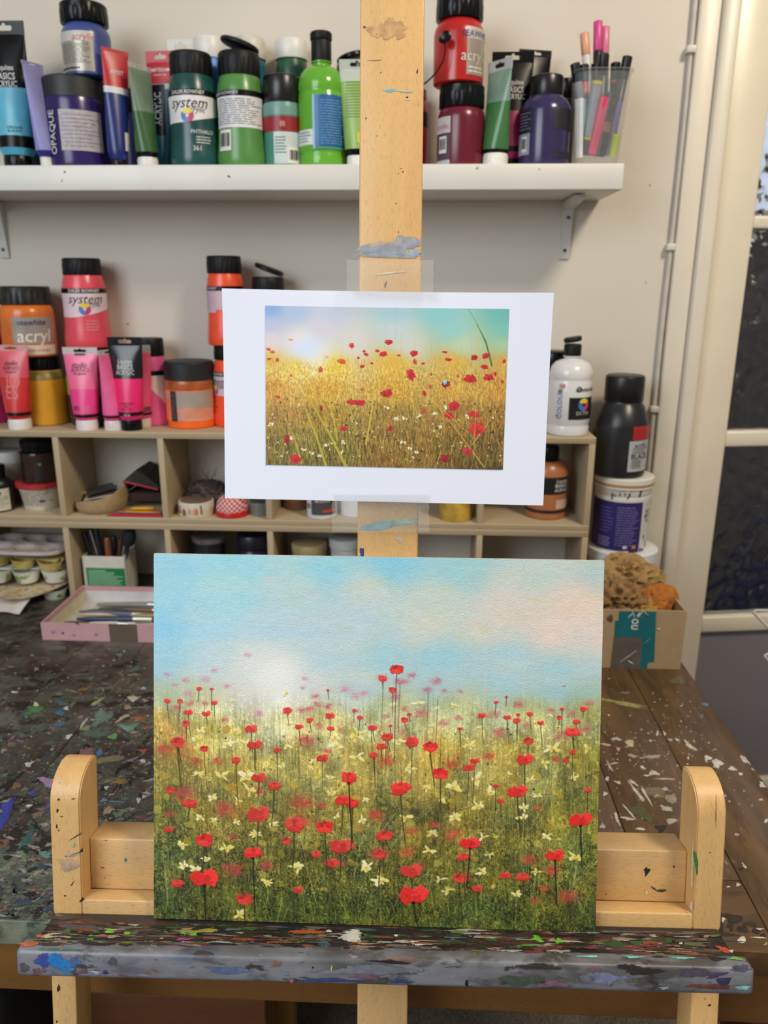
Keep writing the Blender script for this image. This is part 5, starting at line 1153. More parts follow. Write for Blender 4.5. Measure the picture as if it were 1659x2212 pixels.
sys_front(v, 2); v.text('PHTHALO', 34, .37, .0085, INKW); v.lines(18, 56, .24, .33, 3, INKW, .3, 5); v.text('361', 20, .19, .0105, INKW)
cap11 = vessel('paint_bottle', 'leaf green bottle with its black flip cap open, back label showing', 'paint bottle', GS, (467, 574, 117), YF+.003, ST, 'sys', mat((84, 138, 70), .28, var=.06), BLACKM, .82, .2)
flip_lid(cap11.root, cap11.Ht-.0005, cap11.capr*.95, BLACKM, 17)
sys_back(cap11, -62, 100); cap11.barcode(-50, -14, .17, .4)
v = vessel('paint_bottle', 'blue bottle with white lid in the back row behind the green flip-cap bottle', 'paint bottle', GS, (424, 494, 83), YB2, ST, 'round', mat((52, 122, 196), .35), WHITEP, .93, .15, 'plain')
t = paint_tube('paint tube with a clear hanger tab behind the teal tube', GS, (363, 424, 85), YB2-.004, ST, [(0, .9, mat((50, 70, 150), .35)), (.9, 1, mat((176, 60, 70), .4))], WHITEP, CLEAR, .9, .08, crimp_h=.11, w=.046, r=.015)
t.root.location.x = atY(397, 200, YB2-.004)[0]
v = vessel('paint_bottle', 'teal bottle with paint-smudged white lid in the back row', 'paint bottle', GS, (507, 580, 84), YB2, ST, 'round', mat((38, 96, 120), .35), mat((206, 206, 190), .45, var=.15, scale=60), .95, .15, 'plain')
v = vessel('paint_bottle', 'dark green bottle with white lid in the back row above the small jar', 'paint bottle', GS, (597, 668, 88), YB2, ST, 'round', mat((38, 84, 60), .35), WHITEP, .97, .14, 'plain')
v = vessel('paint_jar', 'small teal jar with tall black lid and red label band', 'paint jar', GS, (570, 652, 166), YF+.006, ST, 'jar', mat((74, 136, 120), .3), mat((24, 24, 26), .3), .97, .3, 'plain')
v.patch(-100, 100, .55, .78, mat((146, 24, 34), .4), 'red_band'); v.patch(-20, 100, .0, .54, mat((196, 208, 206), .5)); v.patch(0, 16, .62, .7, mat((190, 120, 120), .4), 'badge', .001); v.barcode(22, 62, .06, .3); v.lines(-14, 20, .2, .48, 6, mat((90, 110, 110)), .3, 6); v.patch(-100, 100, .8, .99, mat((110, 150, 142), .35), 'clear_shoulder', .0002)
v = vessel('paint_bottle', 'bright lime green squeezy bottle with blue label', 'paint bottle', GS, (645, 747, 86), YF+.004, ST, 'squeezy', mat((102, 172, 54), .16, var=.03), BLACKM, .42, .17, 'plain')
v.patch(-14, 88, .155, .66, mat((30, 98, 158), .35), 'blue_label', bot=lambda t: .155, top=lambda t: .66)
v.lines(2, 70, .2, .62, 17, mat((120, 170, 206)), .25, 9); v.patch(-72, -14, .2, .345, mat((214, 224, 216), .5)); v.lines(-66, -20, .22, .33, 4, mat((120, 130, 120)), .3, 3); v.patch(-17, -12, .16, .66, mat((150, 190, 220), .4), 'label_edge', .0008)
lathe('flip_top', [(.97*v.capr*1.06, v.Ht-.002), (v.capr*1.08, v.Ht), (v.capr*1.08, v.Ht+.008), (v.capr*.98, v.Ht+.010)], BLACKM, v.root)
t = paint_tube('pale green paint tube with white cap, left side of the easel mast', GS, (736, 800, 128), YF-.014, ST, [(0, .07, BLACK), (.07, .86, mat((150, 184, 96), .3)), (.86, 1, mat((190, 196, 182), .4))], WHITEP, mat((176, 182, 172), .35), .9, .105, w=.056, r=.019, crimp_h=.09)
t.root.location.x = atY(772, 340, YF-.014)[0]
for k in range(13): t.patch(-.62, .6-.1*(k % 3), .46+.027*k, .466+.027*k, mat((96, 116, 74)), 'small_print', .0006, 4, 1)
t.patch(.05, .5, .22, .32, mat((206, 206, 60), .4), 'yellow_badge'); 
v = vessel('paint_bottle', 'dark bottle with open black flip cap behind the pale green tube', 'paint bottle', GS, (722, 806, 140), YB2, ST, 'sys', mat((40, 44, 44), .35), BLACK, .85, .19)
flip_lid(v.root, v.Ht-.0005, v.capr*.95, BLACK, 14, -1)
# --- right of the mast
v = vessel('paint_bottle', 'scarlet bottle mostly hidden behind the easel mast', 'paint bottle', GS, (838, 925, 195), YB2-.006, ST, 'round', mat((186, 30, 48), .3), mat((176, 28, 44), .35), .9, .12, 'plain')
v.patch(-100, 100, .62, .82, BLACK, 'label_band')
v22 = vessel('paint_bottle', 'crimson bottle with black lid under the red bottle', 'paint bottle', GS, (945, 1047, 187), YF+.004, ST, 'round', mat((104, 24, 44), .25, var=.12), BLACK, .95, .27)
v22.patch(-90, -28, .02, .82, mat((84, 62, 78), .45)); v22.patch(-90, -28, .55, .82, mat((196, 190, 190), .5), 'label_head', .0009); v22.text('acrylic', -54, .66, .012, mat((190, 60, 80))); v22.barcode(-64, -38, .22, .5); v22.patch(-90, -28, .02, .1, mat((190, 190, 196), .5), 'label_foot', .0009)
v = vessel('paint_bottle', 'red bottle with black screw lid stacked on the crimson bottle', 'paint bottle', GS, (937, 1046, -2), YF+.004, v22.top, 'wide', mat((178, 36, 34), .22, var=.06), BLACK, .93, .25)
v.patch(16, 92, .1, .82, mat((164, 152, 140), .3, metal=.25, var=.12), 'silver_label'); v.patch(16, 92, .64, .82, mat((186, 180, 176), .4), 'label_head', .0008); v.text('SEAWHITE', 46, .71, .0125, mat((60, 56, 110)), bold=.01); v.text('acrylic', 42, .38, .022, mat((206, 200, 190)), shear=.1); v.lines(20, 70, .12, .24, 2, mat((216, 210, 204)), .4, 12)
# black knob and cord hanging on the red bottle
P = np.array(atY(957, 83, YF-.043)); k = empty('cord_toggle', P, 'black knob with a thin cord hanging against the red bottle', 'cord')
V, Fc = lathe_data([(.006, 0), (.0075, .001), (.0075, .012), (.005, .013)], 18)
obj('knob', [(x+z*.4, -z, y) for x, y, z in V], Fc, BLACK, k)
cp = [atY(*q, YF-.048)-P for q in ((960, 92), (962, 110), (957, 132), (945, 152), (932, 168), (918, 180), (900, 190))]
rod('cord', cp, .0013, BLACK, k, 6)
t = paint_tube('green paint tube seen edge-on with white cap beside the crimson bottle', GS, (1046, 1098, 130), YF-.014, ST, [(0, .05, BLACK), (.05, .62, mat((64, 116, 66), .25)), (.62, 1, mat((120, 150, 130), .25))], WHITEP, mat((186, 188, 184), .4), .98, .12, rotz=-52, w=.054, r=.0205, side=1, crimp_h=.1)
t.root.location.x = atY(1070, 340, YF-.014)[0]
t = paint_tube('black and magenta paint tube behind the edge-on green tube', GS, (1064, 1142, 112), 1.42, ST, [(0, .07, mat((150, 26, 84), .3)), (.07, .13, BLACK), (.13, .5, mat((150, 22, 84), .3)), (.5, 1, BLACK)], BLACK, BLACK, .85, .09, w=.067, r=.021, crimp_h=.09)
t.root.location.x = atY(1104, 230, 1.42)[0]
for s, z, q in (('Liquitex', .74, .0115), ('BASICS', .675, .0125), ('ACRYLIC', .617, .0115)): t.text(s, .12, z, q)
t = paint_tube('all-black paint tube in the back behind the dark purple bottle', GS, (1120, 1172, 108), YB2-.006, ST, [(0, 1, BLACK)], BLACK, BLACK, .85, .09, w=.056, r=.0185, rotz=14)
t.root.location.x = atY(1150, 230, YB2-.002)[0]; t.text('BASICS', 0, .6, .011); t.text('ACRYLIC', 0, .55, .011)
v = vessel('paint_bottle', 'dark purple bottle with black screw cap next to the pen cup', 'paint bottle', GS, (1123, 1232, 165), YF+.006, ST, 'neck', mat((52, 46, 86), .2, var=.08), mat((22, 22, 24), .3), .64, .225, 'plain')
v.patch(-90, -36, .46, .8, mat((30, 28, 40), .5), 'dark_label'); v.patch(-90, -42, .16, .46, mat((150, 152, 170), .45)); v.barcode(-66, -50, .2, .42); v.lines(-80, -40, .5, .76, 6, mat((120, 120, 140)), .3, 22); v.patch(10, 88, .5, .8, mat((26, 24, 34), .5), 'dark_label'); v.patch(14, 88, .1, .2, mat((30, 26, 40), .5), 'dark_label')
v = vessel('paint_bottle', 'small dark bottle standing in for black pens behind the dark purple bottle', 'paint bottle', GS, (1196, 1240, 172), YB2, ST, 'round', mat((40, 38, 26), .4), BLACK, .9, .2)  # bottle shape put in for dark pens at the back
# --- pen cup
X0, X1 = atY(1238, 330, YF)[0], atY(1336, 330, YF)[0]; xc = (X0+X1)/2; rb = (X1-X0)/2
zr = atY(1300, 158, YF)[2]-ST; T0, T1 = atY(1232, 165, YF)[0], atY(1366, 165, YF)[0]; rt = (T1-T0)/2; xsh = (T0+T1)/2-xc
cup = empty('pen_cup', (xc, YF, ST), 'clear plastic tub full of marker pens at the right end of the shelf', 'cup')
def cup_shell(prof, name, m, ribs=True):
    V, Fc = [], []; n = 48
    for (f, z) in prof:
        for i in range(n):
            g = 2*math.pi*i/n; sq = (abs(math.cos(g))**4+abs(math.sin(g))**4)**(-.25)*.93
            q = f*sq*(1+(.012 if ribs and z > zr*.75 and i % 2 else 0)); V.append((xsh*z/zr+q*math.cos(g), q*math.sin(g)*.8, z))
    for j in range(len(prof)-1):
        for i in range(n): a, b = j*n+i, j*n+(i+1) % n; Fc.append((a, b, b+n, a+n))
    return V, Fc
V, Fc = cup_shell([(0.001, .002), (rb*.96, .002), (rb, .004), (rb+(rt-rb)*.8*.9, zr*.78), (rt*.92, zr*.8), (rt*.95, zr*.97), (rt*1.03, zr*.985), (rt*1.04, zr), (rt*.99, zr)], 'cup_wall', CLEAR)
obj('cup_wall', V, Fc, clear_mat('cup_plastic', (176, 182, 182), .74, .18), cup, True, 40)
V, Fc = cup_shell([(rb*1.0, .012), (rb+(rt-rb)*.72, zr*.7)], 'st', CLEAR, False)
lab = [i for i in range(48)]
Fp = [f for f in Fc if all(28 <= (v % 48) <= 31 for v in f)]
obj('side_sticker', [(x*1.01-.0008, y*1.01, z) for x, y, z in V], Fp, WHITEP, cup, False)
def pen(label, top, bot, r, segs, Yo=0.0):
    """top and bottom in the photograph; segs = [(from, to, colour, radius factor)] from the top down"""
    A = np.array(atY(*top, YF+Yo)); B = np.array(atY(*bot, YF+Yo*.5))
    if B[2] < ST+.006: B = A+(B-A)*(A[2]-ST-.006)/(A[2]-B[2])
    o = empty('marker_pen', B, label, 'pen', 'marker pens in the clear tub')
    ax = A-B
    for i, (s0, s1, c, rf) in enumerate(segs):
        p, q = ax*(1-s0), ax*(1-s1)
        V, Fc = tube_path([p, p-ax*.008, q+ax*.008, q], [r*rf*.86, r*rf, r*rf, r*rf*.9], 14)
        obj(('pen_cap' if i == 0 else 'pen_barrel'), V, Fc, mat(c, rough=.35), o, True, 45)
    return o
pen('magenta-capped marker standing tallest in the tub', (1292, 46), (1288, 320), .0072, [(0, .23, (206, 70, 140), 1), (.23, .5, (26, 26, 28), 1), (.5, 1, (40, 40, 44), 1)], .02)
pen('rose-capped marker second tallest in the tub', (1308, 58), (1300, 320), .0070, [(0, .22, (210, 120, 150), 1), (.22, 1, (26, 26, 28), 1)], .028)
pen('peach-capped marker with white barrel in the tub', (1262, 71), (1282, 318), .0072, [(0, .19, (222, 160, 130), 1), (.19, 1, (206, 206, 204), .93)], .012)
pen('black-capped marker leaning at the right rim of the tub', (1356, 122), (1316, 318), .0078, [(0, .25, (26, 26, 28), 1), (.25, 1, (50, 48, 52), .95)], .0)
pen('black-capped marker at the left rim of the tub', (1242, 137), (1268, 318), .0078, [(0, .22, (26, 26, 28), 1), (.22, 1, (150, 150, 160), .95)], -.004)
pen('black marker leaning right of the magenta pen', (1305, 117), (1290, 325), .0082, [(0, .22, (28, 28, 30), 1), (.22, 1, (60, 60, 64), .95)], -.012)
pen('short black marker between the left rim pens', (1262, 140), (1262, 325), .0075, [(0, .2, (24, 24, 26), 1), (.2, 1, (176, 60, 60), .95)], .006)
pen('short black marker with red ring near the right rim', (1330, 136), (1322, 325), .0078, [(0, .2, (24, 24, 26), 1), (.2, .24, (190, 70, 60), 1), (.24, 1, (40, 40, 44), .95)], .016)
pen('short black marker at the back of the tub', (1276, 141), (1275, 325), .0075, [(0, .2, (24, 24, 26), 1), (.2, 1, (70, 130, 150), .95)], .026)
pen('hot pink marker leaning against the inside front of the tub', (1306, 210), (1276, 336), .0088, [(0, .98, (226, 60, 110), 1), (.98, 1, (180, 40, 90), .8)], -.026)
pen('black and brown lettered marker inside the tub', (1322, 200), (1294, 338), .0092, [(0, .45, (32, 32, 34), 1), (.45, .62, (140, 88, 56), 1), (.62, 1, (30, 30, 32), 1)], -.020)
pen('clear-barrelled marker with yellow ring inside the tub', (1290, 175), (1262, 335), .0090, [(0, .06, (206, 200, 60), 1), (.06, .75, (150, 158, 172), 1), (.75, .8, (206, 190, 60), 1), (.8, 1, (50, 60, 80), 1)], -.022)
pen('pale blue marker inside the left of the tub', (1256, 215), (1258, 335), .0075, [(0, 1, (130, 180, 200), 1)], -.016)
pen('slim purple marker inside the right of the tub', (1338, 220), (1310, 336), .0058, [(0, 1, (120, 100, 160), 1)], -.012)
pen('lime highlighter low inside the tub', (1332, 290), (1322, 338), .0065, [(0, 1, (196, 214, 50), 1)], -.018)

# ================================================================== PAINTS ON TOP OF THE PIGEONHOLES
YC, YT = 1.452, 1.386
v = vessel('paint_bottle', 'magenta bottle cut off at the left edge on the pigeonholes', 'paint bottle', GP, (-62, 13, 655), YC+.004, PT, 'round', mat((170, 30, 84), .3), BLACK, .95, .2)
v.patch(-100, 100, .3, .45, mat((200, 60, 120), .4)); v.patch(-100, 100, .72, .78, BLACK, 'label_band')
v3 = vessel('paint_bottle', 'ochre yellow bottle with black lid under the orange bottle', 'paint bottle', GP, (55, 143, 768), YC-.006, PT, 'round', mat((208, 148, 40), .35, var=.06), BLACK, .82, .2)
v3.patch(-100, 100, .84, .99, mat((130, 116, 56), .35, var=.3), 'empty_shoulder', .0002)
v = vessel('paint_bottle', 'orange paint bottle with spattered black lid, stacked on the ochre bottle', 'paint bottle', GP, (10, 120, 618), YC-.006, v3.top, 'round', mat((214, 112, 44), .25, var=.18, scale=24), mat((30, 32, 26), .4, var=.9, scale=90), .93, .25)
v.root.location.x -= .004
v.patch(-8, 84, .26, .76, mat((150, 142, 134), .4, var=.1), 'silver_label'); v.patch(2, 84, .05, .23, mat((220, 206, 190), .5)); v.text('seawhite', 34, .66, .0145, mat((60, 56, 96)), bold=.01); v.text('acryl', 36, .4, .032, mat((222, 214, 200)), shear=.12, bold=.012); v.text('flame orange', 40, .14, .009, mat((206, 110, 90)))
v6 = vessel('paint_bottle', 'dark bottle with olive band behind the pink tubes', 'paint bottle', GP, (150, 252, 750), YC+.002, PT, 'round', mat((60, 44, 40), .4), BLACK, .9, .2)
v6.patch(-100, 100, .5, .8, mat((150, 140, 50), .4)); v6.patch(-100, 100, .1, .4, mat((70, 46, 40), .4))
v = vessel('paint_bottle', 'coral pink bottle with wave label stacked above the pink tubes', 'paint bottle', GP, (135, 232, 558), YC+.002, v6.top, 'sys', mat((222, 78, 92), .28, var=.05), BLACKM, .8, .185)
v.root.location.x = atY(184, 660, YC)[0]
sys_front(v, 22, (228, 204, 212), 'system', zb0=.43, zb1=.55); v.lines(20, 56, .24, .4, 4, mat((232, 150, 160)), .3, 5); v.lines(-80, -52, .48, .74, 8, mat((130, 110, 120)), .25, 6)
def tube_std(label, px, base, bands, cap, crimp, **k):
    t = paint_tube(label, GP, px, YT, PT, bands, cap, crimp, **k)
    t.root.location.x = base; return t
PINK = mat((234, 76, 136), .3, var=.04)
t = tube_std('red paint tube with big pale letters at the left edge', (-4, 56, 745), atY(40, 850, YT)[0]-.004, [(0, .06, mat((200, 40, 44), .3)), (.06, .11, BLACK), (.11, .62, mat((206, 52, 50), .28)), (.62, 1, mat((214, 84, 96), .28))], WHITEP, mat((206, 150, 150), .4), w=.062, r=.0205, capf=.98, caph=.12, crimp_h=.07, hole=True)
t.text('studio', 0, .79, .013, INK, shear=.3); t.text('ACRYLICS', 0, .73, .0085, INK); t.text('JO', .1, .57, .034, mat((226, 120, 120))); t.text('ES', .0, .44, .034, mat((226, 120, 120))); t.text('fine pigments', 0, .69, .005, INK)
t = tube_std('pink paint tube numbered 371 with white cap', (136, 210, 750), atY(182, 850, YT)[0], [(0, .05, PINK), (.05, .10, BLACK), (.10, .48, mat((238, 66, 140), .28)), (.48, 1, mat((236, 108, 150), .28))], mat((226, 216, 218), .4, var=.12), mat((196, 186, 186), .4), w=.0625, r=.0205, capf=.95, caph=.12, crimp_h=.08)
t.text('studio', -.05, .79, .015, INK, shear=.3); t.text('ACRYLICS', 0, .73, .0098, INK); t.text('fine pigments', 0, .69, .006, INK); t.text('371', -.3, .27, .011, INK, bold=.02); t.patch(.05, .5, .21, .31, mat((226, 90, 140), .4)); t.patch(-.3, .32, .905, .925, BLACK)
t = tube_std('narrow pink paint tube seen edge-on between two pink tubes', (220, 258, 755), atY(238, 850, YT)[0]+.003, [(0, .05, PINK), (.05, .09, BLACK), (.09, 1, mat((236, 104, 158), .3))], mat((226, 216, 218), .4, var=.12), mat((200, 190, 190), .4), w=.052, r=.0185, rotz=72, capf=.96, caph=.12, crimp_h=.06)
t = tube_std('black and hot pink paint tube with black cap', (238, 311, 728), atY(279, 850, YT)[0], [(0, .06, mat((236, 44, 112), .28)), (.06, .11, BLACK), (.11, .56, mat((236, 40, 110), .28)), (.56, 1, mat((24, 24, 28), .2))], BLACK, BLACK, w=.062, r=.021, capf=.88, caph=.12, crimp_h=.09)
for s, z, q in (('Liquitex', .745, .011), ('BASICS', .685, .0125), ('ACRYLIC', .627, .011)): t.text(s, 0, z, q)
for k in range(3): t.text(('FLUORESCENT', 'PINK', 'ROSE FLUO')[k], 0, .3-.03*k, .0055, INK)
t.text('118 ml', 0, .178, .006)
t = paint_tube('pale pink paint tube with cream cap peeping out behind the black tube', GP, (268, 326, 745), YT+.03, PT, [(0, .06, PINK), (.06, .1, BLACK), (.1, 1, mat((232, 90, 130), .3))], mat((220, 206, 190), .4), mat((186, 180, 180), .4), w=.05, r=.0175, caph=.11, crimp_h=.09)
t.root.location.x = atY(303, 850, YT+.03)[0]; t.patch(.4, .8, .2, .26, mat((120, 60, 70), .4), 'printed_mark')
v = vessel('paint_bottle', 'pink bottle with cream wave label and black cap behind the black tube', 'paint bottle', GP, (290, 366, 730), YC, PT, 'sys', mat((216, 90, 138), .3, var=.08), BLACKM, .8, .2)
v.patch(-100, 100, .73, .8, BLACK, 'label_band'); v.patch(-100, 100, .4, .73, mat((216, 196, 186), .5), bot=lambda t: .62-.3*min(1, max(0, (t-.45)/.35))**1.3)
v = vessel('paint_jar', 'squat fluorescent orange jar with black lid', 'paint jar', GP, (361, 462, 778), YC-.016, PT, 'jar', mat((250, 106, 34), .25, var=.06), mat((30, 30, 32), .5), 1.03, .27, 'plain')
v.patch(-70, 78, .17, .78, mat((214, 150, 130), .4, var=.12)); v.patch(-68, -36, .17, .6, mat((240, 130, 90), .4), 'label_tint', .0008); v.patch(-36, -18, .16, .78, mat((44, 40, 42), .5), 'dark_band', .0009); v.text('OPAQUE', -27, .47, .012, mat((110, 100, 96)), rot=90); v.patch(-18, 76, .44, .77, mat((168, 152, 140), .5), 'grey_panel', .0009); v.lines(0, 70, .22, .42, 4, mat((240, 130, 80)), .3, 8); v.patch(-100, 100, .8, .98, mat((176, 92, 50), .25, var=.3), 'empty_shoulder', .0002)
v13 = vessel('paint_bottle', 'orange wave-label bottle standing behind the left edge of the sheet', 'paint bottle', GP, (460, 548, 745), YC-.002, PT, 'sys', mat((240, 84, 52), .28, var=.04), BLACKM, .84, .165)
sys_front(v13, -50, (214, 190, 200), s=.85); v13.lines(-70, -40, .2, .4, 3, mat((150, 60, 50)), .3, 4)
v = vessel('paint_bottle', 'orange bottle stacked on the orange wave-label bottle behind the sheet', 'paint bottle', GP, (446, 530, 553), YC-.002, v13.top, 'sys', mat((236, 82, 52), .28, var=.05), BLACKM, .86, .185)
sys_back(v, -88, -20, (206, 178, 190), .46); v.patch(-100, 100, .5, .755, mat((206, 178, 190), .5), 'paper_label', .0003)
lb = vessel('paint_bottle', 'dark bottle hidden behind the sheet, carrying the open flip-cap bottle', 'paint bottle', GP, (548, 625, 765), YC+.004, PT, 'sys', mat((60, 40, 40), .3), BLACKM, .84, .165)
v = vessel('paint_bottle', 'black-capped bottle with open flip lid above the top edge of the sheet', 'paint bottle', GP, (546, 617, 598), YC+.004, lb.top, 'sys', mat((70, 50, 46), .3), BLACKM, .95, .24)
flip_lid(v.root, v.Ht-.0005, v.capr*.95, BLACKM, 20)
v = vessel('paint_bottle', 'white squeezy bottle with black cap and colourful label', 'paint bottle', GP, (1184, 1277, 768), YC-.05, PT, 'squeezy', mat((222, 222, 222), .2, var=.02), None)
cap_plain(v.root, v.Ht-.001, v.R*.40, .021, BLACKM)
L_ = flip_lid(v.root, v.Ht+.021, v.R*.42, BLACKM, 10, -1)
v.patch(-10, 80, .22, .5, mat((22, 22, 24), .4), 'black_label'); v.text('amsterdam', 40, .60, .0105, INK, bold=.01); v.text('EXTRA', 30, .3, .009, mat((190, 190, 190))); wheel(v, 30, .41, .011); v.text('08', -30, .64, .011, mat((200, 110, 110)), bold=.02); v.text('COLOUR', -34, .41, .0125, mat((100, 100, 170)), rot=90, bold=.01); v.patch(-40, -30, .56, .6, mat((150, 140, 50), .4), 'colour_square', .001); v.patch(-44, -36, .24, .28, mat((200, 140, 50), .4), 'colour_square', .001)
v.text('O', 14, .6, .013, INK, bold=.03)
v = vessel('paint_bottle', 'burnt orange bottle with black lid behind the white squeezy bottle', 'paint bottle', GP, (1158, 1228, 757), YC+.014, PT, 'round', mat((150, 82, 44), .35), BLACK, .97, .24, 'plain')
# ================================================================== THINGS IN THE PIGEONHOLES
GC = 'pots in the pigeonholes'
v = vessel('paint_bottle', 'small black bottle with cream label in the far left pigeonhole', 'paint bottle', GC, (-30, 27, 1003), 1.40, CELL_U, 'neck', mat((24, 22, 24), .35), BLACK, .62, .28, 'plain')
v.patch(-60, 70, .06, .72, mat((206, 200, 178), .55)); v.lines(-10, 62, .14, .5, 8, mat((110, 104, 90)), .25, 3); v.text('o', 30, .6, .012, INK, bold=.03)
r_ = vessel('paint_jar', 'dark red pot under the white tub in the left pigeonhole', 'paint jar', GC, (-6, 56, 1034), 1.462, CELL_U, 'jar', mat((96, 22, 36), .4), mat((130, 30, 36), .4), 1.0, .2, 'plain')
v = vessel('paint_tub', 'white lidded tub on the dark red pot, left pigeonhole', 'tub', GC, (-8, 50, 972), 1.462, r_.top, 'tub', mat((196, 190, 180), .45), mat((208, 206, 200), .45), 1.04, .4, 'plain')
tb = vessel('food_tub', 'white tub with red lid and printed lines under the brown jar', 'tub', GC, (47, 134, 1036), 1.425, CELL_U, 'tub', mat((206, 200, 184), .5), mat((170, 40, 48), .4), 1.1, .17, 'plain')
tb.lines(-60, 60, .22, .92, 11, mat((96, 92, 88)), .3, 7); tb.patch(20, 34, .4, .48, mat((40, 36, 34), .5), 'paint_blot', .001)
v = vessel('glass_jar', 'dark brown jar with black lid on the red-lidded tub', 'jar', GC, (48, 128, 946), 1.425, tb.top, 'jar', mat((48, 28, 22), .15, var=.4, scale=30), BLACK, .9, .3, 'plain')
v.patch(8, 40, .15, .75, mat((40, 34, 32), .3), 'dark_label'); v.patch(20, 28, .62, .7, mat((120, 116, 60), .4), 'paint_blot', .001)
# --- open fabric pouch with cards
xp0, xp1 = atY(168, 1080, 1.42)[0], atY(276, 1080, 1.42)[0]; xm = (xp0+xp1)/2; hwp = (xp1-xp0)/2
po = empty('fabric_pouch', (xm, 1.418, CELL_U), 'open tan fabric pouch stuffed with dark cards', 'pouch')
V, Fc = [], []; n = 40
rows_ = [(.55, 0, 0), (.8, .0, .0), (.93, .12, 0), (1, .5, .2), (1.0, 1, 1), (.96, 1.02, 1), (.94, .98, 1), (.9, .5, .2), (.78, .1, 0), (.3, .06, 0)]
for f, zf, wv in rows_:
    for i in range(n):
        g = 2*math.pi*i/n; x = math.cos(g); top = .024+.026*max(0, x)**1.5+.004*math.sin(3*g)
        V.append((hwp*f*x*(1+.03*math.sin(5*g)*wv), .05*f*math.sin(g), top*zf))
for j in range(len(rows_)-1):
    for i in range(n): a, b = j*n+i, j*n+(i+1) % n; Fc.append((a, b, b+n, a+n))
Fc.append(tuple(range(n-1, -1, -1))); Fc.append(tuple((len(rows_)-1)*n+i for i in range(n)))
obj('pouch_shell', V, Fc, mat((168, 142, 104), .85, var=.12, scale=90, bump=.3), po, True, 60)
cc = [(44, 42, 44), (150, 148, 150), (60, 58, 60), (36, 34, 36), (176, 170, 160), (70, 44, 40), (50, 54, 56)]
cl_ = ['black card lowest in the tan pouch', 'grey foil card above the lowest in the pouch', 'dark grey card middle of the pouch', 'black card tilted in the pouch', 'pale edged card near the top of the pouch', 'brown card second from top in the pouch', 'slate card topmost in the tan pouch']
for i in range(7):
    o = empty('colour_card', (xm-.006+.002*(i % 3), 1.418+.003*(i % 2), CELL_U+.0062+.0052*i), cl_[i], 'card', 'cards in the tan pouch', rot=(rad(3*(i % 2)), rad(-5-2.2*i*.4), rad(-14+7*i)))
    box('card', -.034+.002*i, .03, -.022, .022, -.0011, .0011, mat(cc[i], .35, var=.2), o, bev=.0004)
# --- dark pencil case with red piping and pencils
xq0, xq1 = atY(272, 1080, 1.43)[0], atY(352, 1080, 1.43)[0]
pc = empty('pencil_case', (0, 0, 0), 'dark fabric pencil case with red piping, gaping open', 'pencil case')
bm = bmesh.new()
zc0 = CELL_U
prof_c = [(xq0+.002, zc0+.030), (xq0+.006, zc0+.058), (xq0+.030, zc0+.078), (xq0+.046, zc0+.070), (xq1-.001, zc0+.046), (xq1-.001, zc0+.040), (xq0+.012, zc0+.052)]
f_ = bm.faces.new([bm.verts.new((x, 1.415, z)) for x, z in prof_c])
rr_ = bmesh.ops.extrude_face_region(bm, geom=[f_])
for q in rr_['geom']:
    if isinstance(q, bmesh.types.BMVert): q.co.y = 1.495; q.co.z -= .0
bm_obj('case_flap', bm, mat((44, 42, 38), .85, var=.15, scale=80, bump=.2), pc)
rod('piping', [(xq0+.004, 1.413, zc0+.056), (xq0+.03, 1.413, zc0+.050), (xq1-.002, 1.413, zc0+.041)], .0022, mat((170, 40, 48), .5), pc, 8)
box('case_base', xq0+.001, xq1-.001, 1.425, 1.495, zc0+.012, zc0+.030, mat((60, 34, 32), .85, var=.2), pc, bev=.003)
box('case_back', xq0+.001, xq1-.001, 1.488, 1.497, zc0+.02, zc0+.055, mat((40, 36, 34), .85), pc, bev=.003)
def flat_pencil(label, a, b, Y0, Y1, z, r, c, n=6):
    A, B = np.array([atY(*a, Y0)[0], Y0, z]), np.array([atY(*b, Y1)[0], Y1, z])
    o = empty('coloured_pencil', A, label, 'pencil', 'pencils in the second pigeonhole'); d = B-A
    V, Fc = tube_path([d*0, d*.12, d], [r*.25, r, r], n); obj('pencil_shaft', V, Fc, mat(c, .4), o, False); return o
flat_pencil('red pencil lying along the front edge of the second pigeonhole', (228, 1110), (350, 1112), 1.366, 1.366, CELL_U+.0028, .0028, (180, 34, 44))
flat_pencil('blue pencil lying behind the red one in the second pigeonhole', (240, 1104), (350, 1106), 1.374, 1.374, CELL_U+.0028, .0028, (50, 50, 110))
flat_pencil('yellow pencil pointing out under the dark pencil case', (265, 1100), (345, 1094), 1.383, 1.383, CELL_U+.0032, .003, (206, 160, 40))
flat_pencil('orange-red pencil under the dark pencil case', (262, 1096), (345, 1090), 1.392, 1.392, CELL_U+.0032, .003, (176, 60, 40))
flat_pencil('short yellow pencil resting on the other pencils under the case', (282, 1088), (330, 1072), 1.388, 1.394, CELL_U+.0092, .003, (214, 176, 50))
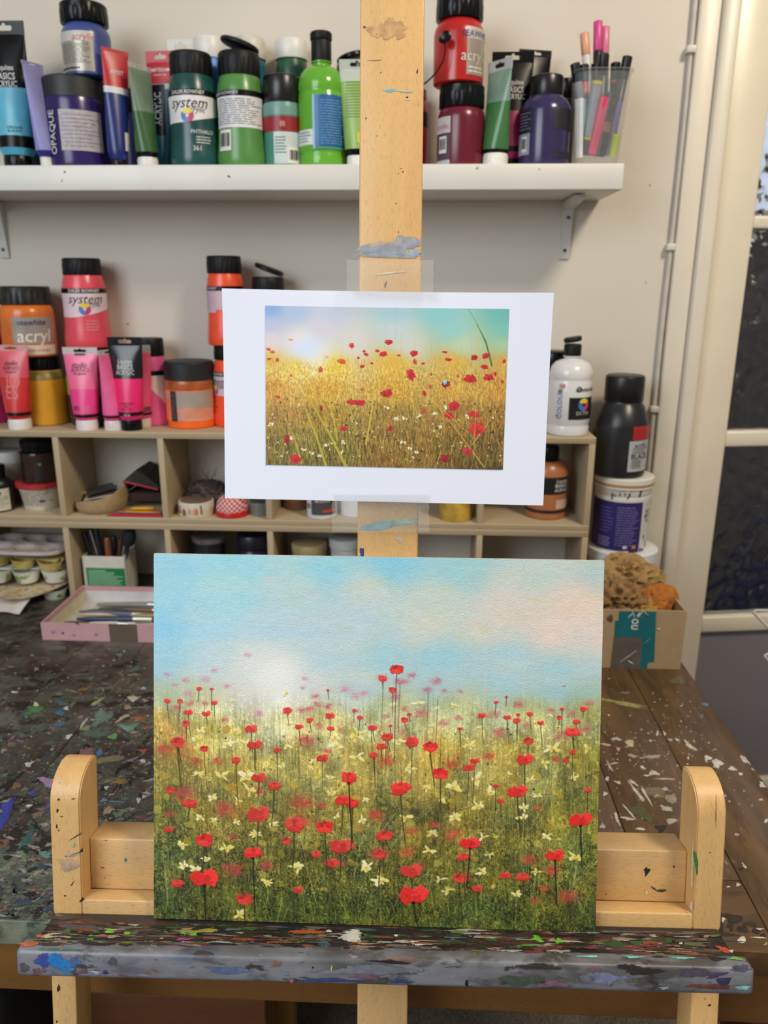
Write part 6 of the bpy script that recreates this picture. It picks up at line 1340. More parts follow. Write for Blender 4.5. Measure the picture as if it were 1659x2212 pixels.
# --- third pigeonhole
yx = atY(447, 1060, 1.44)[0]
yb = empty('yarn_bundle', (yx, 1.445, CELL_U), 'dark brown tangled bundle of wool in the third pigeonhole', 'yarn')
rnd = random.Random(4)
V, Fc = lathe_data([(.018, 0), (.032, .008), (.036, .025), (.03, .042), (.016, .052)], 20); obj('yarn_core', V, Fc, mat((50, 40, 40), .95, var=.3, scale=120), yb)
for i in range(26):
    t0 = rnd.uniform(0, 6.28); tl_ = rnd.uniform(-1.2, 1.2); pts = []
    for k in range(22):
        g = 2*math.pi*k/21; p = Vector((math.cos(g)*.040, math.sin(g)*.036, 0)); p.rotate(Matrix.Rotation(tl_, 3, 'X')); p.rotate(Matrix.Rotation(t0, 3, 'Z'))
        pts.append((p.x*1.0+rnd.uniform(-.0015, .0015), p.y*.95, max(.003, .028+p.z*.68+rnd.uniform(-.001, .001))))
    rod('yarn_strand', pts, .0021, mat(rnd.choice([(58, 46, 46), (76, 62, 58), (44, 36, 40), (96, 82, 76)]), .95), yb, 5)
for i in range(7):
    g = rnd.uniform(-2, 2); rod('loose_end', [(0, 0, .045), (.012*math.sin(g), 0, .06), (.022*math.sin(g), -.005, .066+.006*(i % 3))], .0009, mat((120, 100, 90), .9), yb, 5)
v = vessel('tin_lid', 'paint-spotted white tin lid lying in the third pigeonhole', 'lid', GC, (388, 462, 1079), 1.395, CELL_U, 'jar', mat((206, 198, 180), .5, var=.12, scale=120))
v.root.location.z = CELL_U
for i in range(16):
    a = rnd.uniform(-70, 70); v.patch(a, a+rnd.uniform(3, 8), rnd.uniform(.1, .3), rnd.uniform(.4, .9), mat(rnd.choice([(190, 60, 60), (206, 176, 60), (90, 90, 80), (210, 150, 120)]), .4), 'paint_blot', .0008)
lathe('lid_inside', [(v.R*.3, v.H), (v.R*.9, v.H+.0004), (v.R*.86, v.H+.0008)], mat((120, 96, 84), .5, var=.3, scale=60), v.root)
# gingham pincushion lid
gx = atY(501, 1100, 1.39)[0]; gr = abs(atY(535, 1105, 1.39)[0]-atY(466, 1105, 1.39)[0])/2
gm = D.materials.new('gingham_cloth'); gm.use_nodes = True
N_, L_n = gm.node_tree.nodes, gm.node_tree.links; tc = N_.new('ShaderNodeTexCoord'); ck = N_.new('ShaderNodeTexChecker'); ck.inputs['Scale'].default_value = 230
ck.inputs['Color1'].default_value = (*lin((190, 50, 56)), 1); ck.inputs['Color2'].default_value = (*lin((220, 190, 186)), 1)
mpg = N_.new('ShaderNodeMapping'); mpg.inputs['Scale'].default_value = (1, 0, 1); mpg.inputs['Location'].default_value = (.0003, .0003, .0003); L_n.new(tc.outputs['Object'], mpg.inputs['Vector']); L_n.new(mpg.outputs[0], ck.inputs['Vector']); L_n.new(ck.outputs['Color'], N_['Principled BSDF'].inputs['Base Color']); N_['Principled BSDF'].inputs['Roughness'].default_value = .85
gc_ = empty('gingham_pincushion', (gx, 1.392, CELL_U), 'red and white gingham pincushion on a red lid', 'pincushion')
lathe('lid_ring', [(gr*.95, 0), (gr, .001), (gr, .009), (gr*.97, .011)], mat((190, 26, 34), .35), gc_)
lathe('cloth_dome', [(gr*.96, .0108), (gr*.97, .017), (gr*.9, .026), (gr*.72, .034), (gr*.4, .039), (gr*.1, .0405)], gm, gc_, ang=80)
vessel('metal_pot', 'small grey pot beside the gingham pincushion', 'pot', GC, (541, 584, 1078), 1.40, CELL_U, 'jar', mat((110, 112, 108), .5, var=.1), mat((60, 62, 62), .5), 1.0, .1, 'plain')
# --- fourth and right-hand pigeonholes
v = vessel('paint_jar', 'brown jar at the back of the fourth pigeonhole', 'paint jar', GC, (613, 668, 1036), 1.45, CELL_U, 'jar', mat((120, 78, 56), .4), BLACK, 1.0, .25, 'plain')
v = vessel('paint_tub', 'white pot with dark grey label and red strip below the sheet', 'tub', GC, (663, 727, 1040), 1.395, CELL_U, 'jar', mat((206, 208, 212), .4), WHITEP, 1.0, .2, 'plain')
v.patch(-35, 70, .16, .82, mat((74, 70, 72), .5), 'grey_label'); v.patch(10, 70, .26, .36, mat((190, 70, 60), .4), 'red_strip', .001); v.text('BLOCK', 10, .68, .009, INKW); v.barcode(-62, -38, .3, .6)
vessel('paint_tub', 'plain white pot seen through the tape below the sheet', 'tub', GC, (736, 792, 1050), 1.41, CELL_U, 'jar', mat((214, 216, 220), .35), WHITEP, 1.02, .25, 'plain')
v = vessel('paint_jar', 'mustard yellow glass jar right of the easel mast', 'paint jar', GC, (950, 1020, 1040), 1.395, CELL_U, 'jar', mat((186, 150, 62), .25, var=.35, scale=45), mat((70, 40, 30), .5), .95, .3, 'plain')
v = vessel('paint_bottle', 'terracotta bottle with black label band in the right end pigeonhole', 'paint bottle', GC, (1138, 1226, 962), 1.425, CELL_U, 'neck', mat((172, 108, 68), .3, var=.06), BLACK, .5, .2, 'plain')
v.patch(-100, 100, .46, .76, mat((26, 26, 28), .4), 'black_label'); v.text('Liquitex', 38, .69, .0085, INKW); v.text('BASICS', 38, .61, .0105, INKW); v.text('ACRYLIC', 38, .53, .0085, INKW); v.patch(20, 80, .2, .36, mat((196, 172, 156), .5)); v.patch(-100, 100, .12, .18, mat((40, 32, 30), .4), 'dark_line')
# lower row, standing on the table
v = vessel('metal_jar', 'dark jar with a silver rim in the lower row', 'jar', GC, (424, 490, 1156), 1.425, TZ, 'jar', mat((30, 32, 40), .3), None)
lathe('silver_rim', [(v.R*1.0, v.H-.012), (v.R*1.12, v.H-.008), (v.R*1.14, v.H), (v.R*1.05, v.H+.002), (v.R*.6, v.H+.001)], mat((150, 146, 140), .25, metal=.7, var=.25, scale=60), v.root)
v = vessel('paint_jar', 'navy jar with wide dark lid in the lower row', 'paint jar', GC, (512, 588, 1150), 1.43, TZ, 'wide', mat((30, 32, 52), .3), mat((30, 32, 44), .35), .92, .22, 'plain')
v = vessel('glass_jar', 'beige lidded jar in the lower row left of the mast', 'jar', GC, (633, 706, 1170), 1.42, TZ, 'jar', mat((150, 132, 96), .35, var=.2), mat((176, 156, 116), .45, var=.15), 1.04, .14, 'plain')
v = vessel('paint_tub', 'white tub in the lower row beside the mast', 'tub', GC, (714, 782, 1160), 1.42, TZ, 'tub', mat((186, 188, 186), .4), mat((196, 198, 196), .4), 1.05, .14, 'plain')
# --- white card box with green label, holding tools
xb0, xb1 = atY(180, 1230, 1.388)[0], atY(270, 1230, 1.388)[0]; hb_ = atY(225, 1202, 1.388)[2]-TZ
cb = empty('card_box', ((xb0+xb1)/2, 1.418, TZ), 'small white card box with a green printed label, full of tools', 'box')
wb = mat((208, 204, 194), .6); hw_ = (xb1-xb0)/2
box('front', -hw_, hw_, -.030, -.0285, 0, hb_, wb, cb); box('back', -hw_, hw_, .0285, .030, 0, hb_+.004, wb, cb)
box('side', -hw_, -hw_+.0015, -.0284, .0284, 0, hb_, wb, cb); box('side', hw_-.0015, hw_, -.0284, .0284, 0, hb_+.002, wb, cb); box('bottom', -hw_+.0015, hw_-.0015, -.0284, .0284, .0, .0015, wb, cb)
box('green_label', -hw_*.86, hw_*.98, -.0306, -.0301, hb_*.12, hb_*.70, mat((24, 120, 62), .5), cb)
V, Fc = [], []
for q in range(9):
    z = hb_*(.62-.05*q); L_ = hw_*random.uniform(1.1, 1.7); k = len(V); x0 = -hw_*.78
    V += [(x0, -.0308, z), (x0+L_*(.5 if q == 0 else 1), -.0308, z), (x0+L_*(.5 if q == 0 else 1), -.0308, z+.0022), (x0, -.0308, z+.0022)]; Fc.append((k, k+1, k+2, k+3))
obj('small_print', V, Fc, mat((140, 190, 150)), cb, False)
tools = [('silver-edged folding blade standing in the card box', (192, 1142), .006, (40, 40, 44), 1), ('black handled tool at the left of the card box', (182, 1150), .0055, (26, 26, 28), 0), ('grey tipped marker in the middle of the card box', (214, 1142), .006, (150, 150, 156), 0), ('black marker behind the brown one in the card box', (206, 1138), .006, (24, 24, 26), 0),
         ('brown wooden handle standing in the card box', (232, 1160), .0075, (130, 76, 46), 0), ('thin brown stick at the right of the card box', (260, 1165), .004, (96, 60, 46), 0), ('crumpled black brush head right of the card box', (282, 1144), .012, (30, 30, 34), 2), ('slim silver pen at the right of the card box', (272, 1170), .004, (120, 120, 124), 0), ('black clip at the centre of the card box', (245, 1158), .007, (28, 26, 28), 0)]
xl_ = (xb0+xb1)/2
for i, (lab, tp, r, c, kd) in enumerate(tools):
    Yt = 1.412+.010*((i % 3)-1); A = np.array(atY(*tp, Yt)); B = np.array([min(max(A[0]*.35+xl_*.65+.0, xb0+.012), xb1-.012), Yt, TZ+.004])
    o = empty('studio_tool', B, lab, 'tool', 'tools in the white card box'); d = A-B
    if kd == 2: V, Fc = tube_path([d*0, d*.72, d*.78, d*.9, d], [r*.4, r*.4, r, r*1.15, r*.8], 10)
    else: V, Fc = tube_path([d*0, d*.5, d*.96, d], [r*.8, r, r, r*.7], 4 if kd else 10)
    obj('handle', V, Fc, mat(c, .35 if kd != 2 else .8), o, True, 40)
    if kd == 1: rod('blade_edge', [d*.55+np.array([.006, -.004, 0]), d*.99+np.array([.004, -.004, 0])], .0016, mat((190, 180, 160), .25, metal=.8), o, 6)

# ================================================================== THE PALETTES
CELLX = xs_u[0]-step/2+.004
def well_palette(label, u, v, Y, z, rx, ry, wells, col, depth, tilt=(0, 0, 0), n=56, wellmats=None, thick=.004):
    c = [CELLX+(u-60)*.0004]; o = empty('mixing_palette', (c[0], Y, z), label, 'palette', 'stacked paint palettes', rot=tuple(map(rad, tilt)))
    def hgt(x, y):
        for wx, wy, wr in wells:
            d = math.hypot(x-wx, y-wy)/wr
            if d < 1: return -depth*min(1, (1-d)*3.2)
        return 0
    V, Fc = [], []; rings = 26
    for side in (0, 1):
        for j in range(rings+1):
            f = j/rings
            for i in range(n):
                g = 2*math.pi*i/n; sq = (abs(math.cos(g))**3.4+abs(math.sin(g))**3.4)**(-1/3.4)
                x, y = rx*f*sq*math.cos(g), ry*f*sq*math.sin(g); V.append((x, y, depth+thick+hgt(x, y)-(thick if side else 0)-(.002 if f > .97 else 0)))
    k = (rings+1)*n
    for j in range(rings):
        for i in range(n):
            a, b = j*n+i, j*n+(i+1) % n; Fc.append((a, b, b+n, a+n) if True else 0); Fc.append((k+a, k+a+n, k+b+n, k+b))
    for i in range(n): a, b = rings*n+i, rings*n+(i+1) % n; Fc.append((a, b, b+k, a+k))
    obj('palette_tray', V, Fc, mat(col, .45, var=.1, scale=40), o, True, 50)
    for i, (wx, wy, wr) in enumerate(wells):
        if wellmats:
            V2, F2 = lathe_data([(wr*.15, 0), (wr*.68, .0004), (wr*.62, .0012)], 20); obj('dried_paint', [(x+wx, y+wy, zz+thick+.0003) for x, y, zz in V2], F2, mat(wellmats[i % len(wellmats)], .35, var=.25, scale=80), o)
    return o
W6 = [(-.045, -.022, .019), (0, -.024, .019), (.045, -.022, .019), (-.045, .022, .019), (0, .022, .019), (.045, .022, .019)]
zt_ = TZ
pl = empty('palette_sheet', (CELLX, 1.385, TZ+.0245), 'paint-covered flat palette sheet sticking out of the palette stack', 'palette', 'stacked paint palettes', rot=(rad(1), rad(-1.5), rad(4)))
V, Fc = [], []; n = 40
for z in (0, .0022):
    for i in range(n):
        g = 2*math.pi*i/n; q = 1+.05*math.sin(3*g); V.append((.082*q*math.cos(g), .072*q*math.sin(g), z+.003*math.cos(2*g)))
Fc = [tuple(range(n-1, -1, -1)), tuple(range(n, 2*n))]+[(i, (i+1) % n, (i+1) % n+n, i+n) for i in range(n)]
obj('sheet', V, Fc, layered_paint('palette_smears', (186, 168, 140), [((206, 190, 150), 60, .5, .06), ((196, 120, 90), 70, .56, .05), ((190, 150, 40), 60, .57, .05), ((110, 116, 110), 90, .57, .05), ((60, 90, 110), 80, .62, .04), ((214, 206, 190), 110, .58, .05)], .5), pl, True)
def cup_palette(label, u, Y, z, col, wcols, tilt, cups, rr, hh):
    c = [CELLX+(u-60)*.0004]; o = empty('cup_palette', (c[0], Y, z), label, 'palette', 'stacked paint palettes', rot=tuple(map(rad, tilt)))
    cupm = layered_paint('stained_cup', col, [(wcols[0], 45, .56, .08), (wcols[1 % len(wcols)], 60, .6, .08), ((90, 90, 70), 90, .66, .05)], .45, bump=.1)
    for i, (x, y) in enumerate(cups):
        V, Fc = lathe_data([(rr*.72, 0), (rr*.86, hh*.5), (rr, hh), (rr*1.03, hh), (rr*.95, hh-.001), (rr*.8, hh*.5), (rr*.68, .002)], 26)
        w_ = obj('paint_cup', [(a+x, b+y, q) for a, b, q in V], Fc, cupm, o)
        V, Fc = lathe_data([(rr*.3, .003), (rr*.72, .0034), (rr*.7, .0044)], 18); obj('dried_paint', [(a+x, b+y, q) for a, b, q in V], Fc, mat(wcols[i % len(wcols)], .4), w_)
    box('palette_web', -.066, .066, -.03, .03, hh*.86, hh*.95, mat(col, .45, var=.15), o, bev=.001)
    return o
CUPS = [(-.054, -.028), (.0, -.03), (.054, -.028), (-.054, .026), (0, .026), (.054, .026)]
cup_palette('green-stained white palette at the bottom of the palette stack', 60, 1.405, TZ+.0003, (190, 194, 180), [(90, 120, 50), (60, 90, 40)], (0, 0, -5), CUPS, .025, .020)
cup_palette('white six-cup palette with green stains, third in the stack', 62, 1.40, TZ+.0345, (206, 208, 196), [(130, 150, 50), (110, 130, 60), (150, 166, 90)], (0, 0, 4), CUPS, .0262, .025)
cup_palette('yellow-caked cup palette near the top of the stack', 58, 1.405, TZ+.0605, (190, 172, 110), [(196, 160, 50), (206, 196, 120), (120, 100, 40)], (0, 3, -6), CUPS, .0235, .019)
well_palette('clean grey palette with oval wells on top of the stack', 52, 1190, 1.405, TZ+.0885, .078, .052, W6, (170, 160, 156), .008, (4, 3, 6))
# crumpled white paper
cpz = empty('paper_scrap', (atY(25, 1312, 1.33)[0], 1.325, TZ), 'folded scrap of white paper in front of the palettes', 'paper')
V, Fc = [], []; rnd = random.Random(8); nx, ny = 12, 6
for s in (0, .0008):
    for j in range(ny+1):
        for i in range(nx+1): V.append((-.06+.10*i/nx, -.03+.05*j/ny-.012*i/nx, .004+s+.0035*abs(math.sin(i*.55+j*.3))+.010*(j/ny)*(i/nx)))
for j in range(ny):
    for i in range(nx):
        k = j*(nx+1)+i; Fc.append((k, k+1, k+nx+2, k+nx+1)); h_ = (nx+1)*(ny+1); Fc.append((h_+k, h_+k+nx+1, h_+k+nx+2, h_+k+1))
obj('paper', [(x, y, z-.003) for x, y, z in V], Fc, mat((214, 208, 200), .7), cpz, False)

# ================================================================== PINK TRAY OF BRUSHES
A = atZ(92, 1382, TZ); tx0, ty0 = A[0], A[1]; th = atY(92, 1345, ty0)[2]-TZ
Bk = atZ(176, 1259, TZ+th); ty1 = Bk[1]; tx1 = -.37
ty1 = min(ty1, PY-.004)
tray = empty('pink_tray', (tx0, ty0, TZ), 'shallow pink box lid full of brushes with brown tape on its front', 'tray')
pkm = mat((196, 152, 156), .6, var=.05); inm = mat((206, 200, 186), .65)
w_, d_ = tx1-tx0, ty1-ty0
box('front', 0, w_, 0, .003, 0, th, pkm, tray); box('back', 0, w_, d_-.003, d_, 0, th, pkm, tray); box('side', 0, .003, .003, d_-.003, 0, th, pkm, tray); box('side', w_-.003, w_, .003, d_-.003, 0, th, pkm, tray)
box('base', .003, w_-.003, .003, d_-.003, 0, .002, inm, tray)
box('lining', .0031, w_-.0031, d_-.0042, d_-.0031, .002, th*.72, mat((206, 204, 208), .6), tray); box('lining', .0031, .0042, .0031, d_-.0043, .002, th*.7, mat((206, 198, 170), .6), tray)
q0, q1 = atY(236, 1360, ty0)[0]-tx0, atY(296, 1360, ty0)[0]-tx0
box('brown_tape', q0, q1, -.0006, -.0001, 0.0005, th+.0008, mat((96, 84, 70), .35, var=.08), tray)
dd = Daubs(); rnd = random.Random(2)
for (u, v_, a, b, r, c) in [(166, 1346, 6, 2, 30, (90, 60, 66)), (136, 1367, 3, 2.5, 0, (90, 60, 66)), (115, 1365, 5, 4, 0, (150, 140, 170)), (208, 1371, 3, 2, 0, (150, 90, 80)), (160, 1372, 3, 2, 0, (150, 90, 80)), (168, 1365, 1.5, 1.5, 0, (214, 200, 200))]:
    dd.spot(lambda x, y: atY(x, y, ty0), u, v_, a, b, r, c, (0, -1, 0), rnd)
dd.build('paint_specks', tray, Matrix.Translation((-tx0, -ty0, -TZ)))
br = [('black-handled brush nearest the front of the pink tray', .030, .0075, (30, 32, 44), (190, 190, 186), (206, 200, 190), .05, .17), ('white knife-like spatula in the front of the pink tray', .045, .006, (206, 206, 202), (206, 206, 202), (214, 214, 210), .06, .15), ('navy brush in the middle of the pink tray', .062, .006, (44, 50, 74), (176, 172, 160), (90, 70, 50), .03, .2), ('ochre and silver brush in the pink tray', .078, .0055, (150, 130, 60), (196, 190, 180), (60, 50, 40), .12, .24),
      ('slate blue brush behind the ochre one in the tray', .092, .005, (90, 104, 120), (180, 180, 180), (80, 60, 50), .02, .19), ('brown thin brush near the back of the tray', .106, .0045, (110, 84, 60), (190, 180, 160), (50, 44, 40), .05, .22), ('grey flat brush at the back of the pink tray', .120, .006, (130, 126, 122), (186, 186, 186), (110, 100, 90), .04, .2), ('plain wooden brush with red tip at the back right of the tray', .134, .0045, (176, 160, 120), (190, 180, 160), (120, 40, 30), .14, .25)]
br += [('dark umber brush lying across the front left of the tray', .052, .004, (60, 50, 44), (150, 146, 140), (40, 36, 34), .012, .13), ('charcoal pencil-thin brush in the tray', .070, .0034, (40, 42, 46), (176, 172, 166), (70, 60, 50), .05, .2), ('pale wooden thin brush in the tray', .085, .0034, (196, 176, 140), (176, 172, 166), (44, 40, 40), .022, .15), ('black thin brush toward the back of the tray', .099, .0038, (28, 28, 30), (176, 172, 166), (90, 60, 40), .03, .17), ('dark teal thin brush at the back of the tray', .113, .0036, (40, 70, 78), (176, 172, 166), (50, 44, 40), .07, .21)]
for i, (lab, yy, r, ch, cf, ct, x0, x1) in enumerate(br):
    yy = yy*d_/.15; o = empty('paint_brush', (tx0+x0, ty0+yy, TZ+.002+r+.0002), lab, 'brush', 'brushes in the pink tray', rot=(0, 0, rad(-4+3*(i % 4))))
    x1 = min(x1, w_-.012); L_ = x1-x0
    V, Fc = tube_path([(0, 0, 0), (L_*.1, 0, 0), (L_*.6, 0, 0)], [r*.4, r*.7, r], 10); obj('handle', V, Fc, mat(ch, .35), o)
    V, Fc = tube_path([(L_*.6, 0, 0), (L_*.8, 0, 0)], [r, r*.95], 10); obj('ferrule', V, Fc, mat(cf, .25, metal=.7), o)
    V, Fc = tube_path([(L_*.8, 0, 0), (L_*.9, 0, 0), (L_, 0, 0)], [r*.9, r*.85, r*.25], 10); obj('bristles', V, Fc, mat(ct, .8), o)

# ================================================================== TUBS AND BIG BLACK BOTTLE BESIDE THE PIGEONHOLES
GB = 'stack beside the pigeonholes'; YS = 1.432
b1 = vessel('paint_tub', 'white lidded tub at the bottom of the stack by the door', 'tub', GB, (1268, 1413, 1176), YS, TZ, 'tub', mat((214, 216, 220), .4), mat((220, 222, 226), .35), 1.02, .2, 'plain')
b2 = vessel('paint_tub', 'white tub with dark blue printed label and black drips', 'tub', GB, (1281, 1404, 1022), YS, b1.top, 'tub', mat((214, 212, 206), .4), mat((220, 216, 206), .4), 1.03, .14, 'plain')
b2.prof = [(.95, 0), (.955, .03), (.955, .8), (.97, .86), (.95, .88), (.98, .9), (.98, 1.0)]
V, Fc = lathe_data([(q*b2.R, t*b2.H) for q, t in b2.prof], 44); me_ = b2.body.data; me_.clear_geometry(); me_.from_pydata(V, [], Fc); me_.polygons.foreach_set('use_smooth', [True]*len(me_.polygons)); me_.set_sharp_from_angle(angle=rad(35))
b2.patch(-95, 32, .03, .8, mat((44, 32, 104), .45, var=.12), 'blue_label'); b2.lines(-22, 26, .1, .74, 16, mat((120, 116, 170)), .35, 31); b2.lines(-60, -28, .3, .72, 8, mat((90, 84, 150)), .4, 32); b2.lines(-60, -30, .08, .24, 4, mat((150, 150, 186)), .35, 33)
b2.patch(-5, 3, .07, .12, mat((214, 206, 200), .4), 'printed_badge', .001); b2.patch(14, 22, .07, .12, mat((206, 130, 60), .4), 'printed_badge', .001)
lathe('lid_stripe', [(b2.R*1.035, b2.H+.004), (b2.R*1.04, b2.H+.0045), (b2.R*1.04, b2.H+.0085), (b2.R*1.035, b2.H+.009)], mat((170, 130, 86), .5), b2.root)
rnd = random.Random(6)
for i in range(34):
    a = rnd.choice([rnd.uniform(34, 75), rnd.uniform(-60, 70)]); z = rnd.uniform(.05, .86) if a > 33 else rnd.uniform(.82, .98); b2.patch(a, a+rnd.uniform(1, 4.5), z, min(.99, z+rnd.uniform(.01, .07)), mat((30, 28, 28), .4), 'black_drip', .0012, 3, 3)
for i in range(8):
    a = rnd.uniform(5, 45); b2.patch(a, a+rnd.uniform(3, 10), .0, rnd.uniform(.03, .09), mat((28, 40, 32), .4), 'black_drip', .0013, 3, 3)
b3 = vessel('paint_bottle', 'large charcoal black bottle with screw cap on top of the tubs', 'paint bottle', GB, (1284, 1401, 809), YS, b2.top, 'bigblack', mat((34, 35, 38), .32, var=.1), mat((20, 20, 22), .35), .71, .25, 'plain')
b3.patch(12, 95, .52, .70, mat((170, 36, 40), .4), 'red_label'); b3.patch(6, 88, .1, .51, mat((176, 180, 182), .45), 'grey_label'); b3.text('BLACK', 34, .3, .013, INK, bold=.01); b3.text('acrylic', 34, .45, .011, INK); b3.lines(14, 60, .34, .42, 3, INK, .3, 3); b3.patch(14, 38, .14, .26, mat((130, 130, 134), .5), 'label_picture', .0009)

# ================================================================== CARTON OF SPONGES
A = atZ(1469, 1447, TZ); cy0 = A[1]; cx1 = A[0]; chh = atY(1475, 1321, cy0)[2]-TZ
cy1 = min(atZ(1397, 1216, TZ+chh)[1], 1.36); cx0 = .235
car = empty('carton', (cx1, cy0, TZ+.0004), 'open cardboard carton with teal and silver tape, holding sponges', 'box')
cbm = mat((176, 152, 118), .75, var=.05, scale=60); W0 = cx0-cx1; dC = cy1-cy0
box('front', W0, 0, 0, .003, 0, chh, cbm, car); box('back', W0, 0, dC-.003, dC, 0, chh, cbm, car); box('side', -.003, 0, .003, dC-.003, 0, chh, cbm, car); box('side', W0, W0+.003, .003, dC-.003, 0, chh, cbm, car); box('base', W0+.003, -.003, .003, dC-.003, 0, .003, cbm, car)
def cfront(pts, m, name, off):
    P = [atY(u, v, cy0)-np.array([cx1, cy0, TZ]) for u, v in pts]
    n = len(P); V = [(p[0], -off, min(p[2], chh+.0003)) for p in P]+[(p[0], -.0001, min(p[2], chh+.0003)) for p in P]
    return obj(name, V, [tuple(range(n)), tuple(range(2*n-1, n-1, -1))]+[(i, i+n, (i+1) % n+n, (i+1) % n) for i in range(n)], m, car, False)
cp1 = lambda x, y: (1250+x/4.056, 1180+y/4.056)
cfront([cp1(*p) for p in ((355, 570), (680, 575), (660, 1015), (605, 1020), (595, 1092), (530, 1092), (555, 800), (310, 795), (320, 655), (350, 650))][::-1], mat((28, 112, 120), .25, var=.1), 'teal_tape', .0006)
cfront([cp1(*p) for p in ((310, 797), (556, 803), (532, 1092), (275, 1092))][::-1], mat((116, 110, 106), .22, var=.2, metal=.3), 'silver_tape', .0010)
P_, F_ = text_mesh('on', .030, 0, .012); c0 = atY(*cp1(480, 683), cy0)-np.array([cx1, cy0, TZ])
obj('lettering', [(c0[0]-y*.75, -.0013, c0[2]+x*-.62) for x, y in P_], F_, INKW, car, False)
cd_ = Daubs()
for (x, y, a, b, r, c) in [(455, 605, 40, 4, -40, W_), (480, 600, 40, 5, 75, W_), (525, 605, 14, 26, 30, W_), (590, 590, 34, 3, 40, W_), (550, 585, 30, 3, -50, W_), (600, 610, 20, 3, 20, (30, 30, 50)), (700, 726, 18, 7, -20, W_), (273, 632, 30, 34, 20, (110, 80, 50)), (440, 960, 110, 5, -35, (190, 188, 184)), (455, 1018, 36, 6, 32, (226, 226, 224)), (600, 830, 40, 3, -40, (110, 160, 166))]:
    u, v_ = cp1(x, y); cd_.spot(lambda p, q: atY(p, q, cy0), u, v_, a/4.056, b/4.056, r, c, (0, -1, 0), rnd, .2, 9, .0013)
cd_.build('scuff_marks', car, Matrix.Translation((-cx1, -cy0, -TZ)))
def sponge(label, loc, s, col, seed, holes=120, hr=.2, grain=.05):
    o = empty('sponge', loc, label, 'sponge', 'sponges in the carton')
    bm = bmesh.new(); bmesh.ops.create_icosphere(bm, subdivisions=6 if seed < 4 else 5, radius=1.0); r = np.random.RandomState(seed)
    P = np.array([v.co[:] for v in bm.verts]); dirs = r.randn(holes, 3); dirs /= np.linalg.norm(dirs, axis=1)[:, None]; rad_ = hr*r.uniform(.35, 1, holes)
    k = np.ones(len(P)); ph = r.uniform(0, 6, 9)
    k += .10*np.sin(3*P[:, 0]+ph[0])*np.sin(2.6*P[:, 1]+ph[1])+.09*np.sin(4*P[:, 2]+ph[2])*np.sin(3*P[:, 0]+ph[3])+.05*np.sin(9*P[:, 0]+ph[4])*np.sin(8*P[:, 2]+ph[5])
    k += grain*(r.rand(len(P))-.5)
    dep = np.zeros(len(P))
    for d, q in zip(dirs, rad_):
        a = np.arccos(np.clip(P@d, -1, 1)); m = a < q; dep[m] = np.maximum(dep[m], min(.42, q*2.4)*(1-(a[m]/q)**3))
    k -= dep
    for v, f in zip(bm.verts, k): v.co = Vector((v.co.x*f*s[0], v.co.y*f*s[1], v.co.z*f*s[2]))
    bm_obj('sponge_body', bm, mat(col, .95, var=.22, scale=130, bump=.4), o, True, 80)
def sp_at(u, v, Y): return tuple(atY(u, v, Y))
sponge('large pale brown natural sponge at the back of the carton', sp_at(1352, 1243, 1.27), (.056, .040, .036), (168, 136, 88), 1)
sponge('brown natural sponge with big holes at the front left of the carton', sp_at(1337, 1294, 1.185), (.044, .036, .032), (146, 112, 72), 2, 150, .17)
sponge('rusty orange synthetic sponge at the front right of the carton', sp_at(1418, 1298, 1.20), (.031, .028, .030), (176, 108, 44), 3, 60, .08, .05)
sponge('dark brown sponge against the right wall of the carton', sp_at(1392, 1262, 1.27), (.022, .036, .03), (140, 112, 78), 4)
sponge('ochre sponge low in the front of the carton', sp_at(1372, 1322, 1.18), (.034, .03, .026), (176, 136, 66), 5)
sponge('pale sponge at the left of the carton behind the painting', sp_at(1290, 1270, 1.24), (.036, .036, .034), (150, 122, 84), 6)
sponge('buried sponge supporting the others in the carton', (cx1-.09, cy0+.11, TZ+.037), (.07, .08, .034), (140, 110, 74), 7)

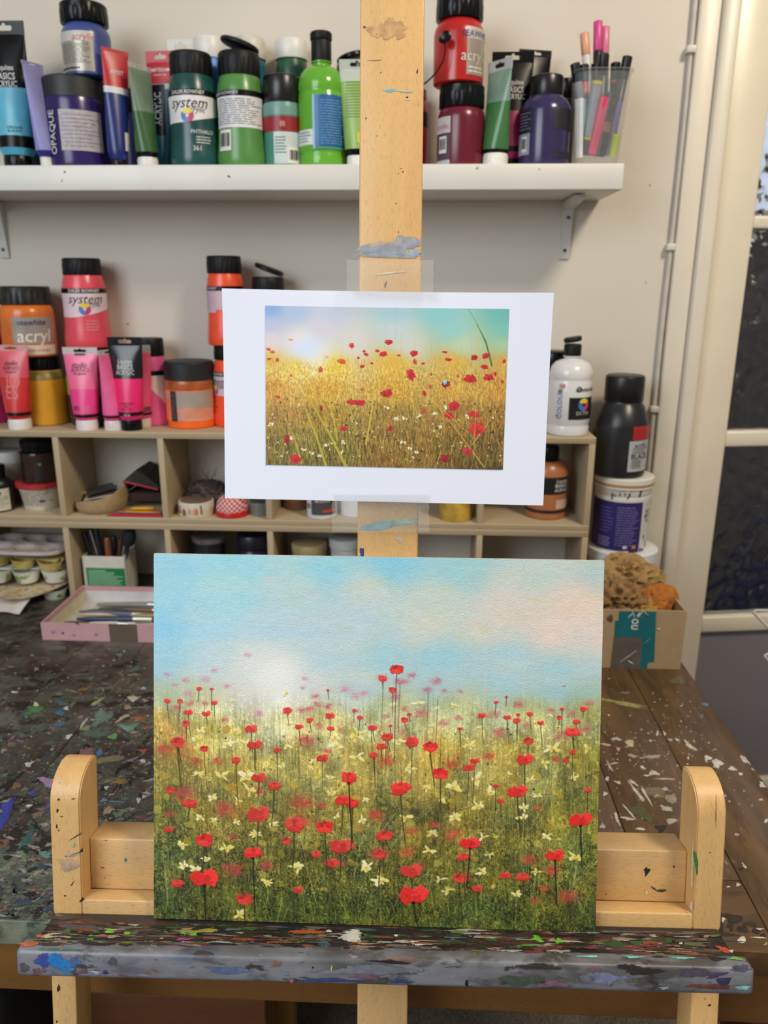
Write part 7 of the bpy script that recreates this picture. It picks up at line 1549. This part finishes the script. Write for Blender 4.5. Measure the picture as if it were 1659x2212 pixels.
# ================================================================== WHITE WIRE RACK AT THE RIGHT EDGE
wr = empty('wire_rack', (0, 0, 0), 'white wire rack corner at the right edge before the door', 'rack')
wm = mat((214, 214, 210), .3)
c1 = atY(1622, 1318, 1.30); c2 = atY(1646, 1412, 1.30)
for c in (c1, c2):
    x0, z = c[0], c[2]; x1 = x0+.34
    rod('rim_wire', [(x1, 1.30, z), (x0+.01, 1.30, z), (x0, 1.29, z), (x0, 1.0, z), (x0+.01, .99, z), (x1, .99, z)], .0024, wm, wr, 8)
    for k in range(1, 12): rod('cross_wire', [(x0+.06+.024*k, 1.30, z-.001), (x0+.06+.024*k, .99, z-.001)], .0012, wm, wr, 6)
for px_ in (c1[0]+.33,):
    for py_ in (1.30, .99): rod('rack_post', [(px_, py_, 0), (px_, py_, c1[2]+.2)], .005, wm, wr, 8)

# ================================================================== UNDER THE TABLE
cr = empty('wooden_crate', (0, 0, 0), 'dark pine crate standing under the table behind the left easel leg', 'crate')
pine = wood_mat('pine_crate', (120, 74, 44), (70, 38, 22), 0, .7, .6, .4)
Yc = .93; zc_ = atY(330, 2150, Yc)[2]; xk0, xk1 = atY(180, 2180, Yc)[0], atY(572, 2160, Yc)[0]
for k, (a, b) in enumerate(((0, .32), (.34, .66), (.68, 1.0))): box('slat', xk0, xk1, Yc, Yc+.014, zc_*a+.002, zc_*b, pine, cr, bev=.002)
box('corner_post', xk0, xk0+.03, Yc+.0145, Yc+.045, 0, zc_-.004, pine, cr); box('corner_post', xk1-.03, xk1, Yc+.0145, Yc+.045, 0, zc_-.004, pine, cr)
for k in (0, .34, .68): box('slat', xk0, xk0+.014, Yc+.046, Yc+.35, zc_*k+.002, zc_*(k+.32), pine, cr, bev=.002); box('slat', xk1-.014, xk1, Yc+.046, Yc+.35, zc_*k+.002, zc_*(k+.32), pine, cr, bev=.002)
st_ = empty('timber_offcut', (atY(604, 2180, 1.02)[0]+.006, 1.03, 0), 'upright length of yellow timber under the table', 'timber')
box('timber', -.016, .018, -.02, .02, 0, .62, wood_mat('timber_pine', (150, 110, 60), (96, 62, 30), 2, .8, .5, .4), st_, bev=.003)
bg_ = empty('storage_sack', (atY(108, 2200, .8)[0]-.215, .87, 0), 'black bag with faint script lettering under the table at far left', 'bag')
bm = box_bm(-.16, .16, -.07, .10, 0, .40, .03, 3)
for v_ in bm.verts: v_.co.x *= 1+.05*math.sin(14*v_.co.z); v_.co.y += .012*math.sin(11*v_.co.x+9*v_.co.z)
bm_obj('sack_body', bm, mat((18, 18, 18), .7, var=.2), bg_, True, 60)
P_, F_ = text_mesh('Telegraph', .085, .35)
obj('lettering', [(.05+x*.8*.85+y*.3, -.0955-.0, .335-x*.42+y*.85) for x, y in P_], F_, mat((46, 46, 44), .7), bg_, False)
